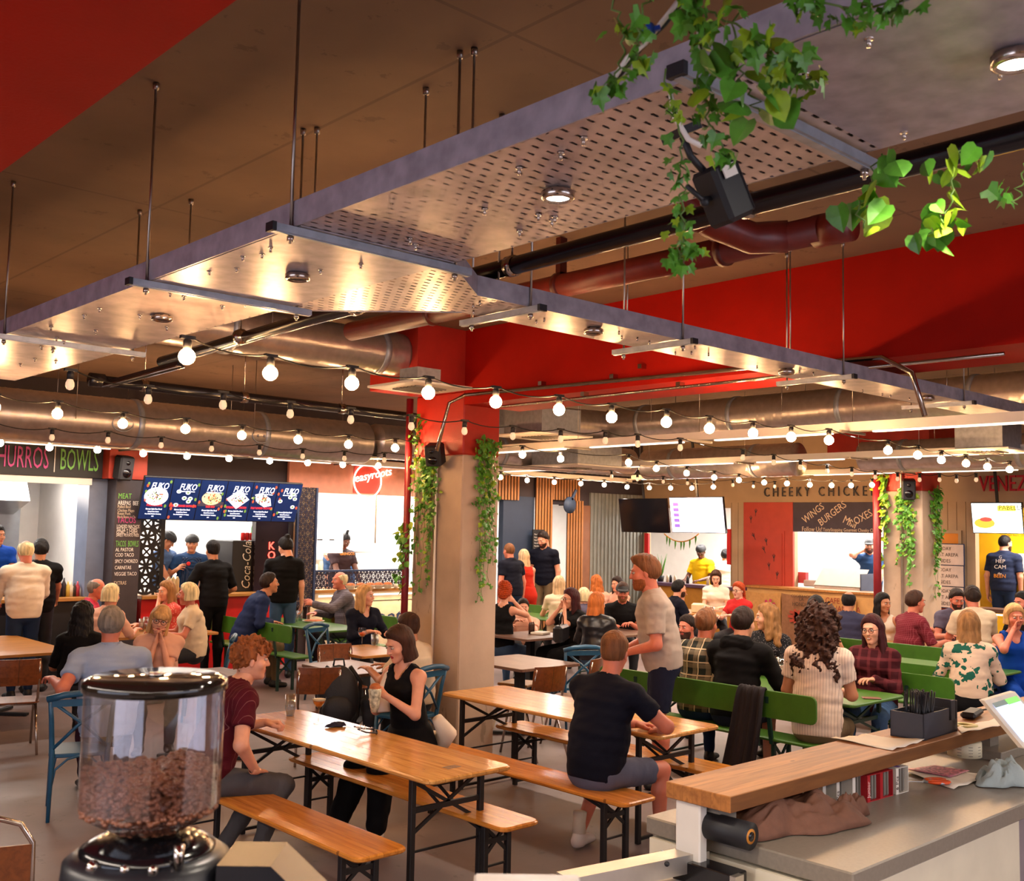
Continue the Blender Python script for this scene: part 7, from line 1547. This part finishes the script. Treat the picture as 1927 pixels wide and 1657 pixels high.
p, D = person((478, 1201), dict(x=3.42), 96, 'man with curly ginger hair in a maroon striped shirt at the nearest table', .47, 1.03, lean=20, hpitch=4, hyaw=18, arms=((-.16, .46, .83, 'grip', 'd'), (.22, .24, .62, 'relax', 'd', (.6, -.6, .2))), top='tee', tc=C['maroon'], bottom='trousers', bc=C['grey'], hair='curlyshort', hc=Hh['ginger'], skin='fair', feet=((-.05, .15, .1), (.2, .28, .1)), shoes=mat('beige_trainer', '#bfae96', .6), **NR)
p, D = person((742, 1181), dict(x=4.52), -98, 'woman with a brown bob and black halter top eating at the nearest table', .47, .98, True, lean=10, hpitch=20, hyaw=8, arms=((-.09, .36, .97, 'grip', 'i'), (.03, .36, .93, 'grip', 'i')), top='tank', tc=C['black'], bottom='wide', bc=C['black'], hair='bob', hc=Hh['brown'], skin='fair', lips=LIPR, extra=('necklace',), feet=((-.1, .42, .08), (.12, .6, .08)), shoes=C['white'], hem=-.02, **NR)
MB().tube([(.08, .03, D['C7'][2]-.0), (.12, .13, D['C7'][2]-.1), (.1, .2, D['C7'][2]-.22), (.07, .22, D['C7'][2]-.34)], [.03, .035, .045, .05], 12).tube([(-.2, -.05, .78), (-.22, -.14, .66), (-.1, -.2, .58), (.1, -.2, .56)], [.04, .07, .08, .07], 12).build('draped_cardigan', C['white'], p)
g = D['A'][0][2]; c_, s_ = math.cos(D['yaw']), math.sin(D['yaw']); lw = p.location+Vector((g[0]*c_+(g[1]+.1)*s_, -g[0]*s_+(g[1]+.1)*c_, g[2]))
t = empty('wrapped_sandwich', lw, .3, 'sandwich wrapped in patterned paper held by the brown bob woman', 'food'); MB().lathe([(.022, -.1), (.034, -.05), (.042, .02), (.046, .05), (.03, .07)], 14).build('paper_wrap', mat('printed_wrap', '#b9b59c', .5, var=.8, scale=35), t); MB().ball((0, 0, .065), .04, 12, 8, (1, 1, .8)).build('filling', FD, t)
person((690, 1101), dict(y=10.9), 186, 'blonde woman in a navy blouse with an amber cocktail', .47, 1.02, True, lean=6, hpitch=3, hyaw=-38, arms=('table', 'tablein'), top='vneck', tc=C['navy'], hair='longblond', hc=Hh['blond'], skin='fair')
person((765, 1154), dict(x=5.95), -20, 'man in a cream t-shirt seen from behind, left of the ivy column', .46, 1.03, lean=8, hpitch=8, arms=('table', 'table'), top='bigtee', tc=C['cream'], hair='fade', hc=Hh['brown'], skin='tan', belly=.02)
person((212, 1141), dict(x=3.35), 20, 'man with grey hair in a pale blue polo, seen from behind on a blue chair', .46, 1.1, lean=8, hpitch=6, hyaw=10, arms=((-.40, .12, .92, 'relax', 'd'), (.2, .42, .82, 'relax', 'd')), top='polo', tc=C['ltblue'], bottom='trousers', bc=cloth('burgundy_trousers', '#2e1420'), hair='short', hc=Hh['grey'], skin='red', belly=.045, extra=('collar',), shw=.02, hem=-.08, **NR)
person((308, 1141), dict(y=9.6), 205, 'blonde woman with glasses resting her chin on clasped hands', .47, 1.03, True, lean=16, hpitch=8, hroll=-12, arms=('chin', 'chin'), top='tee', tc=C['ltpink'], hair='bobfringe', hc=Hh['blond'], skin='fair', belly=.03, extra=('glasses',))
person((160, 1132), dict(y=10.6), 40, 'woman with long wavy black hair beside the pale blue polo man', .47, 1.05, True, lean=4, hyaw=10, arms=('lap', 'table'), top='half', tc=C['black'], hair='wavy', hc=Hh['black'], skin='tan')
# --- back left
person((48, 1016), dict(y=13.35), 4, 'elderly balding man in a white shirt standing at the churros hatch', None, 1.08, lean=4, hpitch=14, arms=('forward', 'forward'), top='long', tc=C['white'], bc=C['denimd'], hair='ring', hc=Hh['white'], skin='red', belly=.05, shw=.01)
person((78, 1014), dict(y=13.7), 20, 'dark haired man in a black t-shirt beside the elderly man in white', None, 1.05, lean=2, arms=('hang', 'forward'), top='tee', tc=C['black'], hair='short', hc=Hh['black'], skin='tan')
person((-2, 988), dict(y=15.2), 180, 'cook cut off by the left frame edge behind the churros hatch', None, 1.05, hyaw=-20, arms=('work', 'work'), top='tee', tc=C['blue'], hair='short', hc=Hh['black'], skin='tan')
person((187, 1087), dict(y=13.2), 120, 'balding man in a hot pink polo at the back left table', .47, 1.05, lean=12, hpitch=8, hyaw=10, arms=('table', 'table'), top='polo', tc=C['pink'], hair='ring', hc=Hh['grey'], skin='red', belly=.03)
person((212, 1099), dict(y=12.5), 60, 'person with short white hair in a pale top, back turned, at the back left table', .47, 1.02, True, lean=8, arms=('tablein', 'table'), top='half', tc=C['ltpink'], hair='shortfem', hc=Hh['white'], skin='fair')
person((312, 1093), dict(y=12.9), 270, 'woman with brown hair and coral top, hand raised to her mouth', .47, 1.0, True, lean=6, hyaw=-10, arms=('face', 'table'), top='half', tc=C['coral'], hair='longblond', hc=Hh['dblond'], skin='fair')
person((352, 1097), dict(y=12.0), 285, 'person with short white hair in a cream t-shirt beside the green bench', .47, 1.03, True, lean=6, hyaw=20, arms=('table', 'table'), top='tee', tc=C['cream'], hair='shortfem', hc=Hh['white'], skin='red', belly=.03)
person((326, 1003), dict(y=15.1), 150, 'cook in a dark cap looking down behind the ring lattice', None, 1.02, lean=6, hpitch=34, hyaw=-20, arms=('work', 'work'), top='tee', tc=C['cookg'], hair='fade', hc=Hh['black'], skin='tan', extra=('cookcap',))
person((362, 1006), dict(y=14.95), 200, 'cook in a dark cap and navy apron raising a gloved hand', None, 1.04, lean=2, hyaw=6, arms=((-.1, .3, 1.1, 'relax', 'd'), (.22, .25, 1.42, 'relax', 'f')), top='tee', tc=C['cook'], hair='fade', hc=Hh['black'], skin='tan', extra=('cookcap', 'apron', 'badge'))
person((400, 1017), dict(y=13.45), 2, 'customer in black shirt and trousers leaning on the red counter', None, 1.06, lean=6, hpitch=6, arms=((-.38, .3, 1.12, 'flat', 'd'), (.2, .25, 1.1, 'flat', 'd')), top='half', tc=C['black'], bc=C['black'], hair='fade', hc=Hh['black'], skin='tan')
person((533, 1012), dict(y=13.0), 30, 'person with a dark bun in a black t-shirt and jeans before the KOREAN sign', None, 1.04, lean=-2, hpitch=20, hyaw=-40, arms=((-.14, .3, 1.2, 'grip', 'i'), 'hang'), top='bigtee', tc=C['black'], bc=C['denim'], hair='bun', hc=Hh['black'], skin='fair')
person((508, 1077), dict(x=7.15), 105, 'smiling man in a navy jacket leaning on the green table', .47, 1.07, lean=24, hpitch=-2, hyaw=4, arms=('table', 'tablein'), top='long', tc=C['navyj'], bottom='trousers', bc=C['khaki'], hair='short', hc=Hh['dbrown'], skin='tan', belly=.02, extra=('smile',))
person((640, 1074), dict(y=13.2), 285, 'bald man in a grey blazer stretching his arm over the green table', .47, 1.08, lean=8, hpitch=-2, hyaw=-6, arms=((-.2, .58, .98, 'relax', 'i'), 'table'), top='blazer', tc=C['greyb'], hair='ring', hc=Hh['white'], skin='red', extra=('collar', 'smile'))
person((655, 1005), dict(y=15.0), 178, 'server with a topknot and printed dark t-shirt behind the lattice guard', None, 1.06, hpitch=34, hyaw=-12, arms=('work', 'work'), top='tee', tc=C['brownt'], hair='topknot', hc=Hh['black'], skin='dark', extra=(('print', 'front', (('GRINGOS', .07, TXT['orange']),), 0),))
person((612, 1030), dict(y=16.1), 250, 'person in denim bending down at the back of the neon circle stall', None, 1.0, lean=60, hpitch=40, arms=('lap', 'lap'), top='half', tc=C['denim'], bc=C['denim'], hair='short', hc=Hh['brown'], skin='fair')
# --- centre, right of the column
person((957, 1021), dict(y=13.3), 2, 'man with cropped reddish hair in a dark polo, back turned, at the kiosk', None, 1.06, arms=('hang', 'hang'), top='polo', tc=C['navy'], bc=C['denimd'], hair='buzz', hc=Hh['sandy'], skin='red')
person((985, 1034), dict(y=13.5), 20, 'woman with blond hair in a long red dress at the kiosk', None, 1.0, True, arms=('hang', 'hold'), top='dress', tc=C['reddress'], bottom='wide', bc=C['reddress'], hair='longblond', hc=Hh['pblond'], skin='fair')
person((1018, 1001), dict(y=13.75), 250, 'man in a navy printed t-shirt standing and looking down by the slatted kiosk', None, 1.14, lean=6, hpitch=26, hyaw=10, arms=('hang', 'hang'), top='tee', tc=C['navy'], bc=C['khaki'], hair='short', hc=Hh['dbrown'], skin='fair', beard=Hh['bshort'])
person((952, 1096), dict(y=10.3), 70, 'woman with flame red hair piled up, in a black racerback top', .47, 1.0, True, lean=4, hyaw=-10, arms=('table', 'face'), top='tank', tc=C['black'], bottom='jeans', bc=C['denim'], hair='updo', hc=Hh['red'], skin='fair')
person((985, 1126), dict(y=11.2), 215, 'person half hidden behind the woman with flame red hair', .47, 1.0, lean=4, arms=('face', 'table'), top='tee', tc=C['ltpink'], hair='short', hc=Hh['dbrown'], skin='fair')
person((1052, 1084), dict(y=11.7), 40, 'woman with very long straight pale blond hair seen from behind', .47, 1.02, True, arms=('table', 'table'), top='tee', tc=C['cream'], hair='longstraight', hc=Hh['pblond'], skin='fair')
person((1072, 1107), dict(y=9.6), 285, 'woman with wine red hair and glasses in a black top, hand to her face', .47, 1.04, True, lean=10, arms=('face', 'face'), top='bigtee', tc=C['black'], bottom='wide', bc=C['black'], hair='longblond', hc=Hh['wine'], skin='fair', extra=('glasses',))
person((1098, 1106), dict(y=11.0), 30, 'person with white hair mostly hidden by the wine red hair', .47, 1., True, arms=('table', 'table'), top='tee', tc=C['greyblue'], hair='shortfem', hc=Hh['white'], skin='fair')
person((1121, 1082), dict(y=12.3), 20, 'person with wavy copper ponytail seen from behind near the grey cladding', .47, 1.0, True, arms=('table', 'table'), top='tee', tc=C['ltpink'], hair='wavy', hc=Hh['copper'], skin='fair')
person((1160, 1085), dict(y=12.2), 270, 'woman with long dark brown hair in profile behind the man in the cap', .47, 1.0, True, arms=('table', 'table'), top='tee', tc=C['ltpink'], hair='long', hc=Hh['dbrown'], skin='fair')
person((1126, 1115), dict(y=9.0), 60, 'woman with a ginger bob in a black leather biker jacket', .46, 1.04, True, lean=6, hyaw=30, arms=('table', 'table'), top='hoodie', tc=C['leather'], bottom='jeans', bc=C['denim'], hair='longblond', hc=Hh['copper'], skin='fair')
person((1172, 1096), dict(y=9.9), 225, 'man in a black cap and black t-shirt facing the camera', .47, 1.06, lean=6, hpitch=6, arms=('tablein', 'table'), top='tee', tc=C['black'], hair='fade', hc=Hh['brown'], skin='red', extra=('cap',), beard=Hh['sandy'])
person((1280, 1091), dict(x=13.6), 115, 'man with black hair in a dark t-shirt facing the girl in white', .47, 1.07, lean=12, arms=('chin', 'table'), top='tee', tc=C['navy'], hair='short', hc=Hh['black'], skin='fair', beard=Hh['bshort'])
person((1347, 1074), dict(x=15.0), 235, 'girl in a white t-shirt looking down at the table by the taco hatch', .47, 1.0, True, lean=8, hpitch=24, arms=('tablein', 'tablein'), top='tee', tc=C['white'], hair='bob', hc=Hh['brown'], skin='pale')
person((1388, 1095), dict(x=14.0), 270, 'woman with ginger ponytail and glasses in a red top', .47, 1.0, True, lean=4, arms=('tablein', 'table'), top='tee', tc=C['red'], hair='pony', hc=Hh['red'], skin='pale', extra=('glasses',))
person((1318, 1026), dict(x=18.0), 265, 'cook in a yellow t-shirt and black cap in the taco kitchen', None, 1.1, lean=4, hpitch=22, hyaw=-20, arms=('work', 'work'), top='bigtee', tc=C['yellow'], hair='buzz', hc=Hh['black'], skin='dark', belly=.04, extra=('cookcap',))
person((1366, 1033), dict(x=18.4), 70, 'cook in a white t-shirt turned away in the taco kitchen', None, 1.06, arms=('work', 'work'), top='bigtee', tc=C['white'], hair='short', hc=Hh['black'], skin='fair')
person((1291, 1157), dict(x=9.2), 250, 'laughing man mostly hidden between the standing man and the plaid shirt', .47, 1.0, lean=10, hyaw=20, arms=('table', 'table'), top='tee', tc=C['greyblue'], hair='short', hc=Hh['dbrown'], skin='red', beard=Hh['bshort'])
# --- green benches on the right
person((1332, 1145), dict(x=7.95), 84, 'man in a dark and cream plaid shirt seen from behind on the green bench', .47, 1.07, lean=10, hpitch=6, arms=('table', 'table'), top='long', tc=C['plaid'], bottom='trousers', bc=C['denimd'], hair='short', hc=Hh['sandy'], skin='red')
person((1402, 1142), dict(x=7.98), 78, 'man in a black hoodie with a cream drawcord on the green bench', .47, 1.1, lean=14, hpitch=8, hyaw=10, arms=('table', (.26, .5, .82, 'flat', 'd')), top='hoodie', tc=C['black'], bottom='shorts', bc=C['nshort'], hair='short', hc=Hh['dbrown'], skin='fair', extra=('hood',), shw=.01)
person((1440, 1136), dict(x=9.15), 262, 'blond woman in a dotted black blouse across the table from the black hoodie', .47, 1.03, True, lean=6, hyaw=60, arms=('table', 'table'), top='half', tc=C['dots'], hair='wavy', hc=Hh['dblond'], skin='fair')
person((1545, 1146), dict(x=7.88), 70, 'person with big curly brown hair in a white ribbed t-shirt, back turned', .47, 1.08, lean=10, hpitch=6, hyaw=15, arms=('lap', 'tablein'), top='tee', tc=C['stripe'], bottom='trousers', bc=C['khaki'], hair='curlylong', hc=Hh['curl'], skin='tan', hem=-.08, **NR)
person((1638, 1157), dict(x=9.15), 256, 'laughing woman with glasses and long dark hair in a maroon plaid shirt', .47, 1.06, True, lean=6, hyaw=8, hroll=4, arms=('tablein', 'table'), top='long', tc=C['mplaid'], bottom='jeans', bc=C['denim'], hair='long', hc=Hh['wine'], skin='fair', extra=('glasses', 'watch', 'smile'), belly=.02, **NR)
person((1537, 1121), dict(x=11.6), 80, 'person with smooth black hair and mauve top behind the curly hair', .47, 1.06, True, lean=4, arms=('table', 'table'), top='tee', tc=C['mauve'], hair='bob', hc=Hh['black'], skin='tan')
person((1598, 1111), dict(x=13.0), 75, 'balding man in a dark blue shirt seen from behind near the coffee sacks', .47, 1.08, lean=4, arms=('table', 'table'), top='tee', tc=cloth('slate_navy', '#34344c'), hair='ring', hc=Hh['black'], skin='tan', belly=.02, shw=.01)
person((1663, 1116), dict(x=13.2), 250, 'woman with long black hair and white sleeveless top looking left', .47, 1.02, True, hyaw=-50, arms=('lap', 'lap'), top='tank', tc=C['white'], hair='longstraight', hc=Hh['black'], skin='tan')
person((1725, 1111), dict(x=12.9), 120, 'man in a dark red check shirt holding a snack', .47, 1.1, lean=8, hyaw=5, arms=('hold', 'table'), top='half', tc=C['check'], hair='short', hc=Hh['brown'], skin='red', belly=.02)
person((1803, 1109), dict(x=14.2), 225, 'man with dark hair in a grey blue t-shirt looking down', .47, 1.08, lean=8, hpitch=20, arms=('table', 'table'), top='tee', tc=C['greyblue'], hair='short', hc=Hh['dbrown'], skin='red', beard=Hh['bshort'])
person((1828, 1102), dict(x=13.6), 45, 'man with dark hair in a cream t-shirt seen from behind', .47, 1.1, lean=4, arms=('table', 'table'), top='bigtee', tc=C['cream'], hair='short', hc=Hh['dbrown'], skin='red')
person((1822, 1149), dict(x=10.35), 62, 'woman with long blond hair in a cream blouse with green leaf print', .47, 1.08, True, lean=10, hpitch=6, arms=('table', 'table'), top='rolled', tc=C['leafp'], bottom='wide', bc=C['black'], hair='longblond', hc=Hh['dblond'], skin='fair', belly=.03, **NR)
person((1910, 1137), dict(x=11.6), 228, 'woman with short blond hair in a royal blue dress, hand at her mouth', .47, 1.06, True, lean=6, arms=('lap', 'face'), top='dress', tc=C['blue'], bottom='wide', bc=C['blue'], hair='shortfem', hc=Hh['blond'], skin='red', belly=.01)
person((1922, 1113), dict(x=13.4), 290, 'dark haired bearded man in profile at the right frame edge', .47, 1.07, arms=('table', 'table'), top='tee', tc=C['black'], hair='short', hc=Hh['black'], skin='red', beard=Hh['bshort'])
person((1637, 1012), dict(x=18.1), 250, 'bearded cook in a dark cap raising his hand in the chicken hatch', None, 1.08, arms=('work', (.12, .15, 1.84, 'relax', 'f', (1, .3, -1))), top='tee', tc=C['cook'], hair='buzz', hc=Hh['black'], skin='fair', beard=Hh['bshort'], extra=('cap',))
person((1893, 1006), dict(x=18.0), 88, 'worker in a dark t-shirt with printed back in the yellow kitchen', None, 1.1, hyaw=30, arms=('hang', 'hang'), top='bigtee', tc=cloth('worker_navy', '#232b45'), bc=C['denimd'], hair='buzz', hc=Hh['black'], skin='fair', beard=Hh['bshort'], extra=(('print', 'back', (('G', .07, TXT['white']), ('HEP', .09, TXT['white']), ('CAM', .09, TXT['white']), ('the', .05, TXT['white']), ('BEEN', .085, TXT['orange'])), 0),))
